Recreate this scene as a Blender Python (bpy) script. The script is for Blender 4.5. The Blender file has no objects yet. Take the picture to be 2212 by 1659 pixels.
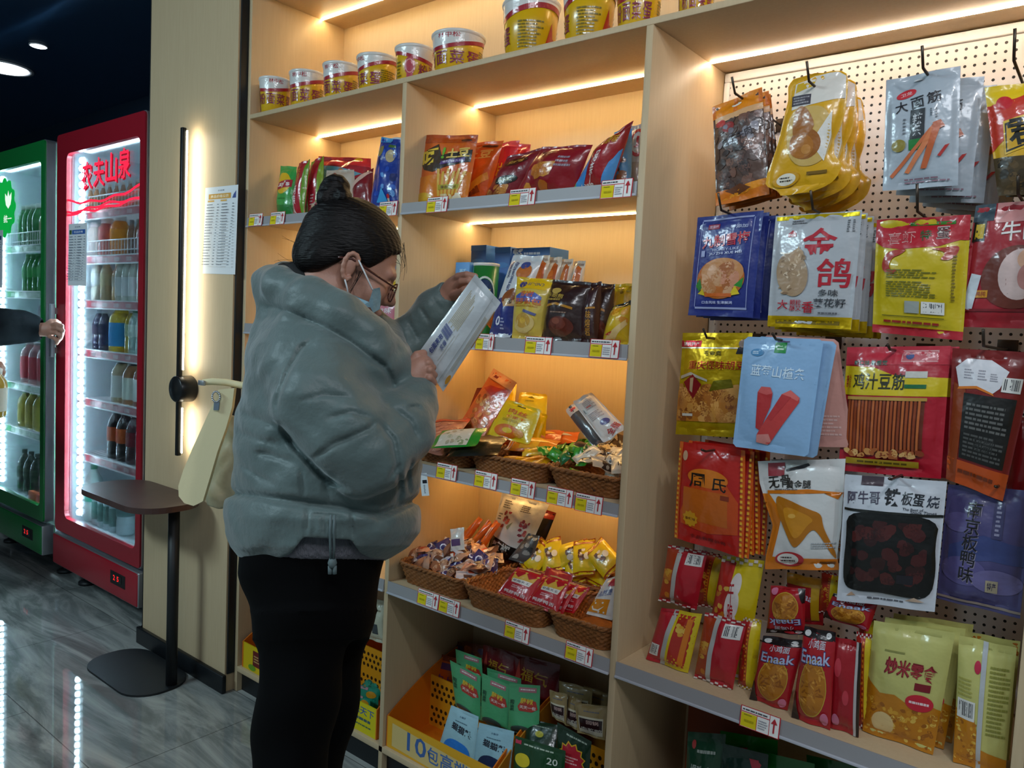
import bpy, bmesh, math, random
import numpy as np
from mathutils import Vector, Matrix, noise
from mathutils.geometry import tessellate_polygon

S = bpy.context.scene
COL = S.collection
# ------------------------------------------------------------------ camera
F, YAW, PITCH, ROLL = 1674.2, .6768, -.07, .0474
CAM = Vector((0, -1.639, 1.45))
_fw = Vector((-math.sin(YAW) * math.cos(PITCH), math.cos(YAW) * math.cos(PITCH), math.sin(PITCH)))
_r = Vector((math.cos(YAW), math.sin(YAW), 0))
_u = _r.cross(_fw)
RT = _r * math.cos(ROLL) + _u * math.sin(ROLL)
UP = -_r * math.sin(ROLL) + _u * math.cos(ROLL)
FW = _fw
cam = bpy.data.cameras.new('camera')
cam.sensor_width = 36
cam.lens = F / 2212 * 36
cam.clip_start = .02
co = bpy.data.objects.new('camera', cam)
COL.objects.link(co)
co.matrix_world = Matrix(((RT.x, UP.x, -FW.x, CAM.x), (RT.y, UP.y, -FW.y, CAM.y), (RT.z, UP.z, -FW.z, CAM.z), (0, 0, 0, 1)))
S.camera = co
# ------------------------------------------------------------------ view, world, added lamps
S.view_settings.view_transform = 'Standard'
S.view_settings.look = 'None'
S.view_settings.gamma = 1
S.view_settings.use_curve_mapping = False
S.view_settings.exposure = 0
W = bpy.data.worlds.new('world')
S.world = W
W.use_nodes = True
W.node_tree.nodes['Background'].inputs[0].default_value = (.68, .9, 1, 1)
W.node_tree.nodes['Background'].inputs[1].default_value = .165


def area(name, loc, aim, size, power, color, sizey=None, spread=None):
    l = bpy.data.lights.new(name, 'AREA')
    l.energy = power
    l.color = color
    l.shape = 'RECTANGLE' if sizey else 'DISK'
    l.size = size
    if sizey:
        l.size_y = sizey
    if spread:
        l.spread = spread
    o = bpy.data.objects.new(name, l)
    COL.objects.link(o)
    o.location = loc
    o.rotation_euler = (Vector(aim) - Vector(loc)).to_track_quat('-Z', 'Y').to_euler()
    return o


# unseen lamps added at ceiling height: cool fill, and glints on the packs
area('fill_panel', (-3.0, -3.0, 2.93), (-2.2, -1.2, 0), 1.2, 72, (.66, .9, 1), .5)
area('fill_panel', (.5, -2.0, 2.93), (-.5, .2, .8), 1.0, 28, (.9, .94, 1), .5)  # added fill to brighten the right-hand bay
area('glint_lamp', (.75, -1.25, 2.95), (-.5, .2, .9), .1, 9, (.9, .95, 1))  # small source added for sharp glints on the film
area('glint_lamp', (-.35, -2.3, 2.95), (-.6, .2, .9), .1, 5, (.9, .95, 1))


# ------------------------------------------------------------------ pixel helpers (2212 x 1659 frame)
def ray(x, y):
    return FW + RT * ((x - 1106) / F) - UP * ((y - 829.5) / F)


def atY(x, y, Y):
    q = ray(x, y)
    return CAM + q * ((Y - CAM.y) / q.y)


def atZ(x, y, Z):
    q = ray(x, y)
    return CAM + q * ((Z - CAM.z) / q.z)


def atX(x, y, X):
    q = ray(x, y)
    return CAM + q * ((X - CAM.x) / q.x)


def atD(x, y, D):
    return CAM + ray(x, y) * D


def plane(x, y, p0, n):
    q = ray(x, y)
    return CAM + q * (n.dot(p0 - CAM) / n.dot(q))


# ------------------------------------------------------------------ materials
def lin(h):
    h = h.lstrip('#')
    c = [int(h[i:i + 2], 16) / 255 for i in (0, 2, 4)]
    return tuple(x / 12.92 if x <= .04045 else ((x + .055) / 1.055) ** 2.4 for x in c) + (1,)


_mats = {}


def mat(name, hx='888888', rough=.5, metal=0, coat=0, emit=0, bump=0, bscale=60, alpha=1, trans=0, spec=.5, var=0, vscale=8, sheen=0, detail=2, stretch=None):
    """procedural material: base colour with optional noise variation and noise bump"""
    if name in _mats:
        return _mats[name]
    m = bpy.data.materials.new(name)
    _mats[name] = m
    m.use_nodes = True
    nt = m.node_tree
    b = nt.nodes['Principled BSDF']
    c = lin(hx)
    b.inputs['Base Color'].default_value = c
    b.inputs['Roughness'].default_value = rough
    b.inputs['Metallic'].default_value = metal
    b.inputs['Coat Weight'].default_value = coat
    b.inputs['Coat Roughness'].default_value = .12
    b.inputs['Specular IOR Level'].default_value = spec
    b.inputs['Sheen Weight'].default_value = sheen
    if alpha < 1:
        b.inputs['Alpha'].default_value = alpha
    if trans:
        b.inputs['Transmission Weight'].default_value = trans
    if emit:
        b.inputs['Emission Color'].default_value = c
        b.inputs['Emission Strength'].default_value = emit
    if bump or var:
        tc = nt.nodes.new('ShaderNodeTexCoord')
        src = tc.outputs['Object']
        if stretch:
            mp = nt.nodes.new('ShaderNodeMapping')
            mp.inputs['Scale'].default_value = stretch
            nt.links.new(src, mp.inputs['Vector'])
            src = mp.outputs[0]
    if bump:
        n = nt.nodes.new('ShaderNodeTexNoise')
        n.inputs['Scale'].default_value = bscale
        n.inputs['Detail'].default_value = detail
        bp = nt.nodes.new('ShaderNodeBump')
        bp.inputs['Strength'].default_value = bump
        bp.inputs['Distance'].default_value = .01
        nt.links.new(src, n.inputs['Vector'])
        nt.links.new(n.outputs[0], bp.inputs['Height'])
        nt.links.new(bp.outputs[0], b.inputs['Normal'])
        if coat:
            nt.links.new(bp.outputs[0], b.inputs['Coat Normal'])
    if var:
        n = nt.nodes.new('ShaderNodeTexNoise')
        n.inputs['Scale'].default_value = vscale
        n.inputs['Detail'].default_value = 6
        r = nt.nodes.new('ShaderNodeMapRange')
        r.inputs[1].default_value = .3
        r.inputs[2].default_value = .7
        r.inputs[3].default_value = 1 - var
        r.inputs[4].default_value = 1 + var
        mx = nt.nodes.new('ShaderNodeVectorMath')
        mx.operation = 'SCALE'
        mx.inputs[0].default_value = c[:3]
        nt.links.new(src, n.inputs['Vector'])
        nt.links.new(n.outputs[0], r.inputs[0])
        nt.links.new(r.outputs[0], mx.inputs['Scale'])
        nt.links.new(mx.outputs[0], b.inputs['Base Color'])
    return m


def film(h):      # glossy printed plastic film
    return mat('film_' + h, h, rough=.34, coat=.5, bump=.22, bscale=38)


def foil(h):
    return mat('foil_' + h, h, rough=.33, metal=.55, bump=.3, bscale=40)


def paper(h):
    return mat('paper_' + h, h, rough=.75, spec=.2)


def satin(h):
    return mat('satin_' + h, h, rough=.5, bump=.08, bscale=30)


def glass_mat(name, tint='ffffff', gloss=.08):
    if name in _mats:
        return _mats[name]
    m = bpy.data.materials.new(name)
    _mats[name] = m
    m.use_nodes = True
    nt = m.node_tree
    nt.nodes.remove(nt.nodes['Principled BSDF'])
    t = nt.nodes.new('ShaderNodeBsdfTransparent')
    t.inputs[0].default_value = lin(tint)
    g = nt.nodes.new('ShaderNodeBsdfGlossy')
    g.inputs['Roughness'].default_value = .06
    fr = nt.nodes.new('ShaderNodeFresnel')
    fr.inputs[0].default_value = 1.45
    ad = nt.nodes.new('ShaderNodeMath')
    ad.operation = 'MULTIPLY_ADD'
    ad.inputs[1].default_value = .8
    ad.inputs[2].default_value = gloss
    mx = nt.nodes.new('ShaderNodeMixShader')
    nt.links.new(fr.outputs[0], ad.inputs[0])
    nt.links.new(ad.outputs[0], mx.inputs[0])
    nt.links.new(t.outputs[0], mx.inputs[1])
    nt.links.new(g.outputs[0], mx.inputs[2])
    nt.links.new(mx.outputs[0], nt.nodes['Material Output'].inputs[0])
    return m


def emitter(name, h, strength):
    if name in _mats:
        return _mats[name]
    m = bpy.data.materials.new(name)
    _mats[name] = m
    m.use_nodes = True
    nt = m.node_tree
    nt.nodes.remove(nt.nodes['Principled BSDF'])
    e = nt.nodes.new('ShaderNodeEmission')
    e.inputs[0].default_value = lin(h)
    e.inputs[1].default_value = strength
    nt.links.new(e.outputs[0], nt.nodes['Material Output'].inputs[0])
    return m


# ------------------------------------------------------------------ mesh builder
class MB:
    def __init__(s):
        s.v, s.f, s.m, s.sm, s.slots = [], [], [], [], []

    def slot(s, m):
        if m not in s.slots:
            s.slots.append(m)
        return s.slots.index(m)

    def add(s, vs, fs, m, smooth=False):
        o = len(s.v)
        s.v += [tuple(v) for v in vs]
        k = s.slot(m)
        for f in fs:
            s.f.append(tuple(i + o for i in f))
            s.m.append(k)
            s.sm.append(smooth)
        return s

    def box(s, a, b, m, M=None):
        x0, y0, z0 = a
        x1, y1, z1 = b
        vs = [Vector(p) for p in ((x0, y0, z0), (x1, y0, z0), (x1, y1, z0), (x0, y1, z0), (x0, y0, z1), (x1, y0, z1), (x1, y1, z1), (x0, y1, z1))]
        if M is not None:
            vs = [M @ v for v in vs]
        return s.add(vs, [(3, 2, 1, 0), (4, 5, 6, 7), (0, 1, 5, 4), (1, 2, 6, 5), (2, 3, 7, 6), (3, 0, 4, 7)], m)

    def rbox(s, a, b, m, r=.004, seg=2):
        """bevelled box"""
        bm = bmesh.new()
        bmesh.ops.create_cube(bm, size=1)
        for v in bm.verts:
            v.co = Vector([a[i] + (v.co[i] + .5) * (b[i] - a[i]) for i in range(3)])
        bmesh.ops.bevel(bm, geom=bm.edges[:], offset=r, segments=seg, profile=.5, affect='EDGES')
        bm.verts.index_update()
        s.add([v.co for v in bm.verts], [[v.index for v in f.verts] for f in bm.faces], m, True)
        bm.free()
        return s

    def prism(s, pts, d, m, smooth=False):
        """extrude a 3d polygon by vector d"""
        n = len(pts)
        d = Vector(d)
        vs = [Vector(p) for p in pts] + [Vector(p) + d for p in pts]
        fs = [tuple(range(n))[::-1], tuple(range(n, 2 * n))] + [(i, (i + 1) % n, n + (i + 1) % n, n + i) for i in range(n)]
        return s.add(vs, fs, m, smooth)

    def tube(s, pts, r, m, n=10, cap=True):
        pts = [Vector(p) for p in pts]
        rs = r if isinstance(r, (list, tuple)) else [r] * len(pts)
        vs, fs = [], []
        t0 = (pts[1] - pts[0]).normalized()
        a = t0.orthogonal().normalized()
        for i, p in enumerate(pts):
            t = (pts[min(i + 1, len(pts) - 1)] - pts[max(i - 1, 0)]).normalized()
            a = (a - t * a.dot(t)).normalized()
            b = t.cross(a)
            for k in range(n):
                an = 2 * math.pi * k / n
                vs.append(p + (a * math.cos(an) + b * math.sin(an)) * rs[i])
        for i in range(len(pts) - 1):
            for k in range(n):
                fs.append((i * n + k, i * n + (k + 1) % n, (i + 1) * n + (k + 1) % n, (i + 1) * n + k))
        if cap:
            fs += [tuple(range(n))[::-1], tuple((len(pts) - 1) * n + k for k in range(n))]
        return s.add(vs, fs, m, True)

    def lathe(s, prof, m, n=24, c=(0, 0, 0), cap=True, mats=None):
        """prof: (radius, z) rings about the vertical axis at c"""
        vs = []
        for r, z in prof:
            for k in range(n):
                an = 2 * math.pi * k / n
                vs.append((c[0] + r * math.cos(an), c[1] + r * math.sin(an), c[2] + z))
        o = len(s.v)
        s.add(vs, [], m)
        for i in range(len(prof) - 1):
            k_ = s.slot(mats[i] if mats else m)
            for k in range(n):
                s.f.append((o + i * n + k, o + i * n + (k + 1) % n, o + (i + 1) * n + (k + 1) % n, o + (i + 1) * n + k))
                s.m.append(k_)
                s.sm.append(True)
        if cap:
            for i, rev in ((0, True), (len(prof) - 1, False)):
                if prof[i][0] > 1e-4:
                    t = [o + i * n + k for k in range(n)]
                    s.f.append(tuple(t[::-1] if rev else t))
                    s.m.append(s.slot(m))
                    s.sm.append(False)
        return s

    def build(s, name, parent=None, M=None):
        me = bpy.data.meshes.new(name)
        me.from_pydata(s.v, [], s.f)
        for m in s.slots:
            me.materials.append(m)
        me.polygons.foreach_set('material_index', s.m)
        me.polygons.foreach_set('use_smooth', s.sm)
        me.update()
        o = bpy.data.objects.new(name, me)
        COL.objects.link(o)
        if M is not None:
            o.matrix_local = M
        if parent is not None:
            o.parent = parent
        return o


def tag(o, label=None, cat=None, group=None, kind=None):
    for k, v in (('label', label), ('category', cat), ('group', group), ('kind', kind)):
        if v:
            o[k] = v
    return o


def thing(name, label, cat, M=None, group=None):
    o = bpy.data.objects.new(name, None)
    COL.objects.link(o)
    o.empty_display_size = .05
    if M is not None:
        o.matrix_world = M if isinstance(M, Matrix) else Matrix.Translation(M)
    return tag(o, label, cat, group)


def copy_tree(o, parent=None, M=None, label=None):
    c = o.copy()
    COL.objects.link(c)
    if parent is not None:
        c.parent = parent
    if M is not None:
        c.matrix_world = M
    if label:
        c['label'] = label
    for ch in list(o.children):
        copy_tree(ch, c)
    return c


def frame(o, x, z):
    """matrix with origin o, x axis x and z axis (normal) z"""
    x = Vector(x).normalized()
    z = (Vector(z) - x * Vector(z).dot(x)).normalized()
    y = z.cross(x)
    return Matrix(((x.x, y.x, z.x, o[0]), (x.y, y.y, z.y, o[1]), (x.z, y.z, z.z, o[2]), (0, 0, 0, 1)))


# ------------------------------------------------------------------ lettering
_txt = {}


def glyphs(body, bold=.0, space=1.0):
    """text as flat polygons, bounding box normalised to -0.5..0.5"""
    bold = .03 if bold >= .05 else min(bold, .013)
    k = (body, bold, space)
    if k in _txt:
        return _txt[k]
    c = bpy.data.curves.new('lettering', 'FONT')
    c.body = body
    c.align_x = 'CENTER'
    c.offset = bold
    c.space_line = .95
    c.space_character = space
    c.resolution_u = 2
    o = bpy.data.objects.new('lettering', c)
    me = o.to_mesh()
    vs = [v.co.copy() for v in me.vertices]
    fs = [tuple(p.vertices) for p in me.polygons]
    o.to_mesh_clear()
    bpy.data.objects.remove(o)
    bpy.data.curves.remove(c)
    x0, x1 = min(v.x for v in vs), max(v.x for v in vs)
    y0, y1 = min(v.y for v in vs), max(v.y for v in vs)
    r = ([((v.x - x0) / (x1 - x0) - .5, (v.y - y0) / max(y1 - y0, 1e-6) - .5) for v in vs], fs)
    _txt[k] = r
    return r


# ------------------------------------------------------------------ printed artwork on a surface
def art_polys(el, Wm, Hm):
    """yield (2d points in metres, faces, colour) for one artwork element; s,t run 0..1 over Wm x Hm"""
    k = el[0]
    if k == 'r':
        _, a, b, c, d, col = el[:6]
        yield [(a * Wm, b * Hm), (c * Wm, b * Hm), (c * Wm, d * Hm), (a * Wm, d * Hm)], None, col
    elif k == 'e':
        _, a, b, rs, rt, col = el[:6]
        rot = math.radians(el[6]) if len(el) > 6 else 0
        pts = []
        for i in range(28):
            an = 2 * math.pi * i / 28
            x, y = rs * Wm * math.cos(an), rt * Hm * math.sin(an)
            pts.append((a * Wm + x * math.cos(rot) - y * math.sin(rot), b * Hm + x * math.sin(rot) + y * math.cos(rot)))
        yield pts, None, col
    elif k == 'p':
        yield [(x * Wm, y * Hm) for x, y in el[1]], None, el[2]
    elif k == 'q':                                     # smooth outline
        q = list(el[1])
        for _ in range(2):
            q = [((1 - w) * a[0] + w * b[0], (1 - w) * a[1] + w * b[1]) for a, b in zip(q, q[1:] + q[:1]) for w in (.25, .75)]
        yield [(x * Wm, y * Hm) for x, y in q], None, el[2]
    elif k == 's':                                     # starburst
        _, a, b, R, col = el[:5]
        n = el[5] if len(el) > 5 else 14
        pts = [(a * Wm + R * Wm * (1 if i % 2 else .8) * math.cos(math.pi * i / n), b * Hm + R * Wm * (1 if i % 2 else .8) * math.sin(math.pi * i / n)) for i in range(2 * n)]
        yield pts, None, col
    elif k == 'x':                                     # lettering fitted to a box
        _, body, a, b, w, h, col = el[:7]
        rot = math.radians(el[7]) if len(el) > 7 else 0
        bold = el[8] if len(el) > 8 else .02
        vs, fs = glyphs(body, bold)
        pts = []
        for x, y in vs:
            x, y = x * w * Wm, y * h * Hm
            pts.append((a * Wm + x * math.cos(rot) - y * math.sin(rot), b * Hm + x * math.sin(rot) + y * math.cos(rot)))
        yield pts, fs, col
    elif k == 'n':                                     # scattered food pieces
        _, a, b, c, d, cnt, size, cols, seed = el[:9]
        asp = el[9] if len(el) > 9 else .7
        R = random.Random(seed)
        for i in range(cnt):
            cx, cy = R.uniform(a, c) * Wm, R.uniform(b, d) * Hm
            rr = size * Wm * R.uniform(.6, 1.1)
            ro = R.uniform(0, 3.14)
            pts = []
            for j in range(9):
                an = 2 * math.pi * j / 9
                q = rr * R.uniform(.8, 1.1)
                x, y = q * math.cos(an), q * asp * math.sin(an)
                X = min(max(cx + x * math.cos(ro) - y * math.sin(ro), (a - .01) * Wm), (c + .01) * Wm)
                Y = min(max(cy + x * math.sin(ro) + y * math.cos(ro), (b - .01) * Hm), (d + .01) * Hm)
                pts.append((X, Y))
            yield pts, None, cols[i % len(cols)]
    elif k == 'b':                                     # bar code
        _, a, b, c, d = el[:5]
        yield [(a * Wm, b * Hm), (c * Wm, b * Hm), (c * Wm, d * Hm), (a * Wm, d * Hm)], None, 'dcdcd8'
        R = random.Random(5)
        x = a + (c - a) * .1
        hor = len(el) > 5
        while x < c - (c - a) * .1:
            w = (c - a) * R.choice((.02, .03, .05))
            y0, y1 = b + (d - b) * .15, d - (d - b) * .1
            yield [(x * Wm, y0 * Hm), ((x + w) * Wm, y0 * Hm), ((x + w) * Wm, y1 * Hm), (x * Wm, y1 * Hm)], None, '30323a'
            x += w + (c - a) * R.choice((.025, .04))
    elif k == 'l':                                     # rows of print too small to read
        _, a, b, c, d, rows, col = el[:7]
        seed = el[7] if len(el) > 7 else 1
        R = random.Random(seed)
        hh = (d - b) / rows
        for i in range(rows):
            y = b + hh * (i + .25)
            x = a
            end = c - (c - a) * R.choice((0, 0, .1, .25))
            while x < end:
                w = (c - a) * R.uniform(.05, .2)
                x1 = min(x + w, end)
                yield [(x * Wm, y * Hm), (x1 * Wm, y * Hm), (x1 * Wm, (y + hh * .5) * Hm), (x * Wm, (y + hh * .5) * Hm)], None, col
                x = x1 + (c - a) * .025
    elif k == 'g':                                     # ring
        _, a, b, rs, rt, wd, col = el[:7]
        n = 28
        pts, fs = [], []
        for i in range(n):
            an = 2 * math.pi * i / n
            for q in (1, 1 - wd):
                pts.append(((a + rs * q * math.cos(an)) * Wm, (b + rt * q * math.sin(an)) * Hm))
        for i in range(n):
            j = (i + 1) % n
            fs.append((2 * i, 2 * j, 2 * j + 1, 2 * i + 1))
        yield pts, fs, col


def split_tris(pts, tris, L):
    """split triangles until no edge is longer than L"""
    pts = list(pts)
    out = []
    mid = {}
    st = [tuple(t) for t in tris]
    L2 = L * L
    while st:
        a, b, c = st.pop()
        e = [(a, b, c), (b, c, a), (c, a, b)]
        d = [(pts[i][0] - pts[j][0]) ** 2 + (pts[i][1] - pts[j][1]) ** 2 for i, j, _ in e]
        k = d.index(max(d))
        if d[k] <= L2 or len(out) > 6000:
            out.append((a, b, c))
            continue
        i, j, o = e[k]
        key = (min(i, j), max(i, j))
        if key not in mid:
            mid[key] = len(pts)
            pts.append(((pts[i][0] + pts[j][0]) / 2, (pts[i][1] + pts[j][1]) / 2))
        m = mid[key]
        st += [(i, m, o), (m, j, o)]
    return pts, out


def lay_art(mb, art, Wm, Hm, fmap, L=.016, mk=film, eps=.0005):
    """lay artwork on the surface fmap(s, t, lift) -> point"""
    for i, el in enumerate(art):
        mkk = mk
        if isinstance(el[0], str) and el[0].startswith('@'):
            mkk = {'@foil': foil, '@paper': paper, '@satin': satin, '@film': film}[el[0]]
            el = el[1:]
        lift = eps + .00018 * i
        for pts, fs, col in art_polys(el, Wm, Hm):
            if fs is None:
                if len(pts) == 4:
                    tr = [(0, 1, 2), (0, 2, 3)]
                else:
                    tr = tessellate_polygon([[Vector((x, y, 0)) for x, y in pts]])
                    a = sum(pts[j][0] * pts[(j + 1) % len(pts)][1] - pts[(j + 1) % len(pts)][0] * pts[j][1] for j in range(len(pts)))
                    tr = [t if ((pts[t[1]][0] - pts[t[0]][0]) * (pts[t[2]][1] - pts[t[0]][1]) - (pts[t[2]][0] - pts[t[0]][0]) * (pts[t[1]][1] - pts[t[0]][1])) > 0 else t[::-1] for t in tr]
            else:
                tr = []
                for f in fs:
                    for j in range(1, len(f) - 1):
                        tr.append((f[0], f[j], f[j + 1]))
            pts, tr = split_tris(pts, tr, L)
            mb.add([fmap(x / Wm, y / Hm, lift) for x, y in pts], tr, mkk(col), True)


# ------------------------------------------------------------------ pouches
def prof_at(prof, t):
    for (t0, a0, b0), (t1, a1, b1) in zip(prof, prof[1:]):
        if t <= t1:
            q = (t - t0) / max(t1 - t0, 1e-6)
            return a0 + (a1 - a0) * q, b0 + (b1 - b0) * q
    return prof[-1][1:]


RND = [(0, .06, .94), (.012, .025, .975), (.04, 0, 1), (.96, 0, 1), (.988, .025, .975), (1, .06, .94)]


def pouch_mesh(mb, c, T, body, art, kind='flat', seed=0, wr=.12, prof=None, seal=None, nu=26, nv=34, mk=film, back=None, eps=.0009):
    """c: local 2d corners TL,TR,BR,BL. fills mb with a sealed pouch whose front bulges towards +z"""
    TL, TR, BR, BL = [Vector(p) for p in c]
    Wm = ((TR - TL).length + (BR - BL).length) / 2
    Hm = ((TL - BL).length + (TR - BR).length) / 2
    sl = .06 if seal is None else seal

    def bulge(s, t):
        if kind == 'pillow':
            q = min(1, max(0, (t - sl) / (1 - 2 * sl)))
            return math.sin(math.pi * s) ** .55 * math.sin(math.pi * q) ** .45
        if kind == 'doy':
            q = min(1, max(0, (t - .01) / (.99 - sl)))
            return math.sin(math.pi * s) ** .6 * min(1, (q / .12)) ** .5 * (1 - q) ** .65
        q = min(1, max(0, (t - sl) / (1 - 2 * sl)))
        p = min(1, max(0, (s - .04) / .92))
        return (math.sin(math.pi * p) ** .5) * (math.sin(math.pi * q) ** .5)

    def pos(s, t, lift=0, side=1):
        if prof:
            a, b = prof_at(prof, min(max(t, 0), 1))
            ss = a + (b - a) * s
        else:
            ss = s
        p = (BL * (1 - ss) + BR * ss) * (1 - t) + (TL * (1 - ss) + TR * ss) * t
        e = min(1, min(s, 1 - s) / .1, min(t, 1 - t) / .06)
        e = max(e, 0)
        b = bulge(min(max(s, 0), 1), min(max(t, 0), 1))
        wv = noise.noise((p.x * 22, p.y * 14, seed + side * 7.3)) + .4 * noise.noise((p.x * 38, p.y * 30, seed + 3 + side))
        cr = 0
        if kind != 'doy':
            ed = math.exp(-min(t, 1 - t) / .16)
            cr = ed * math.sin(s * 38 + 3 * noise.noise((s * 5, seed, 0)) + seed) * .05
        z = T * (b + e * (wv * wr + cr)) if side > 0 else -T * (.55 if kind == 'flat' else .9) * b - T * e * wv * wr * .3
        if kind == 'flat' or kind == 'pillow':
            z += .003 * math.sin(s * 9 + seed) * (abs(2 * t - 1) ** 3)
        return Vector((p.x, p.y, z + lift * side))
    if prof:                                            # artwork addresses the full quad: turn absolute s into relative
        def fpos(s, t, lift):
            a, b = prof_at(prof, min(max(t, 0), 1))
            return pos(min(max((s - a) / max(b - a, 1e-5), 0), 1), t, lift)
    else:
        def fpos(s, t, lift):
            return pos(s, t, lift)
    m = mk(body)
    for side in (1, -1):
        vs = [pos(i / nu, j / nv, 0, side) for j in range(nv + 1) for i in range(nu + 1)]
        fs = []
        for j in range(nv):
            for i in range(nu):
                a = j * (nu + 1) + i
                q = (a, a + 1, a + nu + 2, a + nu + 1)
                fs.append(q if side > 0 else q[::-1])
        mb.add(vs, fs, m if side > 0 or not back else mk(back), True)
    lay_art(mb, art, Wm, Hm, fpos, mk=mk, eps=eps, L=.016 if T < .012 else .01)
    return Wm, Hm


def quad_frame(TL, TR, BR, BL, Y=None, rest=None, yaw=0, lean=0, D=None):
    """four pixels on a real plane -> local corners and matrix"""
    ya, le = math.radians(yaw), math.radians(lean)
    n = Vector((math.sin(ya) * math.cos(le), -math.cos(ya) * math.cos(le), math.sin(le)))
    bm = ((BL[0] + BR[0]) / 2, (BL[1] + BR[1]) / 2)
    if D is not None:
        p0 = atD(*bm, D)
    elif Y is not None:
        p0 = atY(*bm, Y)
    else:
        p0 = atZ(*bm, rest)
    P = [plane(*q, p0, n) for q in (TL, TR, BR, BL)]
    if rest is not None and Y is not None:            # stand the lower edge on the shelf
        for a, b in ((0, 3), (1, 2)):
            d = P[a] - P[b]
            if abs(d.z) > 1e-4:
                P[b] = P[b] + d * ((rest - P[b].z) / d.z)
    o = (P[2] + P[3]) / 2
    M = frame(o, (P[2] - P[3]) + (P[1] - P[0]), n)
    I = M.inverted()
    return [(I @ p).xy for p in P], M, P


def pouch(name, label, cat, TL, TR, BR, BL, body='ffffff', art=(), T=.012, Y=None, rest=None, yaw=0, lean=0, D=None, kind='flat', group=None, seed=None, push=0, **kw):
    c, M, P = quad_frame(TL, TR, BR, BL, Y, rest, yaw, lean, D)
    mb = MB()
    if seed is None:
        seed = (TL[0] * 7 + TL[1]) % 97
    pouch_mesh(mb, c, T, body, list(art), kind, seed, **kw)
    o = mb.build(name, M=M)
    if push:
        o.location = o.location + Vector((0, push, 0))
    tag(o, label, cat, group)
    return o
# ------------------------------------------------------------------ structure
def wood_mat(name, h, h2):
    m = bpy.data.materials.new(name)
    m.use_nodes = True
    nt = m.node_tree
    b = nt.nodes['Principled BSDF']
    b.inputs['Roughness'].default_value = .48
    b.inputs['Specular IOR Level'].default_value = .35
    tc = nt.nodes.new('ShaderNodeTexCoord')
    mp = nt.nodes.new('ShaderNodeMapping')
    mp.inputs['Scale'].default_value = (9, 9, .6)
    n = nt.nodes.new('ShaderNodeTexNoise')
    n.inputs['Scale'].default_value = 14
    n.inputs['Detail'].default_value = 8
    n.inputs['Distortion'].default_value = .6
    cr = nt.nodes.new('ShaderNodeMix')
    cr.data_type = 'RGBA'
    cr.inputs[6].default_value = lin(h)
    cr.inputs[7].default_value = lin(h2)
    mr = nt.nodes.new('ShaderNodeMapRange')
    mr.inputs[1].default_value = .35
    mr.inputs[2].default_value = .65
    bp = nt.nodes.new('ShaderNodeBump')
    bp.inputs['Strength'].default_value = .012
    for a, c in ((tc.outputs['Object'], mp.inputs[0]), (mp.outputs[0], n.inputs[0]), (n.outputs[0], mr.inputs[0]), (mr.outputs[0], cr.inputs[0]), (cr.outputs[2], b.inputs['Base Color']), (n.outputs[0], bp.inputs['Height']), (bp.outputs[0], b.inputs['Normal'])):
        nt.links.new(a, c)
    return m


WOOD = wood_mat('pale_oak_laminate', 'cdb591', 'c9b08c')
BLACK = mat('black_metal', '14171a', rough=.5, var=.15)
TRIM = mat('black_skirting', '101418', rough=.4)
GREYP = mat('grey_plastic_rail', '9c9a9c', rough=.45)
WHITE = mat('white_enamel', 'e4e6e8', rough=.35)


def floor_mat():
    m = bpy.data.materials.new('grey_streaked_marble_tile')
    m.use_nodes = True
    nt = m.node_tree
    b = nt.nodes['Principled BSDF']
    b.inputs['Roughness'].default_value = .018
    b.inputs['Specular IOR Level'].default_value = .5
    tc = nt.nodes.new('ShaderNodeTexCoord')
    mp = nt.nodes.new('ShaderNodeMapping')
    mp.inputs['Rotation'].default_value = (0, 0, -.25)
    mp.inputs['Scale'].default_value = (.55, 2.6, 1)
    wv = nt.nodes.new('ShaderNodeTexNoise')
    wv.inputs['Scale'].default_value = 2.4
    wv.inputs['Detail'].default_value = 9
    wv.inputs['Roughness'].default_value = .62
    wv.inputs['Distortion'].default_value = 1.7
    cr = nt.nodes.new('ShaderNodeValToRGB')
    e = cr.color_ramp.elements
    e[0].position, e[0].color = .3, lin('666a68')
    e[1].position, e[1].color = .72, lin('c4c6c0')
    x = cr.color_ramp.elements.new(.46)
    x.color = lin('868a88')
    x = cr.color_ramp.elements.new(.56)
    x.color = lin('a8aaa6')
    br = nt.nodes.new('ShaderNodeTexBrick')
    br.offset = .5
    br.inputs['Scale'].default_value = 1
    br.inputs['Mortar Size'].default_value = .0018
    br.inputs['Brick Width'].default_value = 1.2
    br.inputs['Row Height'].default_value = .6
    br.inputs['Color1'].default_value = (1, 1, 1, 1)
    br.inputs['Color2'].default_value = (.93, .93, .93, 1)
    br.inputs['Mortar'].default_value = (.35, .35, .35, 1)
    mx = nt.nodes.new('ShaderNodeMix')
    mx.data_type = 'RGBA'
    mx.blend_type = 'MULTIPLY'
    mx.inputs[0].default_value = 1
    for a, c in ((tc.outputs['Object'], mp.inputs[0]), (mp.outputs[0], wv.inputs[0]), (wv.outputs[0], cr.inputs[0]), (tc.outputs['Object'], br.inputs[0]), (cr.outputs[0], mx.inputs[6]), (br.outputs[0], mx.inputs[7]), (mx.outputs[2], b.inputs['Base Color'])):
        nt.links.new(a, c)
    return m


def struct(name, mb):
    return tag(mb.build(name), kind='structure')


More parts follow.
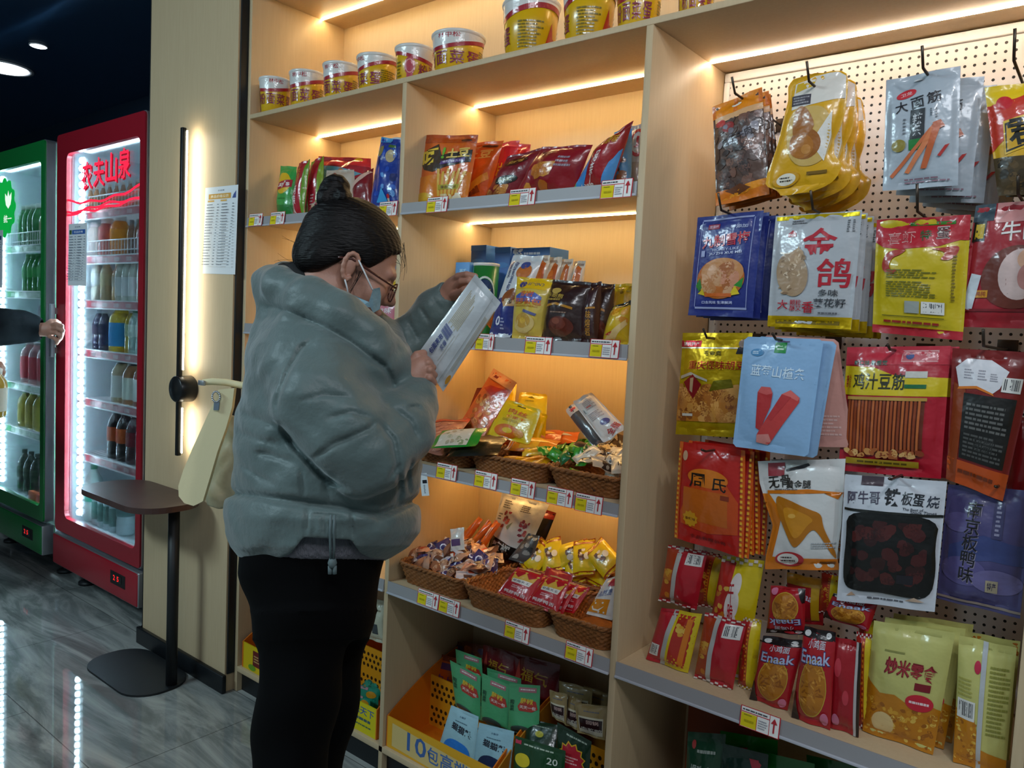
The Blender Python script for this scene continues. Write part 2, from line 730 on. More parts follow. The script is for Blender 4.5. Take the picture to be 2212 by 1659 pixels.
struct('floor', MB().box((-9, -5, -.05), (2.5, 1.2, 0), floor_mat()))
CEIL = mat('dark_gloss_ceiling', '2a486a', rough=.3)
struct('ceiling', MB().box((-9, -5, 3), (2.5, 1.2, 3.05), CEIL))
struct('wall_back', MB().box((-9, 1.1, 0), (2.5, 1.2, 3), mat('dark_blue_wall', '14283a', rough=.5)))
struct('wall_left', MB().box((-9.1, -5, 0), (-9, 1.2, 3), mat('dark_blue_wall', '0c1825')))
# pillar between the fridges and the shelves
struct('wall_pillar', MB().box((-3.306, -.036, 0), (-2.642, 1.1, 3), WOOD))
mb = MB()
mb.rbox((-3.325, -.055, 0), (-2.628, -.036, .072), TRIM, .004)
mb.rbox((-3.325, -.036, 0), (-3.306, .5, .072), TRIM, .004)
struct('baseboard_pillar', mb)
struct('trim_1', MB().rbox((-2.642, -.03, .07), (-2.634, .42, 3), TRIM, .002))
struct('trim_2', MB().rbox((-3.308, -.038, .07), (-3.302, -.03, 3), TRIM, .002))

# ---- shelving unit
XL, XD1, XD2, XR = -2.615, (-1.796, -1.778), (-.962, -.943), (-.12, -.1)
SH = {'s1': (2.178, 2.194), 's2': (1.784, 1.815), 's3': (1.39, 1.425), 's4': (1.004, 1.033), 's5': (.606, .641)}
unit = thing('shelving_unit', 'pale oak shelving unit of three lit bays full of snacks beside the pillar', 'shelving', (-1.37, .2, 0))


def upart(name, mb, label=None):
    o = mb.build(name)
    o.parent = unit
    o.matrix_parent_inverse = unit.matrix_world.inverted()
    if label:
        o['label'] = label
    return o


bpy.context.view_layer.update()
TOPZ = 2.634
upart('side_panel', MB().rbox((-2.633, 0, 0), (XL, .43, TOPZ + .02), WOOD, .0015))
upart('side_panel', MB().rbox((XR[0], 0, 0), (XR[1], .43, TOPZ + .02), WOOD, .0015))
for a, b in (XD1, XD2):
    upart('divider', MB().rbox((a, 0, 0), (b, .42, 2.178), WOOD, .0015))
upart('back_panel', MB().box((XL, .42, 0), (XR[0], .43, TOPZ), WOOD))
upart('top_board', MB().rbox((XL, 0, TOPZ), (XR[0], .43, TOPZ + .02), WOOD, .0015))
upart('shelf_board', MB().rbox((XL, .0, 2.178), (XR[0], .42, 2.194), WOOD, .0015))
bays = [(XL, XD1[0]), (XD1[1], XD2[0]), (XD2[1], XR[0])]
RAILM = mat('grey_rail_lip', 'b9bbc4', rough=.35)
for bi, (a, b) in enumerate(bays):
    for s in ('s2', 's3', 's4', 's5'):
        if bi == 2 and s != 's5':
            continue
        z0, z1 = SH[s]
        upart('shelf_board', MB().rbox((a, .004, z1 - .018), (b, .42, z1 - .001), WOOD, .001))
        mb = MB()
        mb.prism([(a, -.004, z0 + .003), (a, .0035, z0 + .003), (a, .0035, z1 - .001), (a, .001, z1 + .002), (a, -.002, z1 + .002)], (b - a, 0, 0), GREYP)
        mb.rbox((a, -.008, z0 - .002), (b, .0, z0 + .004), RAILM, .001)
        upart('price_rail', mb, 'grey plastic price rail')
upart('base_board', MB().rbox((XL, 0, .08), (XR[0], .42, .1), WOOD, .0015))
upart('kick_board', MB().box((-2.63, .022, 0), (XR[1], .04, .08), TRIM), 'black kick board')
LED = emitter('warm_led', 'ffdfa4', 56)
LED3 = emitter('warm_white_led', 'ffe6c8', 64)
LED4 = emitter('low_warm_led', 'ffcf80', 54)


def led(a, b, z, m):
    mb = MB()
    mb.box((a + .004, .301, z - .003), (b - .004, .3075, z), m)
    upart('light_strip', mb, 'glowing warm light strip')


led(XL, XR[0], TOPZ, LED)
for bi in (0, 1):
    for s in ('s1', 's2', 's3', 's4'):
        led(*bays[bi], SH[s][0] if s == 's1' else SH[s][1] - .018, LED4 if s in ('s3', 's4') else LED)
led(*bays[2], 2.178, LED3)


# pegboard
def peg_mat():
    m = bpy.data.materials.new('white_pegboard')
    m.use_nodes = True
    nt = m.node_tree
    b = nt.nodes['Principled BSDF']
    b.inputs['Roughness'].default_value = .45
    tc = nt.nodes.new('ShaderNodeTexCoord')
    sc = nt.nodes.new('ShaderNodeVectorMath')
    sc.operation = 'SCALE'
    sc.inputs['Scale'].default_value = 1 / .0195
    fr = nt.nodes.new('ShaderNodeVectorMath')
    fr.operation = 'FRACTION'
    sb = nt.nodes.new('ShaderNodeVectorMath')
    sb.operation = 'SUBTRACT'
    sb.inputs[1].default_value = (.5, .5, .5)
    ml = nt.nodes.new('ShaderNodeVectorMath')
    ml.operation = 'MULTIPLY'
    ml.inputs[1].default_value = (1, 0, 1)
    ln = nt.nodes.new('ShaderNodeVectorMath')
    ln.operation = 'LENGTH'
    gt = nt.nodes.new('ShaderNodeMath')
    gt.operation = 'GREATER_THAN'
    gt.inputs[1].default_value = .17
    mx = nt.nodes.new('ShaderNodeMix')
    mx.data_type = 'RGBA'
    mx.inputs[6].default_value = lin('151518')
    mx.inputs[7].default_value = lin('dcd8d8')
    for a, c in ((tc.outputs['Object'], sc.inputs[0]), (sc.outputs[0], fr.inputs[0]), (fr.outputs[0], sb.inputs[0]), (sb.outputs[0], ml.inputs[0]), (ml.outputs[0], ln.inputs[0]), (ln.outputs['Value'], gt.inputs[0]), (gt.outputs[0], mx.inputs[0]), (mx.outputs[2], b.inputs['Base Color'])):
        nt.links.new(a, c)
    return m


peg = thing('pegboard', 'white perforated pegboard at the back of the right-hand bay', 'pegboard', (-.53, .41, .66))
bpy.context.view_layer.update()
p_ = MB().box((-.925, .402, .7), (-.135, .408, 2.15), peg_mat()).build('perforated_panel')
f_ = MB()
for a, b in (((-.94, .395, 2.15), (-.122, .418, 2.174)), ((-.94, .395, .645), (-.122, .418, .7)), ((-.941, .395, .7), (-.925, .418, 2.15)), ((-.135, .395, .7), (-.121, .418, 2.15))):
    f_.rbox(a, b, WHITE, .003)
f_ = f_.build('panel_frame')
for o in (p_, f_):
    o.parent = peg
    o.matrix_parent_inverse = peg.matrix_world.inverted()

# ---- shelf price tags
def price_tag(x0, x1, y0, y1, label, yoff=-.0105):
    a = atY(x0, y0, yoff)
    b = atY(x1, y1, yoff)
    c = atY((x0 + x1) / 2, (y0 + y1) / 2, yoff)
    w = abs(atY(x1, (y0 + y1) / 2, yoff).x - atY(x0, (y0 + y1) / 2, yoff).x)
    h = .046
    M = frame((c.x, yoff, c.z - h / 2), (1, 0, 0), (0, -1, .12))
    mb = MB()
    mb.box((-w / 2, 0, -.0008), (w / 2, h, 0), paper('c2323c'))
    art = [('r', .025, .03, .975, .97, 'f2f2ee'), ('r', .03, .72, .74, .76, 'c2323c'), ('r', .03, .05, .42, .7, 'e3cf1e'), ('r', .42, .03, .435, .72, 'c2323c'), ('r', .735, .03, .75, .97, 'c2323c'),
           ('l', .06, .79, .68, .92, 1, '55555a', int(x0)), ('l', .47, .15, .7, .6, 4, 'a0a0a8', int(x1)), ('l', .1, .58, .3, .66, 1, '8a8420', 3),
           ('p', [(.86, .88), (.78, .62), (.94, .62)], 'b8323a'), ('r', .84, .2, .88, .62, 'b8323a'), ('l', .12, .25, .36, .45, 1, 'b8a818', 4)]
    lay_art(mb, art, w, h, lambda s, t, l: Vector(((s - .5) * w, t * h, l)), L=1, mk=paper, eps=.0003)
    o = mb.build('price_tag', M=M)
    tag(o, label, 'price tag', 'price tags on the shelf rails')


for t in [
    (536, 565, 462, 487, 'price tag at the far left end of the rail under the green crisps'),
    (582, 613, 458, 484, 'price tag on the rail just left of the bun-haired shopper, below the green crisps'),
    (817, 856, 435, 466, 'price tag on the rail under the tall dark blue bag'),
    (920, 965, 426, 457, 'price tag on the rail under the front orange crisp bag'),
    (1098, 1155, 407, 443, 'price tag on the rail under the dark red crisp bags'),
    (1296, 1364, 386, 428, 'price tag on the rail under the leaning blue and red crisps'),
    (1026, 1065, 723, 754, 'price tag half behind the pack in the shopper\'s hands'),
    (1132, 1190, 728, 764, 'price tag on the rail under the yellow bread bag'),
    (1272, 1336, 732, 774, 'price tag on the rail under the brown bread bags near the divider'),
    (941, 985, 1001, 1037, 'price tag nearest the grey jacket under the upper left basket'),
    (1023, 1072, 1017, 1057, 'price tag under the left end of the upper middle basket'),
    (1101, 1154, 1035, 1075, 'price tag under the middle of the upper middle basket'),
    (1179, 1236, 1053, 1094, 'price tag under the upper right basket, left of another tag'),
    (1240, 1300, 1066, 1111, 'price tag nearest the divider on the upper basket shelf rail'),
    (900, 946, 1274, 1314, 'left tag of a touching pair on the rail under the candy basket'),
    (946, 991, 1288, 1333, 'right tag of a touching pair on the rail under the candy basket'),
    (1088, 1142, 1340, 1391, 'price tag on the rail under the basket of red packets'),
    (1219, 1279, 1385, 1440, 'price tag on the lowest rail under the basket with the smile packet'),
    (1596, 1684, 1525, 1595, 'large price tag on the rail of the right-hand bay'),
]:
    price_tag(*t)

# ---- pillar things: light bar, notices
bar = thing('wall_light_bar', 'black vertical wall light bar glowing on the oak pillar', 'wall light', (-2.925, -.036, 1.155))
BL_ = mat('black_bar', '0d1012', rough=.35)
mb = MB()
mb.rbox((-.009, -.062, -.265), (.009, -.044, 1.01), BL_, .003)
mb.build('bar', bar)
mb = MB()
mb.box((-.006, -.0438, -.255), (.012, -.041, -.075), emitter('cool_bar_led', 'fff6dc', 30))
mb.box((-.006, -.0438, .075), (.012, -.041, 1.0), emitter('cool_bar_led', 'fff6dc', 30))
mb.build('diffuser', bar)['label'] = 'glowing white diffuser facing the wall'
mb = MB()
mb.lathe([(.0, 0), (.048, 0), (.052, .004), (.052, .066), (.048, .07), (0, .07)], BL_, 32)
mb.build('wall_mount', bar, Matrix.Rotation(math.pi / 2, 4, 'X'))


def notice(name, label, TL, TR, BR, BL, Y, art, push=0):
    c, M, P = quad_frame(TL, TR, BR, BL, Y=Y)
    Wm, Hm = (c[2] - c[3]).length, (c[0] - c[3]).length
    mb = MB()
    mb.box((-Wm / 2, 0, -.0004), (Wm / 2, Hm, .0004), paper('e6eaee'))
    lay_art(mb, art, Wm, Hm, lambda s, t, l: Vector(((s - .5) * Wm, t * Hm, l + .0004)), L=1, mk=paper, eps=.0003)
    tag(mb.build(name, M=M), label, 'notice')


price_list = [('x', '价目表', .5, .955, .2, .018, '7a7f8c'), ('r', .12, .86, .8, .92, 'd8a24a'), ('x', '商品价格公示', .46, .89, .55, .036, 'fff4d8'), ('p', [(.84, .86), (.95, .86), (.95, .94), (.88, .9)], '4a5c98'), ('r', .1, .83, .3, .848, 'e0b060'), ('r', .5, .83, .68, .848, 'e0b060')]
for i in range(22):
    y = .79 - i * .033
    price_list += [('l', .08, y, .32, y + .016, 1, '59606c', i), ('l', .4, y, .46, y + .016, 1, '59606c', i), ('l', .54, y, .76, y + .016, 1, '59606c', i + 40), ('l', .86, y, .92, y + .016, 1, '59606c', i)]
notice('paper_notice', 'white paper price list taped to the oak pillar', (444, 407), (515, 402), (508, 592), (438, 592), -.0375, price_list)

# ---- ceiling downlights
for k, (px, py) in enumerate(((83, 98), (8, 146))):
    p = atZ(px, py, 2.998)
    q = (.5, 1.7)[k]
    t = thing('downlight', ['round recessed downlight alone in the dark ceiling', 'blurred bright downlight at the left edge of the ceiling'][k], 'ceiling light', p, 'ceiling downlights')
    MB().lathe([(.0, -.001), (.085 * q, -.001), (.085 * q, -.006), (.1 * q, -.008), (.1 * q, .0)], mat('downlight_ring', 'c8ccd0', rough=.4), 28).build('trim_ring', t)
    MB().lathe([(0, -.0085), (.078 * q, -.0085), (.078 * q, -.0075)], emitter('downlight_lens', 'e8f2ff' if k == 0 else 'fff0dc', 14), 28).build('lens', t)

# ---- side table
def rounded_poly(x0, x1, y0, y1, r, n=8):
    pts = []
    for cx, cy, a0 in ((x1 - r, y0 + r, -90), (x1 - r, y1 - r, 0), (x0 + r, y1 - r, 90), (x0 + r, y0 + r, 180)):
        for i in range(n + 1):
            a = math.radians(a0 + 90 * i / n)
            pts.append((cx + r * math.cos(a), cy + r * math.sin(a)))
    return pts


tab = thing('side_table', 'small dark brown pedestal table standing against the oak pillar', 'table', (-3.03, -.18, 0))
BROWN = mat('dark_walnut_laminate', '4a3430', rough=.38, var=.12, vscale=20)
mb = MB()
mb.prism([(x, y, .715) for x, y in rounded_poly(-.285, .3, -.15, .125, .12)], (0, 0, .022), BROWN)
mb.build('table_top', tab)
mb = MB()
mb.tube([(.2, .03, .01), (.2, .03, .715)], .021, BLACK, 16)
mb.build('pole', tab)
mb = MB()
mb.prism([(x, y, 0) for x, y in rounded_poly(-.25, .235, -.135, .12, .115)], (0, 0, .008), BLACK)
mb.build('base_plate', tab)
# ------------------------------------------------------------------ drinks fridges
SILVER = mat('brushed_steel', 'b4b8bc', rough=.35, metal=.8)
FGREY = mat('fridge_grey_side', '8f959c', rough=.5)
INNER = mat('fridge_inner_white', 'd8e6ec', rough=.4)
FGLASS = glass_mat('door_glass', 'f2f8fa', .01)
BULB = emitter('cool_led_bulb', 'cdeeff', 170)


def ring(mb, outer, inner, y0, y1, m):
    n = len(outer)
    vs = [(x, y0, z) for x, z in outer] + [(x, y0, z) for x, z in inner] + [(x, y1, z) for x, z in outer] + [(x, y1, z) for x, z in inner]
    fs = []
    for i in range(n):
        j = (i + 1) % n
        fs += [(i, j, n + j, n + i), (2 * n + i, 3 * n + i, 3 * n + j, 2 * n + j), (i, 2 * n + i, 2 * n + j, j), (n + i, n + j, 3 * n + j, 3 * n + i)]
    mb.add(vs, fs, m)


def fridge(name, label, x0, x1, hexc, shelves, strip, basket_at=()):
    w = x1 - x0
    D = .66
    root = thing(name, label, 'fridge', (x0, 0, 0))
    paint = mat('fridge_paint_' + hexc, hexc, rough=.35, coat=.2)
    # body: hollow cabinet
    mb = MB()
    for a, b in (((0, .04, .12), (.03, D, 2.305)), ((w - .03, .04, .12), (w, D, 2.305)), ((.03, D - .03, .12), (w - .03, D, 2.305)), ((.03, .04, 2.25), (w - .03, D - .03, 2.305)), ((.03, .04, .12), (w - .03, D - .03, .33))):
        mb.box(a, b, FGREY)
    mb.box((.03, .04, 2.306), (w - .03, .3, 2.315), SILVER)
    mb.build('cabinet_body', root)
    mb = MB()
    for a, b in (((.031, .05, .331), (.034, D - .031, 2.249)), ((w - .034, .05, .331), (w - .031, D - .031, 2.249)), ((.034, D - .034, .331), (w - .034, D - .031, 2.249)), ((.034, .05, 2.246), (w - .034, D - .034, 2.249)), ((.034, .05, .331), (w - .034, D - .034, .345))):
        mb.box(a, b, INNER)
    mb.build('inner_lining', root)
    # door
    door = MB()
    ring(door, rounded_poly(0, w, .31, 2.31, .02, 4), rounded_poly(.115, w - .045, .388, 2.21, .035, 4), -.02, .001, paint)
    ring(door, rounded_poly(-.004, w + .004, .306, 2.314, .022, 4), rounded_poly(0, w, .31, 2.31, .02, 4), -.012, .032, SILVER)
    door = door.build('door', root)
    MB().box((.11, -.004, .38), (w - .04, .0, 2.215), FGLASS).build('door_glass', door)
    mb = MB()
    mb.rbox((-.012, -.05, 1.2), (.02, -.03, 1.47), mat('clear_handle', 'a9b4bd', rough=.2), .004)
    mb.box((-.008, -.03, 1.22), (.012, -.02, 1.25), SILVER)
    mb.box((-.008, -.03, 1.42), (.012, -.02, 1.45), SILVER)
    mb.build('handle', door)
    mb = MB()
    mb.rbox((.0, -.03, .135), (w, .04, .288), paint, .006)
    mb.rbox((-.004, -.026, .131), (w + .004, .036, .292), SILVER, .006)
    mb.box((w * .72, -.031, .19), (w * .88, -.0295, .25), mat('vent_black', '14100f', rough=.6))
    mb.build('kick_panel', root)
    mb = MB()
    mb.box((w * .74, -.0325, .205), (w * .84, -.0312, .24), mat('readout_black', '0a0506', rough=.2))
    for i, ch in enumerate('88'):
        vs, fs = glyphs('2' if i == 0 else '5', .02)
        mb.add([(w * (.765 + .04 * i) + x * .018, -.033, .2225 + y * .024) for x, y in vs], fs, emitter('red_readout', 'ff2a2a', 1.2 if hexc[1] != 'f' else 1.2))
    mb.build('temperature_readout', root)
    for lx in (.06, w - .06):
        mb = MB()
        mb.tube([(lx, .12, .02), (lx, .12, .125)], .012, SILVER, 10)
        mb.lathe([(.045, 0), (.045, .014), (.02, .022)], BLACK, 20, (lx, .12, 0))
        mb.build('foot', root)
    # led string
    mb = MB()
    mb.box((.15, .036, .40), (.19, .042, 2.2), mat('led_carrier', 'e8f2f6', rough=.3))
    st = mb.build('led_string', root)
    st['label'] = 'vertical string of bright white bulbs'
    for k, (x, y, r) in enumerate(((.17, .03, 1), (w - .06, .05, .5))):
        if k:
            st = MB().box((w - .066, .056, .40), (w - .054, .06, 2.2), mat('led_carrier', 'e8f2f6', rough=.3)).build('led_string', root)
        b0 = None
        for i in range(46):
            if b0 is None:
                b0 = MB().lathe([(.0, -.017 * r), (.011 * r, -.012 * r), (.0155 * r, 0), (.011 * r, .012 * r), (0, .017 * r)], BULB, 8, cap=False).build('bulb', st)
                q = b0
            else:
                q = b0.copy()
                COL.objects.link(q)
                q.parent = st
            q.location = (x, y, .42 + (2.18 - .42) * i / 45)
    MB().box((.12, .06, 2.232), (w - .06, .085, 2.244), emitter('fridge_fill_glow', 'd8f0ff', 14)).build('fill_bar', root)  # glowing bar added under the top to brighten the cabinet inside
    for i, z in enumerate(shelves):
        mb = MB()
        for k in range(22):
            y = .08 + k * .025
            mb.box((.045, y, z - .004), (w - .045, y + .006, z), WHITE)
        mb.box((.05, .066, z - .03), (w - .045, .07, z + .004), mat('strip_' + strip, strip, rough=.35))
        mb.box((.05, .063, z + .004), (w - .045, .074, z + .009), WHITE)
        mb.box((.05, .063, z - .036), (w - .045, .074, z - .03), WHITE)
        R = random.Random(i)
        for k in range(5):
            x = .2 + k * (w - .3) / 5
            mb.box((x, .0648, z - .024), (x + .05, .0658, z - .004), paper('e6c8c8' if strip[0] == 'b' else 'cfe8d4'))
        sh = mb.build('shelf', root)
        if i in basket_at:
            mb = MB()
            for zz in (.03, .08):
                mb.tube([(.05, .07, z + zz), (w - .045, .07, z + zz)], .003, WHITE, 6)
            for k in range(26):
                x = .055 + k * (w - .105) / 25
                mb.tube([(x, .07, z), (x, .07, z + .08)], .0022, WHITE, 5)
            mb.build('wire_guard', sh)
    return root


RS = [1.93, 1.71, 1.49, 1.243, .995, .71]
GS = [1.79, 1.53, 1.286, .997, .736]
RX0, RX1, GX0, GX1 = -4.295, -3.375, -5.37, -4.45
red_f = fridge('drinks_fridge', 'tall red framed glass door drinks fridge beside the oak pillar', RX0, RX1, '9c1626', RS, 'b83a4a', (0, 1))
green_f = fridge('drinks_fridge', 'tall green framed glass door drinks fridge at the left edge', GX0, GX1, '14803a', GS, '3c8a58', (0,))
# glowing lettering and cord on the red door
d_ = [o for o in red_f.children if o.name.startswith('door')][0]
mb = MB()
NEON = emitter('red_neon', 'ff2848', 1.35)
for i, ch in enumerate('农夫山泉'):
    vs, fs = glyphs(ch, .025)
    x = .325 + i * .128
    z = 2.085 + i * .008
    n = len(vs)
    P = [(x + a * .115, -.012, z + b * .135) for a, b in vs]
    Q = [(p[0], -.006, p[2]) for p in P]
    mb.add(P, fs, NEON)
    mb.add([(p[0] + .006, p[1] + .004, p[2] - .006) for p in P], fs, emitter('red_neon_dim', 'd0203a', .5))
o = mb.build('lit_lettering', d_)
o['label'] = 'glowing red lettering on the door glass'
mb = MB()
for k, (za, zb, zc) in enumerate(((1.985, 1.93, 2.0), (1.90, 1.955, 1.94), (1.93, 1.905, 1.95))):
    mb.tube([(.07 + (.80 * i / 16), -.012, za * (1 - i / 16) ** 2 + 2 * zb * (i / 16) * (1 - i / 16) + zc * (i / 16) ** 2 + .006 * math.sin(i * 1.3 + k)) for i in range(17)], .005, NEON, 6)
mb.build('lit_cord', d_)['label'] = 'tangled glowing red cord'
# round leaf sign on the green door
d_ = [o for o in green_f.children if o.name.startswith('door')][0]
mb = MB()
cx, cz = .33, 2.0
pts = [(cx + (.155 + .012 * math.cos(i * math.pi * 2 / 5)) * math.cos(2 * math.pi * i / 60), -.014, cz + (.155 + .012 * math.cos(i * math.pi * 2 / 5)) * math.sin(2 * math.pi * i / 60)) for i in range(60)]
mb.prism(pts, (0, .006, 0), emitter('green_sign', '12b84a', .75))
for s_, rt in ((-1, .5), (1, -.5), (0, 0)):
    leaf = [(.0, 0), (.02, .035), (.016, .07), (0, .1), (-.016, .07), (-.02, .035)]
    mb.add([(cx + .07 + a * math.cos(rt) - b * math.sin(rt), -.0155, cz - .01 + a * math.sin(rt) + b * math.cos(rt)) for a, b in leaf], [(0, 1, 2, 3, 4, 5)], emitter('sign_white', 'e8fff0', 1))
vs, fs = glyphs('统一', .02)
mb.add([(cx + .06 + x * .12, -.0155, cz - .065 + y * .045) for x, y in vs], fs, emitter('sign_white', 'e8fff0', 1))
mb.build('leaf_sign', d_)['label'] = 'round glowing green leaf sign'


# paper list on the red door, taped across the glass
def list_art(hd):
    a = [('x', '价目表', .5, .945, .3, .022, '707c90'), ('r', .2, .83, .92, .9, hd), ('x', '饮品价格', .55, .865, .5, .035, 'e8f0ff'), ('r', .06, .83, .18, .9, '4c6a3a')]
    for i in range(17):
        y = .78 - i * .043
        a += [('l', .07, y, .3, y + .02, 1, '5a6478', i), ('l', .36, y, .44, y + .02, 1, '5a6478', i), ('l', .52, y, .78, y + .02, 1, '5a6478', i + 9), ('l', .86, y, .94, y + .02, 1, '5a6478', i)]
    return a


notice('paper_notice', 'pale blue paper list taped on the red fridge door', (150, 484), (189, 480), (186, 618), (147, 616), -.024, list_art('3a66b0'))
notice('paper_notice', 'dark blue printed paper at the left edge of the green fridge door', (-34, 500), (6, 503), (5, 620), (-34, 620), -.024, list_art('2a4a80'))


# ---- bottles
def liquid(h, a=1):
    return mat('drink_%s_%d' % (h, a * 10), h, rough=.15, coat=.5, alpha=a)


def bottle(kind, liq, lab, cap, a=1):
    """a drinks bottle with its label and cap"""
    root = bpy.data.objects.new('drink_bottle', None)
    COL.objects.link(root)
    if kind == 'pet':
        pr = [(.0, .002), (.026, 0), (.031, .008), (.031, .06), (.0285, .075), (.031, .09), (.031, .14), (.026, .165), (.014, .19), (.0125, .2)]
        lz, lr, ch = (.085, .142), .0317, (.198, .22, .0145)
    elif kind == 'slim':
        pr = [(.0, .002), (.022, 0), (.026, .006), (.026, .13), (.02, .165), (.012, .19), (.0115, .2)]
        lz, lr, ch = (.03, .12), .0267, (.198, .22, .0135)
    elif kind == 'big':
        pr = [(.0, .002), (.04, 0), (.047, .01), (.047, .08), (.043, .095), (.047, .11), (.047, .19), (.038, .225), (.018, .26), (.014, .275)]
        lz, lr, ch = (.105, .185), .0477, (.272, .296, .017)
    elif kind == 'jar':
        pr = [(.0, .002), (.047, 0), (.053, .01), (.053, .15), (.048, .17), (.03, .195), (.026, .205)]
        lz, lr, ch = (.03, .14), .0537, (.2, .226, .03)
    else:   # short wide-cap juice
        pr = [(.0, .002), (.034, 0), (.04, .008), (.04, .055), (.034, .075), (.04, .095), (.038, .135), (.026, .155), (.022, .16)]
        lz, lr, ch = (.05, .12), .0, (.158, .182, .025)
    MB().lathe(pr, liquid(liq, a), 18).build('body', root)
    if lab:
        q = [(lr if lr else .0405, lz[0]), (lr if lr else .0405, lz[1])]
        mb = MB().lathe(q, paper(lab), 18, cap=False)
        mb.build('label_band', root)
    MB().lathe([(ch[2], ch[0]), (ch[2], ch[1] - .003), (ch[2] - .003, ch[1])], mat('cap_' + cap, cap, rough=.4), 16).build('cap', root)
    return root


_proto = {}


def put_bottle(spec, x, y, z, label, group, name='drink_bottle', s=1):
    if spec not in _proto:
        _proto[spec] = bottle(*spec)
        o = _proto[spec]
    else:
        o = copy_tree(_proto[spec])
    o.matrix_world = Matrix.Translation((x - .205, max(y - .02, .084 + s * {'pet': .032, 'slim': .027, 'big': .048, 'jar': .054}.get(spec[0], .041)), z + .002)) @ Matrix.Rotation(x * 37 % 6, 4, 'Z') @ Matrix.Scale(s, 4)
    return tag(o, label, 'bottle', group)


def row(specs, z, x0, dx, y, label, group, s=1, depth=1):
    for i, sp in enumerate(specs):
        for k in range(depth):
            put_bottle(sp, x0 + i * dx, y + k * .11, z + .001, label, group, s=s)


# red fridge, top to bottom
A = RX0
row([('slim', 'a86a2c', None, 'd8d0c0')] * 8, RS[0], A + .28, .072, .13, 'small amber bottle behind the wire guard on the top shelf of the red fridge', 'amber bottles, red fridge', .62)
put_bottle(('juice', 'e8ded0', None, 'f0f0f0'), A + .31, .14, RS[1], 'cream bottle left of the pink drink in the red fridge', None)
put_bottle(('juice', 'd86a62', None, 'f2eaea'), A + .43, .14, RS[1], 'pink juice bottle behind the wire guard in the red fridge', None, s=1.08)
put_bottle(('juice', 'f08c1e', 'f49a28', 'f4f0ea'), A + .57, .14, RS[1], 'bright orange juice bottle behind the wire guard in the red fridge', None, s=1.12)
row([('slim', '8a5c38', None, '6a5040')] * 2, RS[1], A + .69, .07, .15, 'brown bottle right of the orange juice in the red fridge', 'brown bottles, red fridge', .8)
put_bottle(('juice', 'd87888', None, 'f0e4e4'), A + .84, .13, RS[1], 'rose pink bottle at the right end of the juice shelf', None, s=.85)
put_bottle(('pet', 'dcd6c4', 'eef0ee', 'f4f4f4'), A + .36, .13, RS[2], 'white labelled bottle leftmost on the middle shelf of the red fridge', None)
put_bottle(('pet', 'c8b088', 'c8b890', 'e8e4d8'), A + .45, .14, RS[2], 'beige bottle beside the white labelled one in the red fridge', None, s=.97)
put_bottle(('pet', 'b89058', '9a9080', 'c0a060'), A + .53, .16, RS[2], 'small tan bottle with gold cap in the red fridge', None, s=.9)
row([('slim', 'c8cfc0', 'f2f4f4', 'f0f0f0')] * 3, RS[2], A + .625, .07, .13, 'slim white labelled bottle in the row of three, red fridge', 'slim white bottles, red fridge')
put_bottle(('pet', 'c07a68', None, 'e0d0c8'), A + .85, .13, RS[2], 'pinkish brown bottle right of the slim white row', None)
row([('pet', '2a2248', '1c1838', 'c8d0e0')] * 2, RS[3], A + .38, .07, .13, 'dark purple bottle left of the yellow jug in the red fridge', 'purple bottles, red fridge', .95, 2)
put_bottle(('jar', 'e0bc14', '3a9ad8', 'e8ecf0'), A + .57, .15, RS[3], 'yellow drink jug with blue lower label in the red fridge', None, s=1.05)
put_bottle(('pet', 'd2b428', 'c8d0a0', 'e0e4e4'), A + .68, .16, RS[3], 'pale yellow bottle right of the yellow jug', None)
row([('pet', 'a8c4bc', 'd8e8e0', '1c7a4c')] * 2, RS[3], A + .77, .075, .12, 'clear bottle with green cap at the right of the jug shelf', 'green capped bottles, red fridge', 1, 1)
put_bottle(('jar', 'c8b48c', 'f0f0ea', '16161a'), A + .60, .13, RS[4], 'milky jar bottle with black cap and white label in the red fridge', None, s=.98)
put_bottle(('jar', 'a06838', 'e6ecdc', '16161a'), A + .72, .14, RS[4], 'brown tea jar with black cap, middle of three', None, s=.96)
put_bottle(('jar', '9a3c20', 'f0f2ee', 'e4e8ea'), A + .83, .13, RS[4], 'dark tea jar with white cap at the right edge of its shelf', None, s=.96)
row([('big', '241008', 'c85a1e', 'e0641e')] * 2, RS[5], A + .56, .1, .13, 'dark cola bottle with orange neck in the red fridge', 'dark orange necked bottles', .88)
row([('big', '3a0c14', '6c1420', '8c1820')] * 2, RS[5], A + .76, .1, .13, 'dark red bottle at the right of the low shelf', 'dark red bottles', .85)
put_bottle(('big', 'bcd8d4', '2c9a80', '2a8a6c'), A + .3, .13, .346, 'large water bottle with green label leftmost at the fridge bottom', None)
row([('slim', 'c4d8dc', '4a8078', 'e8f0f0')] * 4, .346, A + .39, .066, .13, 'slim clear water bottle at the bottom of the red fridge', 'slim water bottles, red fridge', 1.0, 1)
row([('big', 'b8d0d4', '3a6a68', 'e0ecec')] * 1, .346, A + .67, .1, .14, 'large water bottle with dark green band at the fridge bottom', None, .9)
mb = MB()
mb.rbox((-.045, -.03, 0), (.045, .03, .2), paper('e8e2cc'), .003)
mb.box((-.0455, -.0305, .15), (.0455, .0305, .185), paper('2458b0'))
mb.box((-.03, -.031, .03), (.03, -.0303, .12), paper('d8ccb0'))
tag(mb.build('drink_carton', M=Matrix.Translation((A + .76, .12, .346))), 'cream and blue carton at the bottom right of the red fridge', 'carton')
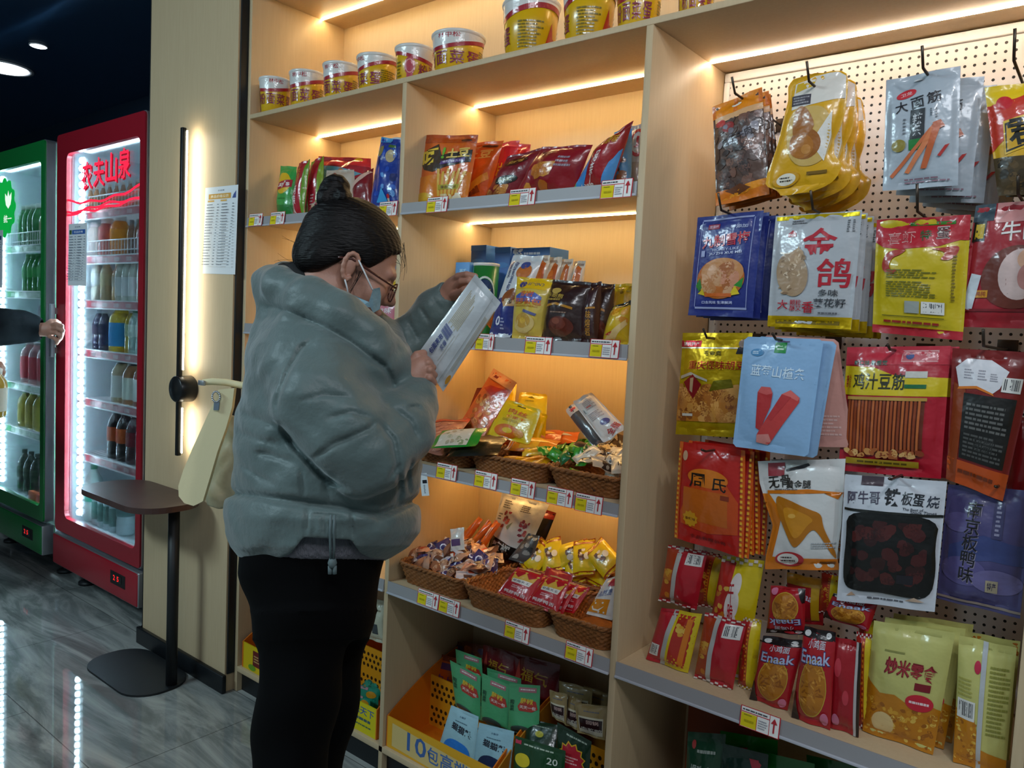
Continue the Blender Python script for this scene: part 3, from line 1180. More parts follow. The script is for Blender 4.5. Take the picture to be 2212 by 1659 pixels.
# green fridge
A = GX0
row([('pet', '2c8a44', None, 'dfe8dc')] * 4, GS[0], A + .44, .075, .13, 'green bottle on the top shelf of the green fridge', 'green bottles, top shelf of green fridge', 1.1, 2)
row([('jar', 'a8b070', 'b8bc88', 'e4ece0')] * 2, GS[0], A + .77, .11, .13, 'olive tinted jar bottle on the top shelf of the green fridge', 'olive bottles, top shelf of green fridge', .95, 1)
row([('pet', '1e8c34', '3aa050', '188a3a')] * 5, GS[1], A + .52, .075, .13, 'green bottle in the row under the olive jars', 'green bottles, second shelf of green fridge', 1.0, 2)
row([('pet', 'a8a0a8', 'c8c0c4', 'e8e8ec')] * 2, GS[2], A + .72, .08, .15, 'greyish bottle behind the reaching arm', 'grey bottles, green fridge', 1)
row([('jar', 'd49a9c', 'd84a54', 'f0e8e8')] * 3, GS[3], A + .5, .125, .13, 'large pink drink bottle with red band in the green fridge', 'pink bottles, green fridge', 1.15)
row([('jar', 'b8a838', 'c8b850', '3aa04c')] * 3, GS[4], A + .46, .115, .13, 'yellow tea bottle low in the green fridge', 'yellow bottles, green fridge', 1)
row([('pet', '3a9a88', None, '50a860')] * 1, GS[4], A + .84, .1, .13, 'teal bottle right of the yellow tea bottles', None, 1)
row([('big', '1c3a24', '2a4a30', '20402c')] * 3, .346, A + .45, .1, .13, 'dark green bottle at the bottom of the green fridge', 'dark bottles, green fridge', .85)
row([('pet', 'b8a8b0', 'd0b8c0', 'e4d8dc')] * 2, .346, A + .78, .075, .13, 'pale pink bottle at the bottom right of the green fridge', 'pale pink bottles, green fridge', 1)
for i, (x, c_) in enumerate(((.56, 'd8642a'), (.68, 'd84a28'), (.79, 'b82c30'))):
    tag(MB().rbox((-.05, -.012, 0), (.05, .012, .055), paper(c_), .003).build('small_box', M=Matrix.Translation((A + x - .02, .07, .346))), ['orange box at the front bottom of the green fridge', 'red orange box at the front bottom, middle of three', 'dark red box at the front bottom right of the green fridge'][i], 'box')
# ------------------------------------------------------------------ hanging packs on the pegboard
HOOK = mat('dark_steel_hook', '4a4038', rough=.35, metal=.7)


def hook(px, py, Y, label, up=.03):
    """peg hook whose rod passes the pixel at depth Y; tip towards the shopper"""
    p = atY(px, py, Y)
    mb = MB()
    tip = Vector((p.x, Y - .045, p.z + .004))
    mb.tube([tip + Vector((0, -.022, up)), tip, Vector((p.x, .3, p.z)), Vector((p.x, .401, p.z))], .0028, HOOK, 8)
    mb.rbox((p.x - .02, .397, p.z - .012), (p.x + .02, .401, p.z + .022), HOOK, .001)
    tag(mb.build('peg_hook'), label, 'hook', 'pegboard hooks')


def behind(src, n, dy, dx, label, group, dz=0, rot=0):
    """more of the same pouch on the same hook, behind the front one"""
    out = []
    bpy.context.view_layer.update()
    R = random.Random(int(src.location.x * 1000))
    for i in range(1, n + 1):
        M = Matrix.Translation((dx * i, dy * i, dz * i)) @ src.matrix_world @ Matrix.Rotation(R.uniform(-.04, .04) + rot * i, 4, 'Z') @ Matrix.Rotation(R.uniform(-.06, .06), 4, 'Y')
        c = copy_tree(src, M=M, label=label)
        if 'group' in c.keys():
            del c['group']
        c['group'] = group
        out.append(c)
    return out


bpy.context.view_layer.update()
PY = .1
NUT = ['8a4a1e', 'b8702e', '6a3416', 'd08a3c']
# A  dried meat in clear film with orange header
o = pouch('snack_pouch', 'clear pouch of dark dried meat with orange header card, top left of the pegboard', 'snack pouch', (1540, 232), (1646, 188), (1663, 420), (1548, 446), '5a4238', [
    ('r', 0, .86, 1, 1, 'e88a10'), ('r', 0, .87, .07, .99, 'd8701a'), ('r', .93, .87, 1, .99, 'd8701a'), ('r', .44, .87, .52, .99, 'd8701a'), ('e', .5, .93, .1, .018, 'f4ece0'), ('r', .06, .8, 1, .86, 'd8a878'),
    ('n', .03, .14, .97, .8, 70, .12, ['4a3530', '6a4a40', '3a2c2a', '7a5648', '54423c'], 4), ('e', .18, .79, .1, .035, 'b8302a'), ('e', .34, .73, .12, .05, '8e2c2c'), ('n', .1, .55, .9, .75, 12, .1, ['7a7884', '8a8890', '6e6a74'], 8),
    ('x', '风干牛肉', .5, .6, .6, .09, '2a2428', 10), ('r', 0, 0, 1, .13, 'd8740e'), ('p', [(.1, .03), (.6, .14), (1, .16), (1, .1), (.5, .06)], 'e8921a'), ('p', [(.2, .12), (.5, .16), (.7, .1), (.4, .06)], '6a3c22')], T=.016, Y=PY + .03, wr=.3)
behind(o, 2, .03, .004, 'clear dried meat pouch with orange header hanging behind the front one', 'dried meat pouches behind the front one')
hook(1604, 216, PY + .03, 'peg hook of the orange headed dried meat pouch', .03)
# B  shaped egg pouch
PB = [(0, .22, .58), (.04, .2, .8), (.1, .02, .9), (.2, .04, .96), (.3, .1, .86), (.42, .16, .86), (.52, .2, .93), (.64, .24, .98), (.8, .3, 1), (.92, .3, 1), (.97, .36, .98), (1, .62, .92)]
o = pouch('snack_pouch', 'yellow shaped pouch showing a brown braised drumstick, second on the top row', 'snack pouch', (1652, 172), (1832, 150), (1826, 405), (1650, 428), 'e0a812', [
    ('p', [(.36, .7), (.98, .76), (.98, .95), (.9, .99), (.62, .98), (.4, .92)], 'e2dcd2'), ('p', [(.4, .84), (.62, .89), (.64, .96), (.42, .92)], 'd8b030'), ('r', .36, .73, .6, .82, '4a4650'), ('l', .38, .74, .58, .81, 3, 'a8a4a8'),
    ('q', [(.36, .68), (.5, .72), (.8, .7), (.86, .48), (.8, .28), (.62, .2), (.38, .24), (.3, .45)], 'd2ae60'), ('p', [(.62, .4), (.86, .66), (.84, .46), (.76, .24)], 'e6e2da'),
    ('e', .54, .4, .19, .13, '9a5a14'), ('e', .5, .38, .15, .1, 'b06c1c'), ('q', [(.42, .72), (.56, .72), (.7, .5), (.4, .45), (.38, .55)], 'a4621a'), ('e', .56, .35, .06, .04, 'c8863a'), ('e', .3, .125, .17, .06, 'd49a10', 10), ('e', .3, .125, .12, .048, 'e8e2d0', 10), ('l', .22, .1, .38, .15, 2, '3a3428'), ('r', .56, .14, .8, .165, '7a5a10')], T=.018, Y=PY, prof=PB, wr=.25)
for i, c in enumerate(behind(o, 3, .045, .012, 'yellow shaped drumstick pouch hanging behind the front yellow one', 'yellow pouches behind the front one', -.008, .05)):
    pass
hook(1762, 192, PY, 'peg hook of the yellow shaped pouches', .035)
# C  silver grey strip pouch
o = pouch('snack_pouch', 'silver grey pouch with orange chilli strips hanging third on the top row', 'snack pouch', (1915, 174), (2075, 141), (2069, 400), (1907, 413), 'a9b4be', [
    ('e', .3, .83, .14, .037, 'c8303a', 12), ('x', '卫龙', .3, .83, .16, .03, 'e8c8c8', 10), ('x', '大', .24, .72, .17, .1, '26262c', 8, .03), ('x', '面', .46, .74, .18, .1, '26262c', 8, .03), ('x', '筋', .68, .765, .19, .1, '26262c', 8, .03),
    ('r', .37, .42, .57, .68, '2e3034'), ('x', '辣\n条', .47, .545, .14, .2, 'c4c8cc', 0, .01), ('r', .36, .33, .57, .42, '1f7a34'), ('l', .27, .47, .31, .62, 5, '50545c'), ('l', .64, .6, .67, .67, 4, '50545c', 2), ('l', .71, .58, .74, .67, 4, '50545c', 5),
    ('e', .22, .38, .1, .055, '8a7a20'), ('p', [(.1, .12), (.14, .1), (.62, .44), (.82, .5), (.8, .54), (.7, .54)], 'c86a3e'), ('p', [(.3, .14), (.36, .13), (.7, .44), (.66, .5)], 'd67c4c'), ('p', [(.52, .16), (.6, .16), (.78, .5), (.68, .5)], 'c06034'), ('p', [(.68, .5), (.84, .5), (.78, .56), (.68, .54)], 'b85a30'),
    ('p', [(.74, .26), (.78, .25), (.9, .35), (.84, .34)], 'b83430'), ('l', .3, .04, .9, .09, 2, '8a6a78', 3), ('e', .45, .94, .06, .009, 'd8dce0')], T=.013, Y=PY, wr=.3)
for i, c in enumerate(behind(o, 4, .036, .018, 'silver grey chilli strip pouch hanging behind the front grey one', 'grey pouches behind the front one', -.01, -.05)):
    pass
hook(2004, 165, PY, 'peg hook of the silver grey pouches', .035)
# D  red and yellow, cut by the frame
o = pouch('snack_pouch', 'red and yellow pouch with a large black character at the right edge, top row', 'snack pouch', (2127, 190), (2300, 168), (2305, 416), (2156, 424), 'd8a818', [
    ('r', 0, .82, 1, 1, 'e8c41c'), ('p', [(0, .4), (0, .82), (.4, .86), (1, 1), (1, .6), (.3, .55)], 'c8341e'), ('e', .24, .83, .11, .06, 'c8202a'), ('p', [(.18, .36), (1, .5), (1, .78), (.2, .66)], 'e0b424'), ('p', [(.2, .38), (.98, .52), (.98, .76), (.22, .64)], '201c10'), ('p', [(.22, .4), (.96, .53), (.96, .74), (.24, .62)], 'd4a41c'), ('x', '君', .45, .56, .4, .24, '17140c', 6, .05),
    ('r', 0, .0, 1, .34, '4a3a20'), ('n', .02, .02, .98, .33, 30, .1, ['3a2e1c', '5a4628', '2c2418'], 3)], T=.016, Y=PY + .02)
behind(o, 1, .03, .01, 'red and yellow pouch behind the one with the large black character', 'red and yellow pouches behind')
hook(2196, 150, PY + .02, 'peg hook at the right edge above the red and yellow pouch', .05)
# E  navy plums
o = pouch('snack_pouch', 'navy blue pouch with a round picture of preserved plums, left of the second row', 'snack pouch', (1508, 470), (1649, 454), (1625, 686), (1487, 681), '24307c', [
    ('p', [(.1, .07), (.9, .07), (.9, .09), (.1, .09)], '9aa4d0'), ('p', [(.1, .95), (.88, .95), (.88, .965), (.1, .965)], '9aa4d0'), ('r', .09, .09, .102, .95, '8a94c4'), ('r', .885, .09, .897, .95, '8a94c4'),
    ('r', .2, .86, .38, .91, '8e2440'), ('x', '溜溜梅', .29, .885, .15, .03, 'd8b8c8'), ('x', '零添加', .68, .87, .26, .035, 'b8c0e0'), ('x', '九制雪梅', .5, .745, .73, .125, 'e4c4c4', 4, .055), ('x', '九制雪梅', .5, .745, .72, .122, 'c02438', 4, .02), ('x', 'HONEY-LIKE', .52, .655, .4, .025, 'c0c8e8', 2), ('x', 'JIU ZHI XUE MEI', .52, .615, .5, .03, 'd0d6f0', 2), ('r', .14, .59, .2, .65, '9aa4d0'),
    ('e', .48, .37, .37, .2, 'b8641e'), ('e', .5, .43, .33, .14, 'c88a54'), ('n', .2, .22, .76, .52, 16, .13, ['c89468', 'b87844', 'd8a47c', 'a8602e', 'cc8a6a'], 11), ('p', [(.1, .3), (.16, .38), (.2, .28), (.16, .24)], '2a7a2c'), ('p', [(.7, .3), (.84, .38), (.82, .28)], '2e8a30'), ('p', [(.14, .22), (.26, .2), (.22, .27)], 'c8b018'), ('p', [(.64, .2), (.8, .22), (.72, .3)], 'd8c020'), ('r', .26, .19, .68, .225, 'c86018'), ('x', '口含风味 生津解渴', .46, .135, .48, .03, 'c4cae8')], T=.012, Y=PY + .01, wr=.2)
behind(o, 3, .026, .008, 'navy blue plum pouch hanging behind the front navy one', 'navy pouches behind the front one', -.002)
hook(1575, 464, PY + .01, 'peg hook of the navy blue plum pouches', .035)
# F  silver sunflower seeds
o = pouch('snack_pouch', 'silver pouch with gold ends, big red characters and a seed hand, second row', 'snack pouch', (1675, 467), (1863, 454), (1839, 712), (1657, 705), 'b2b6bb', [
    ('@foil', 'r', .02, .955, .98, .99, 'd8b80a'), ('@foil', 'r', .0, 0, 1, .1, 'd8b008'), ('r', .1, .03, .86, .065, '7a6404'), ('x', '金', .57, .74, .4, .26, 'b4182c', 0, .035), ('x', '鸽', .76, .475, .38, .25, 'b4182c', 0, .035), ('p', [(.19, .8), (.29, .8), (.29, .83), (.24, .86), (.19, .83)], 'b8202c'), ('x', '金鸽', .24, .815, .08, .03, 'e0c8c8'), ('l', .22, .91, .4, .95, 2, '686a70'),
    ('l', .86, .82, .89, .93, 6, '484a50'), ('l', .92, .82, .95, .93, 6, '484a50', 3), ('e', .28, .47, .19, .2, 'a88a6a', 14), ('e', .32, .62, .1, .06, 'b89878', 60), ('n', .13, .3, .42, .66, 46, .04, ['c8ac8c', '8a6c50', 'd8c0a4', '9a7e60', 'b4967a'], 6, .4), ('p', [(.3, .66), (.34, .72), (.36, .66)], 'b89a78'),
    ('x', '多味', .72, .305, .22, .06, '3a3c42'), ('x', '葵花籽', .74, .22, .36, .075, '3a3c42'), ('x', '大', .19, .2, .13, .085, 'b4182c', 0, .03), ('x', '颗粒\n酥又', .35, .195, .14, .1, 'b4182c', 0, .01), ('x', '香', .5, .18, .14, .1, 'b4182c', 0, .03), ('l', .62, .12, .84, .145, 1, '606268')], T=.013, Y=PY + .01, wr=.25)
behind(o, 4, .024, .009, 'silver seed pouch hanging behind the front silver one', 'silver pouches behind the front one', -.004)
hook(1770, 462, PY + .01, 'peg hook of the silver seed pouches', .035)
# G  yellow and red prawn pouch
pouch('snack_pouch', 'yellow pouch with red top and two curled red prawns, second row', 'snack pouch', (1894, 475), (2098, 464), (2080, 736), (1884, 717), 'c8b012', [
    ('r', 0, .8, 1, 1, 'b4202e'), ('p', [(0, .8), (.1, .75), (.3, .73), (.7, .75), (1, .82), (1, .84), (0, .84)], 'b4202e'), ('r', 0, 0, 1, .07, 'b4202e'), ('r', .38, .93, .86, .96, '3a7a2a'), ('x', '喜虾', .3, .83, .3, .1, 'e0d0c8', 4, .04), ('x', '喜虾', .3, .83, .29, .09, 'b43a40', 4, .01), ('x', '特', .56, .845, .12, .09, '3a5a34', 4, .02), ('x', '蛋', .74, .86, .15, .11, 'ded8d0', 2, .05), ('x', '蛋', .74, .86, .14, .1, '6a4a4a', 2, .02),
    ('q', [(.1, .62), (.14, .7), (.26, .73), (.38, .73), (.3, .68), (.22, .66), (.18, .6), (.2, .55), (.28, .56), (.26, .52), (.16, .52), (.1, .56)], 'a83020'), ('q', [(.6, .73), (.78, .74), (.92, .76), (.9, .68), (.82, .63), (.72, .64), (.78, .68), (.76, .71)], 'a83020'), 
    ('l', .16, .48, .7, .56, 4, '6a6a18'), ('l', .16, .32, .7, .46, 7, '6a6a18', 4), ('b', .56, .19, .8, .29), ('r', .38, .19, .54, .29, '9aa09a'), ('l', .14, .09, .76, .13, 1, '9a2a20'), ('l', .86, .3, .9, .68, 14, '6a5a14', 2), ('r', .12, .155, .8, .162, '5a5a10')], T=.02, Y=PY + .02, wr=.3)
hook(1992, 468, PY + .02, 'peg hook of the yellow prawn pouch', .05)
# H  dark red beef, cut by the frame
pouch('snack_pouch', 'dark red pouch with white characters at the right edge of the second row', 'snack pouch', (2108, 444), (2292, 427), (2264, 711), (2069, 706), '9c1c28', [
    ('r', 0, .86, .26, 1, '3a4a54'), ('r', .28, .84, 1, 1, 'c88a88'), ('r', .02, .7, .18, .86, '1c1a18'), ('r', .05, .72, .16, .84, 'c8a81a'), ('x', '牛肉', .6, .77, .46, .16, 'e4e0dc', 3, .03), ('e', .6, .4, .4, .25, '6a3024'), ('e', .64, .42, .24, .2, 'd0b8b4'), ('e', .72, .54, .12, .08, 'd8a88c'), ('e', .72, .4, .1, .1, 'b8807a'), ('r', .14, .24, .3, .3, 'c88a1a'), ('x', '鸭肫', .22, .27, .12, .04, '8a3018'), ('p', [(0, .14), (.14, .14), (.2, .42), (.08, .44)], 'c4ccd4'), ('r', 0, .13, 1, .15, '7a1820')], T=.018, Y=PY + .03, wr=.3)
hook(2205, 432, PY + .03, 'peg hook at the right edge above the dark red pouch', .03)
# I  gold bean pouch
pouch('snack_pouch', 'shiny gold pouch of fried broad beans beside the divider, third row', 'snack pouch', (1476, 719), (1625, 719), (1604, 946), (1460, 938), 'c8a408', [
    ('r', 0, .865, .3, .925, 'b82430'), ('x', '重庆特产', .15, .893, .24, .035, 'f0dcd8'), ('r', 0, .85, 1, .86, 'e8e4d8'), ('p', [(.82, .8), (.98, .8), (.96, .86), (.9, .88), (.84, .86)], '2a2a30'), ('e', .9, .9, .06, .04, '8a7a70'), ('x', '弓金奥', .5, .805, .26, .05, '5a4a08'), ('x', '重庆怪味胡豆', .56, .69, .84, .095, 'e8c018', 0, .06), ('x', '重庆怪味胡豆', .56, .69, .82, .085, 'a8281a', 0, .025),
    ('@film', 'r', 0, .14, 1, .44, 'b8721e'), ('@film', 'n', .02, .15, .98, .5, 70, .1, ['c88a3c', 'a8621e', 'd89c50', '8a4a14', 'bc7a30'], 5), ('p', [(.02, .58), (.2, .62), (.46, .55), (.46, .53), (.2, .59), (.02, .55)], 'd8d0c4'), ('p', [(.08, .52), (.24, .6), (.38, .5), (.26, .36)], '9a1c24'), ('p', [(.2, .56), (.26, .57), (.24, .42), (.2, .44)], 'd8b890'), ('p', [(.5, .44), (.84, .48), (.8, .56), (.56, .54)], '7a7010'), ('@film', 'r', .1, .19, .26, .215, 'd0ccc0')], T=.016, Y=PY + .02, mk=foil, wr=.35, eps=.0012)
hook(1544, 734, PY + .02, 'peg hook of the gold bean pouch', .02)
# J  blue hawthorn
RC = [(0, .05, .95), (.01, .02, .98), (.03, 0, 1), (.97, 0, 1), (.99, .02, .98), (1, .05, .95)]
o = pouch('snack_pouch', 'light blue pouch with two crossed red fruit bars, front of the third row', 'snack pouch', (1609, 727), (1779, 733), (1745, 988), (1583, 964), '8fb6dc', [
    ('r', .42, .87, .57, .96, '1c8a3c'), ('l', .45, .89, .54, .945, 2, 'd8f0dc'), ('r', .44, .965, .6, .975, '6a5a80'), ('e', .2, .865, .085, .033, '4a88b8'), ('l', .14, .85, .26, .88, 2, 'd0e4f4'), ('x', '蓝莓山楂条', .5, .705, .7, .1, 'cfe2f0', -2, .02),
    ('p', [(.28, .52), (.32, .57), (.44, .57), (.48, .52), (.47, .4), (.36, .18), (.3, .2)], 'b83234'), ('p', [(.28, .52), (.32, .57), (.44, .57), (.48, .52), (.4, .5)], 'd05a58'), ('p', [(.6, .52), (.7, .56), (.82, .5), (.82, .46), (.5, .07), (.32, .08), (.32, .14)], 'c8403e'), ('p', [(.6, .52), (.7, .56), (.82, .5), (.8, .47), (.7, .5)], 'dc6a64'), ('p', [(.32, .14), (.48, .16), (.52, .1), (.48, .06), (.32, .07)], 'd88880'), ('p', [(.44, .3), (.5, .28), (.72, .5), (.6, .52)], 'bc3638')], T=.01, Y=.045, prof=RC, wr=.2, lean=-2)
c = behind(o, 1, .02, .012, 'light blue fruit bar pouch directly behind the front light blue one', 'blue pouch behind', 0)
pouch('snack_pouch', 'pale pink pouch sticking out to the right behind the light blue pouches', 'snack pouch', (1650, 724), (1810, 733), (1843, 967), (1662, 962), 'c88f84', [('l', .6, .1, .9, .3, 6, 'd8b0a8'), ('r', .1, .5, .5, .7, 'd8a49a')], T=.01, Y=.1, prof=RC, wr=.2)
hook(1692, 738, .045, 'peg hook of the light blue pouches', .012)
# K  soybean sticks
o = pouch('snack_pouch', 'red pouch with yellow band and a window of brown bean sticks, third row', 'snack pouch', (1831, 750), (2054, 747), (2032, 1035), (1811, 1016), 'b0182c', [
    ('p', [(0, .62), (0, .85), (.3, .84), (.5, .78), (1, .76), (1, .62)], 'd4bc18'), ('r', 0, .86, 1, 1, 'c03040'), ('r', .56, .88, .9, .97, 'd89a9c'), ('r', .57, .89, .89, .96, 'c86870'), ('e', .64, .925, .04, .025, '5a6a9a'), ('x', '新口味·新感觉', .26, .875, .34, .04, '2c7a68'), ('x', '鸡汁豆筋', .36, .73, .52, .13, '2c2c14', 0, .03), ('x', '素食', .05, .73, .06, .1, 'b04020'), ('r', .62, .76, .82, .81, 'c8c8c0'), ('r', .62, .68, .82, .71, '1f6a40'),
    ('r', .06, .16, .82, .6, '6a2a14')] + [('p', [(.07 + i * .0365, .17), (.092 + i * .0365, .17), (.094 + i * .0365, .59), (.072 + i * .0365, .59)], ['a04a20', 'b45a2a', '8e3e1a', 'bc6430'][i % 4]) for i in range(20)] + [('r', .06, .585, .84, .61, 'b89040'), ('n', .06, .14, .84, .2, 26, .05, ['c88a4a', 'a85a2a', '8a3a1a', 'd8a868'], 4), ('r', .08, .07, .8, .12, 'a88a1c'), ('l', .2, .08, .7, .11, 1, '5a4a10')], T=.022, Y=PY + .01, wr=.2)
behind(o, 1, .03, .01, 'red bean stick pouch behind the front one', 'bean stick pouches behind')
hook(1934, 760, PY + .01, 'peg hook of the red bean stick pouch', .01)
# L  dark window pouch
pouch('snack_pouch', 'brown red pouch with a black window and white label, right end of the third row', 'snack pouch', (2058, 752), (2240, 762), (2166, 1083), (2044, 1034), '7c1a18', [
    ('r', 0, 0, 1, .18, 'b84a14'), ('p', [(0, 0), (.16, 0), (.22, .7), (.05, .75)], '8a3a16'), ('p', [(.06, .86), (.2, .93), (.5, .93), (.74, .86), (.66, .74), (.58, .7), (.36, .74), (.12, .72)], 'd8d8de'), ('p', [(.12, .72), (.36, .74), (.58, .7), (.6, .685), (.36, .72), (.1, .7)], 'd87820'), ('l', .18, .78, .3, .86, 4, '9a9aa4'), ('l', .36, .78, .48, .86, 4, '9a9aa4', 3), ('l', .52, .78, .62, .84, 4, '9a9aa4', 6), ('b', .68, .72, .92, .82),
    ('r', .2, .2, .9, .68, '14110f'), ('l', .25, .42, .84, .62, 6, '60605e', 4), ('l', .25, .22, .84, .4, 6, '4c4c4a', 8), ('x', '秘制', .55, .33, .3, .1, '2a2a28', 0, .04), ('l', .2, .08, .8, .13, 1, '6a2a0c')], T=.016, Y=PY, wr=.2)
hook(2132, 752, PY, 'peg hook of the pouch with the black window', .03)
pouch('snack_pouch', 'deep red pouch showing only its left edge at the right frame edge', 'snack pouch', (2190, 900), (2250, 903), (2230, 1098), (2172, 1086), '8e1a1e', [('r', 0, 0, 1, .1, 'b03a1c')], T=.016, Y=PY + .06)
# M  orange red bag
o = pouch('snack_pouch', 'orange red bag with two black brush characters beside the divider, fourth row', 'snack pouch', (1469, 953), (1611, 973), (1607, 1206), (1456, 1161), 'bc1f16', [
    ('r', 0, 0, .06, 1, 'd8621a'), ('r', .94, 0, 1, 1, 'd8621a'), ('p', [(.08, .3), (.3, .66), (.5, .72), (.75, .66), (.92, .5), (.92, .2), (.5, .14), (.1, .18)], 'cc4c12'), ('r', .12, .24, .78, .56, 'c86414'), ('e', .48, .68, .3, .09, 'dc7a1a'), ('x', '周', .33, .645, .24, .14, '1c120c', 3, .03), ('x', '氏', .66, .64, .2, .13, '1c120c', -3, .03), ('r', .68, .5, .8, .545, '8a3010'), ('s', .25, .25, .12, 'd89a1a', 10), ('x', '香辣味', .25, .25, .16, .03, '6a2a0c'), ('x', '食品有限公司', .5, .085, .5, .035, '6a1410'), ('e', .12, .87, .04, .05, 'c8a080')] + [('r', .015, i * .05 + .01, .045, i * .05 + .035, 'e8b030') for i in range(19)] + [('r', .955, i * .05 + .01, .985, i * .05 + .035, 'e8b030') for i in range(19)], T=.012, Y=.08, wr=.2)
behind(o, 4, .018, .006, 'orange red bag stacked behind the front one with brush characters', 'orange red bags behind the front one', 0)
hook(1542, 975, .08, 'peg hook of the orange red bags', .006)
# N  golden leg
PN = [(0, .0, 1), (.04, 0, 1), (.12, .02, .97), (.4, .14, 1), (.6, .06, 1), (.8, 0, 1), (1, 0, 1)]
o = pouch('snack_pouch', 'white and orange pouch showing a golden drumstick, fourth row', 'snack pouch', (1638, 996), (1826, 991), (1811, 1232), (1654, 1229), 'd8d8d6', [
    ('p', [(0, 0), (1, 0), (1, .1), (.12, .12), (.2, .3), (.28, .5), (.22, .6), (.12, .7), (0, .7)], 'd8780f'), ('p', [(.1, .7), (.8, .7), (.95, .64), (1, .7), (.62, .74), (.1, .73)], 'd8780f'), ('r', .12, .86, .32, .98, 'a83a44'), ('p', [(.34, .9), (.56, .93), (.62, .95), (.6, .97), (.34, .92)], '2a2a30'), ('x', '无骨', .26, .81, .28, .11, '241c18', 6, .04), ('x', '黄金腿', .5, .785, .3, .075, '2a2420', 0, .02), ('l', .2, .73, .5, .75, 1, '7a7a7e'),
    ('q', [(.2, .69), (.34, .66), (.64, .56), (.78, .52), (.8, .42), (.84, .34), (.98, .12), (.94, .1), (.74, .36), (.66, .38), (.54, .26), (.44, .2), (.38, .26), (.24, .5)], 'b8700f'), ('q', [(.3, .6), (.6, .52), (.7, .46), (.62, .42), (.5, .3), (.42, .3), (.32, .48)], 'd08a1c'), ('e', .42, .5, .05, .02, 'e8b050'), ('e', .36, .1, .2, .07, 'b82c30'), ('e', .34, .1, .15, .055, 'e4e0d8'), ('l', .24, .07, .44, .13, 2, '4a3430'), ('l', .66, .2, .96, .26, 3, 'b0b4b8'), ('r', .76, .06, .96, .08, '7a4410')], T=.016, Y=PY, prof=PN, wr=.25)
behind(o, 1, .03, .01, 'white and orange drumstick pouch behind the front one', 'drumstick pouches behind')
# O  black tray pouch
pouch('snack_pouch', 'white pouch with a black framed tray of dark red eggs, fourth row', 'snack pouch', (1826, 1024), (2046, 1040), (2019, 1322), (1808, 1296), 'c8ccd4', [
    ('r', .18, .93, .4, 1, '4a3c44'), ('x', '阿牛哥', .22, .835, .34, .1, '4a4458', 4, .02), ('x', '铁', .51, .855, .16, .13, '14161c', 0, .05), ('x', '板蛋', .71, .85, .22, .1, '1a1c24', -3, .04), ('x', '烧', .9, .84, .11, .09, '2a3040', -4, .03), ('x', 'The Best of', .72, .775, .2, .02, '3a3e4a'), ('x', 'Snack Times', .82, .755, .24, .025, '3a3e4a'),
    ('r', .02, .725, 1, .745, '14140f'), ('q', [(.07, .13), (.2, .1), (.45, .11), (.7, .09), (.95, .1), (.98, .3), (.95, .5), (.97, .72), (.5, .73), (.05, .72), (.07, .5), (.05, .3)], '0e0d0c'), ('n', .15, .19, .88, .66, 46, .075, ['3c1414', '4c1c1a', '2e1010', '441818'], 7, 1.0), ('l', .32, .04, .7, .065, 1, '5a5a60'), ('p', [(.1, .05), (.2, .06), (.16, .09)], 'd8b090'), ('p', [(.7, .06), (.9, .07), (.8, .1)], 'd8b8a0'), ('r', .62, .2, .78, .27, '1c1820')], T=.022, Y=PY - .03, wr=.15)
hook(1938, 1034, PY - .03, 'peg hook of the white pouch with the black tray', .004)
# P  purple duck
pouch('snack_pouch', 'dull purple pouch with a column of dark characters at the right, fourth row', 'snack pouch', (2048, 1046), (2230, 1060), (2204, 1336), (2023, 1292), '4a4674', [
    ('p', [(.1, .5), (.5, .62), (1, .55), (1, .4), (.6, .42), (.1, .36)], '3a4478'), ('e', .3, .3, .28, .12, '5a5488'), ('e', .7, .25, .3, .1, '6a6494'), ('e', .2, .7, .2, .08, '5c5688'), ('x', '南\n京\n板\n鸭\n味', .36, .54, .2, .68, '8a8298', -2, .035), ('x', '南\n京\n板\n鸭\n味', .355, .545, .19, .67, '16141a', -2, .02), ('r', .6, .6, .72, .92, '3c3a62'), ('l', .63, .62, .69, .9, 8, '9a98b4'), ('r', .58, .16, .72, .26, 'a89c84'), ('x', '特产', .65, .21, .1, .07, '3a3650'), ('r', 0, .03, 1, .05, '8a7a70')], T=.02, Y=PY + .02, wr=.3)
hook(2160, 1050, PY + .02, 'peg hook of the dull purple pouch', .004)
# ------------------------------------------------------------------ packs standing on the right-hand shelf
RZ = .642
chk = lambda a, b, c, d: [('@paper', 'r', a + (c - a) * i / 9, b + (d - b) * (i % 2) / 2, a + (c - a) * (i + .8) / 9, b + (d - b) * (i % 2 + 1) / 2, 'e0d4cc') for i in range(9)]
back_art = [('r', .3, 0, .42, 1, 'b8b8b4'), ('b', .55, .74, .95, .93), ('r', .0, .06, .3, .94, 'a83a14'), ('n', .03, .1, .27, .6, 8, .12, ['d8a030', 'c87820'], 2)] + chk(0, .95, 1, 1) + chk(0, 0, 1, .05)
front_art = [('r', 0, .04, .42, .96, 'b82a20'), ('r', .36, .04, .46, .96, 'd8c01c'), ('n', .06, .3, .34, .75, 10, .1, ['d8a030', 'e0b850', 'c87820'], 3), ('e', .48, .62, .17, .13, 'e8e0dc'), ('e', .5, .45, .15, .12, 'e8e0dc'), ('e', .46, .3, .13, .1, 'e8e0dc'), ('e', .49, .78, .13, .1, 'e8e0dc'), ('x', '干\n脆\n面', .49, .54, .14, .5, 'b82430', 8, .03), ('x', '香', .74, .3, .14, .12, 'c86a18', 10)] + chk(0, .95, 1, 1) + chk(0, 0, 1, .05)
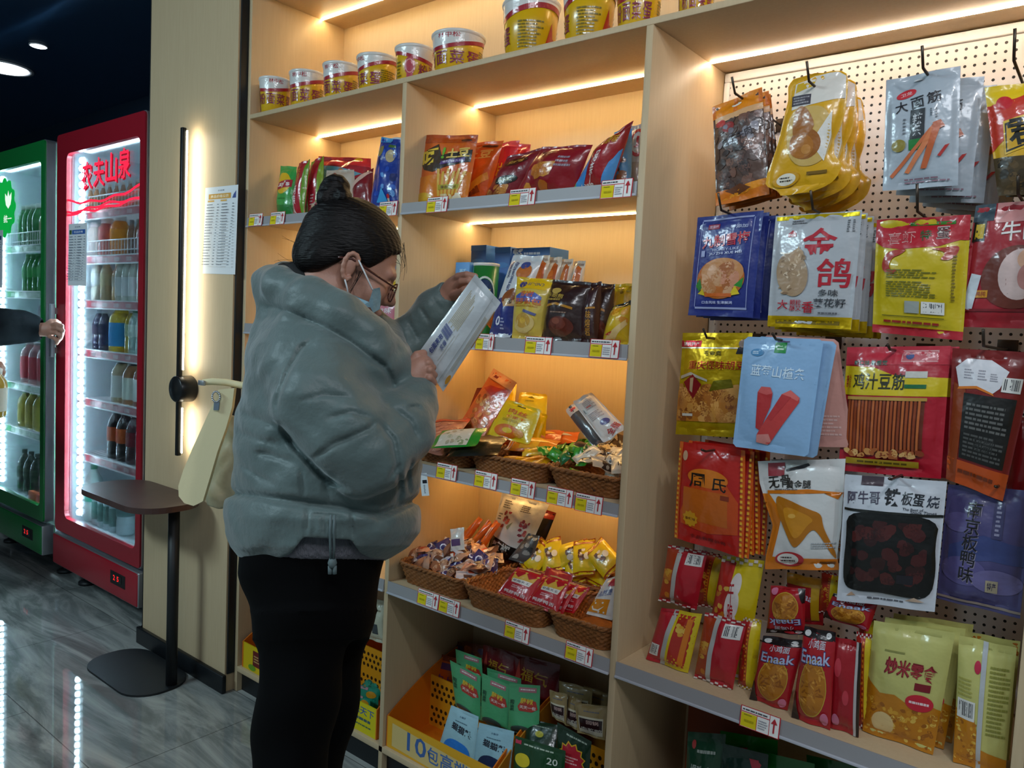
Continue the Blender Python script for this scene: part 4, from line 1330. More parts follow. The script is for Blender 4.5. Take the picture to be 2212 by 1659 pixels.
side_art = [('r', .55, .04, 1, .96, 'd8c018'), ('r', .0, .04, .55, .96, 'b0281e'), ('n', .05, .3, .5, .7, 10, .12, ['d8a030', 'c87820'], 5), ('r', .42, .06, .52, .94, 'd87a1a'), ('l', .43, .1, .51, .9, 14, '8a2a10')] + chk(0, .95, 1, 1) + chk(0, 0, 1, .05)
for nm, q, Y, bc, art in (
    ('small red noodle snack pack, upper left of the heap beside the divider', ((1445, 1176), (1528, 1192), (1504, 1318), (1424, 1296)), .12, 'b41c2a', back_art),
    ('small dark red snack pack wedged between the two upper packs by the divider', ((1516, 1188), (1574, 1206), (1556, 1318), (1498, 1306)), .2, '981824', side_art),
    ('yellow and red snack pack with white flower lettering, upper right of the heap', ((1562, 1200), (1651, 1212), (1630, 1338), (1540, 1312)), .12, 'd4bc14', front_art),
    ('red and yellow snack pack leaning lowest and leftmost at the divider', ((1430, 1312), (1517, 1326), (1490, 1438), (1402, 1404)), .07, 'b41c2a', [('r', .33, 0, .44, 1, 'b0b0ac'), ('b', .04, .14, .26, .36), ('r', .44, 0, 1, 1, 'd8c01c'), ('r', .5, .05, .9, .95, 'b42a1c'), ('n', .52, .4, .8, .8, 6, .1, ['d8a030', 'e0b850'], 2), ('r', .74, .06, .86, .94, 'd87a1a')]),
    ('red snack pack with bar code lying lower right in the heap by the divider', ((1524, 1322), (1613, 1345), (1588, 1462), (1506, 1428)), .06, 'b41c2a', back_art),
    ('yellow edged snack pack squeezed right of the lower red pack', ((1606, 1332), (1646, 1340), (1634, 1452), (1596, 1450)), .09, 'c8a818', side_art)):
    pouch('noodle_snack_pack', nm, 'snack pack', *q, body=bc, art=art, T=.018, Y=Y, kind='pillow', wr=.3, group=None, **({'rest': RZ} if 'low' in nm.split('by')[0] or 'squeezed' in nm else {}))


def enaak(up):
    a = [('r', 0, .9, 1, 1, '1a1012'), ('e', .5, .4, .36, .3, 'b8741c'), ('n', .2, .18, .8, .62, 46, .1, ['c8862a', 'a8641a', 'd89a3c', '96560f'], 4, .3), ('g', .5, .4, .37, .31, .05, 'c8a83a'), ('x', 'Enaak', .5, .72, .86, .15, '28387c', 3, .06), ('x', 'Enaak', .5, .72, .82, .13, 'b8c4e4', 3, .02), ('x', '小鸡面', .5, .855, .5, .09, 'd0d4e0', 0, .03), ('e', .15, .94, .1, .03, 'd8d8d8'), ('e', .8, .95, .08, .03, 'd8d8d8'), ('p', [(0, 0), (.2, 0), (.05, .3), (0, .3)], '1c0f12'), ('e', .85, .1, .1, .07, 'd87a9a')]
    return a


for nm, q, Y, r in (
    ('red noodle snack with blue lettering upside down on top of the middle heap', ((1738, 1372), (1656, 1366), (1666, 1264), (1740, 1272)), .1, None),
    ('red noodle snack with its noodle picture in the left of the middle heap, leaning', ((1650, 1372), (1738, 1384), (1716, 1472), (1634, 1446)), .05, RZ),
    ('front red noodle snack with blue lettering standing upright in the middle heap', ((1738, 1352), (1806, 1366), (1798, 1500), (1720, 1478)), .03, RZ),
    ('red noodle snack tilted clockwise at the upper right of the middle heap', ((1800, 1282), (1898, 1300), (1876, 1364), (1778, 1332)), .1, None)):
    pouch('noodle_snack_pack', nm, 'snack pack', *q, body='b01824', art=enaak(0), T=.018, Y=Y, kind='pillow', wr=.3, **({'rest': r} if r else {}))
redback = [('e', .3, .7, .12, .1, 'c83a48'), ('e', .6, .4, .1, .08, 'c83a48'), ('r', .84, 0, .92, 1, 'b8b4b4'), ('r', .92, 0, 1, 1, '1c1012'), ('e', .3, .12, .12, .07, 'd87a9a')]
for nm, q, Y, r, art in (
    ('back of a red noodle snack to the right of the front upright one', ((1800, 1374), (1862, 1388), (1858, 1512), (1790, 1500)), .045, RZ, redback),
    ('red noodle snack seen edge on at the right end of the middle heap', ((1850, 1364), (1888, 1372), (1886, 1490), (1850, 1500)), .09, RZ, side_art),
    ('dark red noodle snack half hidden behind the upside down one', ((1700, 1236), (1782, 1252), (1778, 1352), (1700, 1342)), .18, None, [('r', 0, .8, 1, 1, 'c89a2a'), ('x', 'Enaak', .6, .6, .6, .14, 'c0c8dc', -20, .02), ('r', .7, .1, .9, .8, 'c8a018')]),
    ('yellow edged noodle snack behind the hanging white tray pouch', ((1776, 1232), (1818, 1242), (1812, 1330), (1770, 1322)), .17, None, side_art),
    ('red and yellow noodle snack at the foot of the heap beside the pale yellow bag', ((1858, 1330), (1892, 1338), (1880, 1440), (1852, 1430)), .16, None, side_art)):
    pouch('noodle_snack_pack', nm, 'snack pack', *q, body='a41622', art=art, T=.016, Y=Y, kind='pillow', wr=.3, **({'rest': r} if r else {}))
crumb = ['c8861c', 'b06c10', 'd8a030', 'e0b850', '9a5a0c']
ya = [('p', [(0, 0), (1, 0), (1, .36), (.8, .42), (.62, .36), (.4, .42), (.2, .4), (0, .5)], 'c07a10'), ('n', .03, .03, .97, .34, 90, .05, crumb, 6), ('e', .28, .14, .16, .1, 'e0c48a'), ('r', .2, .77, .46, .785, '8a8a48'), ('x', '炒米零食', .56, .65, .66, .15, '7c1420', -3, .08), ('x', '炒米零食', .56, .65, .62, .12, 'a83038', -3, .01), ('r', .64, .5, .84, .56, '7c1420'), ('e', .73, .4, .18, .07, 'c82034'), ('l', .6, .38, .86, .42, 1, 'f0d8d8')]
o = pouch('rice_snack_bag', 'pale yellow bag of rice crumbs standing on the right-hand shelf, front', 'snack bag', (1888, 1340), (2064, 1366), (2030, 1552), (1870, 1512), 'c4c072', ya, T=.018, Y=.08, rest=RZ, kind='pillow', wr=.2)
bpy.context.view_layer.update()
c = copy_tree(o, M=Matrix.Translation((.012, .04, 0)) @ o.matrix_world, label='pale yellow rice bag directly behind the front pale yellow bag')
c = copy_tree(o, M=Matrix.Translation((.02, .08, 0)) @ o.matrix_world, label='third pale yellow rice bag, rearmost behind the front pale yellow bag')
yb = [('p', [(0, 0), (1, 0), (1, .14), (.52, .18), (.38, .4), (.2, .4), (0, .44)], 'c07a10'), ('n', .02, .03, .42, .36, 50, .05, crumb, 8), ('r', .44, 0, .53, 1, 'b8bcc0'), ('b', .04, .38, .38, .53), ('e', .38, .8, .06, .05, 'c02c48'), ('l', .6, .3, .95, .84, 16, '8a8a3c', 3), ('l', .04, .55, .3, .7, 5, 'a8a450', 4)]
pouch('rice_snack_bag', 'pale yellow rice bag seen from the back with a silver seam at the right edge', 'snack bag', (2072, 1372), (2196, 1400), (2180, 1578), (2064, 1540), 'c4c072', yb, T=.018, Y=.08, rest=RZ, kind='pillow', wr=.2)
pouch('rice_snack_bag', 'orange speckled rice bag top showing behind the back-facing yellow bag', 'snack bag', (2076, 1362), (2204, 1386), (2188, 1552), (2066, 1530), 'c4c072', [('n', .02, .86, .98, .97, 50, .05, ['b0601a', 'c87a24', '8e4a10'], 8)], T=.016, Y=.16, rest=RZ, kind='pillow', wr=.2)
# lower compartment of the right-hand bay: dark green seed bags
seed_art = [('x', '爆珠瓜子', .5, .74, .7, .1, 'a8b8b0', 0, .03), ('l', .3, .86, .8, .9, 1, 'a0aca4'), ('e', .2, .92, .06, .03, 'b03a3a')]
for nm, q, Y, art, bc in (
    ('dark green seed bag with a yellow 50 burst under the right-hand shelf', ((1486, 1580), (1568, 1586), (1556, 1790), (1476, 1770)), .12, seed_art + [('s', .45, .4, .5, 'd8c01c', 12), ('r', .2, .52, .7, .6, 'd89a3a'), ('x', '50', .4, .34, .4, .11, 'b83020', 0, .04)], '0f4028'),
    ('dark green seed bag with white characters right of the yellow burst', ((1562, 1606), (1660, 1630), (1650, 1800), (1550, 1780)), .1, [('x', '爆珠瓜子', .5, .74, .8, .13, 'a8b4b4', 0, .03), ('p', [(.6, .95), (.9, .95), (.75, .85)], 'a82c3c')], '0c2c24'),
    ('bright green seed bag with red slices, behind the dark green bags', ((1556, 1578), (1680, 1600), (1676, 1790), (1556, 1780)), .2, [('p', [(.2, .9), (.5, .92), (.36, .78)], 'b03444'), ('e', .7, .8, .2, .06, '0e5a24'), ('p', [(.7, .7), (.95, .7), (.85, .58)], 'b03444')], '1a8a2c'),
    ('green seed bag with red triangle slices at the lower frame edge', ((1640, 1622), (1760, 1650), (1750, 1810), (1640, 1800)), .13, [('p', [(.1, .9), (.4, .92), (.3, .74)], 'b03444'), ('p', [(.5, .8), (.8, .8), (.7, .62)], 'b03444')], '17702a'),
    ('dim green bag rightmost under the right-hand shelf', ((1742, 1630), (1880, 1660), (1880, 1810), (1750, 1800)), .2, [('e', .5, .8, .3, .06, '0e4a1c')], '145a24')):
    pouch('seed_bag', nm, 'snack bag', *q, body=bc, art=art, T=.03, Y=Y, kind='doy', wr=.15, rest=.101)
mb = MB()
for x, y, z in ((-.87, .24, .1), (-.6, .24, .1)):
    pass
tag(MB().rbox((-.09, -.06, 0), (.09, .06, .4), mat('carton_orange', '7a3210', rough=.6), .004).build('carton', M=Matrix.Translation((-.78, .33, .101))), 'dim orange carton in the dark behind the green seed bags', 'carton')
# ------------------------------------------------------------------ noodle tubs on the top shelf
TUBW = mat('tub_white', 'dcdad6', rough=.3, coat=.3)
TUBY = mat('tub_yellow', 'dcae12', rough=.3, coat=.4)


def noodle_tub(x0, x1, ytop, ybase, label, turn, big=False, Y=.1):
    cx = (x0 + x1) / 2
    p = atY(cx, ybase, Y)
    dep = FW.dot(p - CAM)
    r = (x1 - x0) * dep / F / 2
    zt = atY(cx, ytop + 5, Y - r * .3).z
    h = max(.09, zt - 2.195)
    rb = r * .8
    root = thing('noodle_tub', label, 'instant noodle tub', (p.x, Y, 2.195), 'noodle tubs on the top shelf')

    def rad(t):
        return rb + (r * .96 - rb) * t
    mb = MB()
    mb.lathe([(rb * .92, .0), (rb, .004), (rad(.5), h * .5), (r * .95, h - .008)], TUBY, 36)
    ang = math.radians(turn) - math.pi / 2      # direction of the artwork's middle

    def fm(s, t, l):
        a = ang + (s - .5) * 2 * math.pi
        q = rad(t) + l + .0004
        return Vector((q * math.cos(a), q * math.sin(a), t * h))
    art = []
    N = 48
    for i in range(N):                     # white and red swoosh around the rim
        s0, s1 = i / N, (i + 1) / N
        f = lambda s: .77 - .13 * math.cos(2 * math.pi * (s - .42))
        art.append(('p', [(s0, f(s0) - .09), (s1, f(s1) - .09), (s1, .96), (s0, .96)], 'a82430'))
    for i in range(N):
        s0, s1 = i / N, (i + 1) / N
        f = lambda s: .77 - .13 * math.cos(2 * math.pi * (s - .42))
        art.append(('p', [(s0, f(s0)), (s1, f(s1)), (s1, .97), (s0, .97)], 'dcdad6'))
    for k, q in enumerate(art):
        lay_art(mb, [q], 2 * math.pi * r, h, lambda s, t, l: fm(s, t, .0004 + (.0004 if k >= N else 0)), L=.01)
    w = .098 if not big else .07
    for i, ch in enumerate('粉面菜蛋'):
        lay_art(mb, [('x', ch, .5 + (i - 1.5) * w * 1.18, .36, w, .31, '8c3048', 0, .03)], 2 * math.pi * r, h, lambda s, t, l: fm(s, t, .0012), L=.008)
    lay_art(mb, [('x', '林中松', .5, .87, .15, .13, 'a82430', 0, .02), ('l', .72, .12, .88, .6, 9, '7a6a10', 3), ('e', .2, .45, .05, .22, 'b84050'), ('g', .2, .45, .04, .17, .12, 'e0b0a8'), ('r', .17, .02, .23, .26, 'b84050'), ('l', .05, .1, .11, .6, 6, '7a6a10', 5), ('p', [(.9, .2), (.94, .6), (.96, .35), (1, .3), (.97, .1)], 'b83a20')], 2 * math.pi * r, h, lambda s, t, l: fm(s, t, .0012), L=.008)
    mb.build('tub', root)
    mb = MB().lathe([(r * .93, h - .012), (r, h - .008), (r * 1.01, h - .003), (r, h), (r * .9, h + .001), (0, h + .001)], TUBW, 36, cap=False)
    mb.build('lid', root)


for t in [
    (559, 627, 164, 238, 'noodle tub at the far left end of the top shelf', 60, False, .05), (624, 701, 150, 218, 'second noodle tub from the left end of the top shelf', 25), (696, 776, 133, 200, 'third noodle tub from the left end of the top shelf', 15),
    (769, 858, 116, 185, 'noodle tub with its red brand script fully facing out, fourth from the left', -18), (851, 937, 97, 166, 'noodle tub with its round red seal facing out, fifth from the left', 140), (930, 1047, 69, 146, 'wide noodle tub last of the touching row of six', 20),
    (1081, 1208, 0, 105, 'tall noodle tub standing alone right of a gap, columns of small print', -70, True), (1211, 1330, -30, 76, 'tall noodle tub second from the divider, columns of small print', -75, True), (1327, 1430, -50, 46, 'noodle tub above the right-hand divider, big characters facing', 10, True),
    (1462, 1545, -80, 15, 'noodle tub cut by the upper frame edge, rightmost on the top shelf', 30, True)]:
    noodle_tub(*t)

# ------------------------------------------------------------------ crisps shelf, z 1.815
Z2 = 1.8165
OR = [('p', [(0, .0), (1, 0), (1, .45), (.7, .5), (.4, .42), (0, .5)], 'd8780e'), ('e', .16, .28, .0, .0, 'e8c8a8')]
fries = [('p', [(.42 + .07 * i, .12), (.47 + .07 * i, .12), (.44 + .1 * i, .5 - .04 * (i % 2)), (.39 + .1 * i, .5 - .04 * (i % 2))], 'e0b040') for i in range(6)]
ya_art = [('r', 0, .88, 1, 1, 'b8480e'), ('e', .82, .92, .1, .025, '5a2008'), ('p', [(0, .6), (.1, .78), (.34, .86), (.42, .7), (.96, .78), (.96, .6), (.5, .52), (.3, .46), (.1, .5)], '2a1c10'), ('x', '呀', .2, .67, .34, .24, 'e8c83c', 8, .06), ('x', '!', .46, .73, .06, .17, '6ab020', -6, .06), ('x', '土豆', .73, .73, .4, .14, 'e8c460', 4, .06), ('p', [(.42, .56), (.88, .6), (.88, .66), (.44, .61)], '5a3a80'), ('x', '香辣薯条味', .66, .608, .38, .03, 'e4dcec', 3), ('p', [(0, .0), (1, 0), (1, .45), (.3, .42), (0, .4)], 'd8780e')] + fries + [('r', .44, .2, .84, .27, 'b0a020'), ('x', '薯香四溢', .64, .235, .3, .04, '6a4a08'), ('e', .12, .1, .2, .08, 'd0a418'), ('n', .5, .03, .9, .13, 8, .07, ['e8dcc0', 'e0c890'], 3)]
def crisp(label, TL, TR, BR, BL, body, art, Y=.08, T=.03, lean=6, yaw=0, **kw):
    return pouch('crisp_bag', label, 'crisp bag', TL, TR, BR, BL, body=body, art=art, T=T, Y=Y, lean=lean, yaw=yaw, rest=kw.pop('rest', Z2), kind='pillow', wr=.3, **kw)


crisp('orange crisp bag with large cartoon style lettering, front left of the middle bay', (918, 292), (1034, 292), (1010, 434), (904, 440), 'd8600e', ya_art, Y=.07, T=.016)
crisp('second orange crisp bag partly behind the front orange one', (1012, 310), (1088, 303), (1052, 430), (1000, 436), 'd0560e', [('x', '土豆', .5, .78, .7, .14, 'd8a850', 4, .06), ('e', .7, .92, .2, .03, '5a2008'), ('p', [(.1, .2), (.9, .5), (.95, .4), (.3, .1)], 'e08a20'), ('p', [(.2, .1), (.7, .3), (.8, .2)], '8a3a10')], Y=.14)
for i, (dx, lab) in enumerate(((0, 'bright red crisp bag nearest behind the orange bags'), (26, 'bright red crisp bag peeking out above the dark red ones'))):
    crisp(lab, (1066 + dx, 312 - i * 6), (1104 + dx + 18, 303 + i * 10), (1100 + dx, 425), (1050 + dx, 430), 'c8202a', [('x', '薯片', .5, .55, .6, .2, 'e8b020', 0, .04), ('r', 0, .9, 1, 1, 'd84a4a')], Y=.2 + .04 * i)
crisp('dark red crisp bag with brown badge leaning right of the orange bags', (1098, 338), (1186, 316), (1124, 424), (1046, 430), '7a1420', [('e', .45, .78, .3, .08, '4a1a0c'), ('x', '烧烤味', .45, .78, .4, .07, 'd8a040'), ('n', .1, .05, .7, .3, 16, .12, ['b8702a', '8a4a1e', 'c88a40'], 4), ('e', .5, .4, .28, .09, '1a1a12'), ('x', '好吃', .5, .4, .36, .1, 'c8d0b0', 0, .03)], Y=.1, T=.028)
crisp('large glossy red crisp bag with a pile of crisps, middle of the shelf', (1172, 318), (1280, 312), (1240, 414), (1112, 424), '8c1622', [('n', .18, .1, .62, .6, 12, .16, ['d08a30', 'b8641e', 'c87a2a'], 2, .6), ('l', .62, .5, .86, .75, 3, '9a8a98', 3), ('x', '薯片', .3, .8, .3, .12, '6a1018'), ('r', .02, .08, .2, .16, 'a8a020')], Y=.08, T=.04)
crisp('tall blue and red crisp bag leaning towards the divider', (1294, 318), (1368, 260), (1318, 408), (1236, 414), '9c1a24', [('p', [(0, 0), (.34, 0), (.3, .6), (.06, .8), (0, .8)], '3a8ad0'), ('p', [(0, 0), (.12, 0), (.1, .2), (0, .25)], '6ab030'), ('e', .16, .74, .16, .1, 'd8a818'), ('r', 0, .86, 1, 1, '8a1420'), ('x', "Lay's", .2, .86, .28, .1, 'e8e0dc', 0, .04), ('x', '闲\n亲\n人', .5, .34, .13, .6, 'e8dcd8', -4, .03), ('x', '原味', .72, .78, .3, .14, 'c89a20', -10, .03), ('p', [(.8, 0), (1, 0), (1, .6), (.86, .4)], '4a94d8'), ('x', '大波浪', .4, .08, .4, .1, 'e0d8d8', 0, .05)], Y=.07, T=.035)
crisp('light blue crisp bag half hidden between the leaning bag and the divider', (1326, 285), (1366, 278), (1362, 408), (1312, 412), '4a8ac0', [('n', .3, .1, .9, .5, 8, .2, ['7a4a20', '5a3a20'], 3)], Y=.13)
crisp('grey white crisp bag with red ring touching the right-hand divider', (1362, 272), (1404, 266), (1400, 400), (1356, 404), 'b8b0b0', [('g', .6, .72, .34, .2, .25, 'a8242e'), ('x', 'J', .6, .72, .2, .16, 'a8242e', 0, .04), ('r', 0, 0, 1, .45, 'a09088')], Y=.2)
lays = [('e', .5, .66, .4, .2, 'e0b414'), ('p', [(.06, .6), (.5, .66), (.94, .72), (.94, .64), (.5, .57), (.06, .52)], 'a81c2c'), ('p', [(.06, .66), (.5, .7), (.94, .74), (.94, .6), (.5, .56), (.06, .52)], 'a81c2c'), ('x', "Lay's", .5, .635, .74, .12, 'e4dcd4', 6, .05), ('r', 0, 0, 1, .26, '1c7a30'), ('e', .3, .08, .2, .07, '8ac060'), ('l', .3, .36, .7, .4, 1, '2a8a38')]
crisp('green crisp bag with a yellow round logo at the left end of the shelf', (606, 358), (641, 360), (634, 468), (600, 468), '3aa048', lays, Y=.1, T=.025)
crisp('red crisp bag turned sideways with a column of white characters', (645, 352), (671, 344), (657, 464), (632, 466), 'b01c2c', [('x', '两\n亲\n人', .34, .3, .32, .5, 'e8dcd8', 0, .05), ('x', '大\n包', .42, .78, .2, .2, 'd09a20', 0, .03), ('r', .8, 0, 1, 1, '6a9a20')], Y=.08, T=.02)
crisp('green edged crisp bag squeezed behind the sideways red one', (672, 350), (700, 336), (694, 460), (658, 464), '7a9a1c', [('r', .35, 0, .8, 1, 'a82030'), ('x', '薯\n片', .2, .3, .2, .3, 'b83020'), ('l', .5, .1, .7, .4, 6, 'd8c0c0')], Y=.12, T=.02)
crisp('big red and blue crisp bag arching above the shopper\'s bun', (690, 338), (800, 342), (806, 460), (684, 462), '9a1c28', [('r', 0, .84, 1, 1, 'c82a30'), ('p', [(0, .4), (.6, .5), (.9, .72), (.5, .82), (0, .84)], '5a92a8'), ('e', .62, .68, .09, .09, 'c86a2c'), ('n', .1, .55, .4, .75, 6, .12, ['3a6a80', '4a7a90'], 2), ('e', .8, .95, .08, .04, 'e0b020')], Y=.2, T=.05)
crisp('beige crisp bag with an egg shaped picture behind the shopper\'s bun', (706, 368), (764, 366), (772, 458), (694, 462), 'c0b0a0', [('e', .72, .58, .14, .25, 'd8b8a0'), ('e', .74, .5, .08, .15, 'e0a040'), ('e', .4, .86, .14, .05, '8a4a40'), ('l', .1, .1, .5, .4, 5, 'a88a7a')], Y=.1, T=.03)
crisp('deep red crisp bag just right of the shopper\'s bun', (762, 388), (806, 362), (802, 456), (752, 462), '7c1820', [('p', [(0, .6), (.8, .98), (1, .9), (.2, .5)], 'd8b0a0'), ('r', 0, .12, 1, .22, 'a83a40')], Y=.12, T=.03)
crisp('red and beige packet low at the shelf edge left of the bun', (678, 436), (702, 432), (700, 462), (668, 464), 'c8b090', [('n', .1, .4, .9, .95, 14, .14, ['a82838', 'e0d0c8', '8a2030'], 2)], Y=.05, T=.015)
crisp('tall dark blue glossy snack bag next to the narrow divider', (824, 296), (866, 302), (860, 448), (800, 446), '1c3a98', [('r', 0, .93, .6, 1, '4a9ad0'), ('n', .05, .1, .95, .9, 26, .12, ['2a50b8', '142a78', '3a6ac8', '5a94d8', '18286a'], 7), ('e', .72, .74, .16, .09, 'b8a47a'), ('e', .3, .8, .14, .08, '8a8450'), ('r', .6, .86, .9, .9, '4a6a2a'), ('r', .7, .04, .78, .16, 'c8c8c0'), ('e', .74, .18, .05, .03, 'c02c30'), ('p', [(.35, .1), (.7, .1), (.55, .3)], '3aa0e0')], Y=.08, T=.025)
crisp('second dark blue bag behind the tall dark blue one', (846, 298), (884, 296), (878, 440), (838, 446), '2a4aa0', [('r', 0, .9, 1, 1, 'c0d4e4')], Y=.2, T=.02)

# ------------------------------------------------------------------ bread shelf, z 1.425
Z3 = 1.4255


def carton(name, label, TL, TR, BR, BL, Y, depth, body, art, cat='box', rest=None, yaw=0):
    c, M, P = quad_frame(TL, TR, BR, BL, Y=Y, rest=rest, yaw=yaw)
    if rest is not None:
        M = frame((P[2] + P[3]) / 2, P[2] - P[3], M.col[2].xyz)
    Wm, Hm = (c[2] - c[3]).length, (c[0] - c[3]).length
    mb = MB()
    mb.rbox((-Wm / 2, 0, -depth), (Wm / 2, Hm, 0), satin(body), .0015)
    lay_art(mb, art, Wm, Hm, lambda s, t, l: Vector(((s - .5) * Wm, t * Hm, l)), L=1, mk=satin, eps=.0004)
    return tag(mb.build(name, M=M), label, cat)


carton('biscuit_box', 'light blue box at the left of the bread shelf beside the raised hand', (979, 567), (1009, 567), (1008, 720), (978, 716), .12, .08, '5a94cc', [('x', '酥', .55, .86, .5, .1, 'a8d0e8', 0, .03), ('e', .4, .74, .3, .06, 'a8d0e8'), ('e', .6, .6, .2, .05, '88bce0')], rest=Z3)
carton('biscuit_box', 'dark blue box half hidden behind the green tub', (1008, 570), (1026, 571), (1026, 715), (1008, 712), .17, .05, '1e3a6c', [], rest=Z3)
carton('biscuit_box', 'blue box standing tallest at the back left of the bread shelf', (1010, 531), (1042, 530), (1042, 700), (1010, 696), .27, .09, '2a66b4', [('e', .5, .82, .4, .03, '4a8ad0'), ('r', 0, .94, 1, 1, '3a78c4')], rest=Z3)
carton('biscuit_box', 'blue box second from the left at the back of the bread shelf', (1061, 535), (1094, 538), (1094, 700), (1061, 696), .27, .09, '2a66b4', [('e', .5, .8, .4, .03, '4a8ad0'), ('r', 0, .94, 1, 1, '3a78c4')], rest=Z3)
carton('biscuit_box', 'long blue box with white script lying behind the white bread bags', (1096, 537), (1178, 551), (1178, 700), (1096, 690), .25, .1, '2c62ac', [('n', .06, .85, .3, .98, 9, .1, ['d8e0ec', 'c8d4e8'], 3, .4), ('l', .34, .86, .9, .96, 2, 'c0d0e8', 3)], rest=Z3)
# green paper tub
p = atY(1050, 600, .15)
rt = 56 * FW.dot(p - CAM) / F / 2
t = thing('paper_tub', 'green paper tub with white lid behind the raised pack', 'food tub', (p.x, .15, Z3))
ht = atY(1050, 568, .13).z - Z3
mb = MB().lathe([(rt * .8, 0), (rt * .82, .003), (rt, ht - .008)], mat('tub_green', '17702e', rough=.35, coat=.2), 32)
fm = lambda s, tt, l: Vector(((rt * .81 + rt * .19 * tt + l) * math.cos((s - .5) * 3.14 - 1.1), (rt * .81 + rt * .19 * tt + l) * math.sin((s - .5) * 3.14 - 1.1), tt * (ht - .008)))
lay_art(mb, [('g', .55, .55, .3, .3, .1, 'd4dcd4'), ('e', .55, .55, .26, .26, '14305a'), ('n', .42, .42, .7, .66, 6, .06, ['d8c840', '2a4a78'], 3), ('p', [(.6, .2), (.9, .34), (.8, .1)], 'c86a2a'), ('r', .1, .5, .2, .98, '2a9a6a')], 3.14 * rt, ht, fm, L=.01)
mb.build('tub', t)
MB().lathe([(rt * .98, ht - .01), (rt * 1.04, ht - .006), (rt * 1.04, ht - .001), (rt, ht), (0, ht)], TUBW, 32, cap=False).build('lid', t)
bread = lambda label, q, body, art, Y, T=.03, lean=8, **kw: pouch('bread_bag', label, 'bread bag', *q, body=body, art=art, T=T, Y=Y, rest=Z3, lean=lean, kind='pillow', wr=.3, **kw)
white_bread = [('p', [(0, 0), (1, 0), (1, .36), (.5, .46), (0, .44)], '28347c'), ('e', .64, .46, .32, .11, '8a4a1c'), ('p', [(.4, .4), (.9, .44), (.8, .36), (.5, .34)], 'c8a070'), ('n', .45, .36, .85, .43, 6, .1, ['4a3020', 'd0b890'], 2), ('x', '爆\n浆', .2, .8, .13, .2, '3a4a78', 0, .03), ('x', '泡\n芙\n面\n包', .38, .72, .12, .36, '3a4a78', 0, .03), ('e', .7, .78, .2, .09, 'b86a2c'), ('e', .66, .86, .12, .05, '3a4a8a'), ('x', '0', .4, .18, .18, .11, 'd8dce8', 0, .05), ('l', .52, .08, .66, .22, 4, '9aa4c8'), ('r', 0, 0, 1, .03, 'c8ccd4')]
bread('tall white and blue bread bag leaning beside the raised pack', ((1108, 551), (1176, 553), (1104, 730), (1056, 722)), 'd0d4d8', white_bread, .1, lean=14)
for i, lab in enumerate(('orange pictured bread bag nearest behind the tall white one', 'orange pictured bread bag second in the row at the back', 'orange pictured bread bag third in the row at the back', 'orange pictured bread bag rightmost of the back row')):
    x = 1162 + i * 26
    bread(lab, ((x, 552 + i * 4), (x + 26, 551 + i * 4), (x + 8, 700), (x - 22, 700)), 'd4ccc0', [('p', [(.1, .1), (.7, .1), (.86, .5), (.84, .9), (.5, .94), (.2, .6)], 'b85c1c'), ('e', .5, .72, .2, .12, 'd07a30'), ('l', .1, .92, .9, .98, 1, '9a8a80')], .2 + .012 * i, T=.02, lean=4)
bread('yellow bread bag with a round bun picture in the middle of the bread shelf', ((1118, 598), (1198, 604), (1168, 734), (1106, 728)), 'd0b44a', [('r', 0, .8, 1, 1, 'e0b40c'), ('e', .28, .87, .13, .055, '28347c'), ('x', 'BE YOND', .64, .885, .4, .05, '3a4a78', 0, .04), ('p', [(.12, .58), (.12, .68), (.3, .74), (.5, .7), (.72, .74), (.88, .68), (.88, .58)], '3a5ab0'), ('x', '熔岩', .5, .71, .42, .1, 'd8641c', 0, .04), ('x', '菠萝面包', .5, .59, .8, .1, 'd8641c', 0, .04), ('x', 'PINEAPPLE BREAD', .5, .515, .7, .03, 'c8862a'), ('e', .5, .24, .34, .16, 'd8bc78'), ('e', .48, .28, .26, .12, 'c89a40'), ('e', .5, .28, .1, .05, 'dcae40'), ('p', [(.46, .42), (.84, .36), (.86, .4), (.5, .46)], '5a6090')], .06, T=.035)
brown_art = [('e', .3, .8, .12, .05, 'b89a4a'), ('x', '布朗熊', .3, .72, .5, .08, 'b8963c', -6, .03), ('l', .08, .62, .5, .68, 1, 'a88a3c', 2), ('p', [(.05, .5), (.4, .56), (.8, .5), (.8, .54), (.4, .6), (.05, .54)], 'b07818'), ('e', .55, .22, .3, .16, '5a2418'), ('e', .5, .26, .2, .1, '703428'), ('e', .46, .3, .1, .05, '8a4a38'), ('l', .3, .42, .7, .46, 1, '8a6a58')]
bread('dark brown bread bag with gold lettering, left one of the brown pair', ((1194, 604), (1278, 610), (1254, 742), (1172, 730)), '2c1412', brown_art, .06, T=.035)
bread('dark brown bread bag turned to its narrow side, right of the wider brown one', ((1276, 612), (1300, 608), (1290, 742), (1250, 738)), '34181a', [('x', '味\n熔\n岩', .6, .3, .3, .4, 'b07a28', 0, .04), ('p', [(.4, .52), (.9, .54), (.9, .57), (.4, .55)], 'b07818')], .07, T=.025)
bread('dark brown bread bag behind the narrow one, its crimped top showing', ((1286, 612), (1330, 614), (1316, 744), (1280, 742)), '2c1412', brown_art, .12, T=.025)
bread('yellow bread bag with a loaf picture touching the right-hand divider', ((1322, 664), (1366, 648), (1360, 752), (1300, 742)), 'cca810', [('r', 0, .86, 1, 1, '201c14'), ('n', .1, .5, .95, .85, 9, .2, ['d89a20', 'c88414', 'e0b040'], 2), ('p', [(.2, .1), (.9, .55), (1, .5), (.5, .05)], 'd8bc80'), ('p', [(.2, .2), (.5, .28), (.4, .18)], 'b83a30')], .05, T=.03)
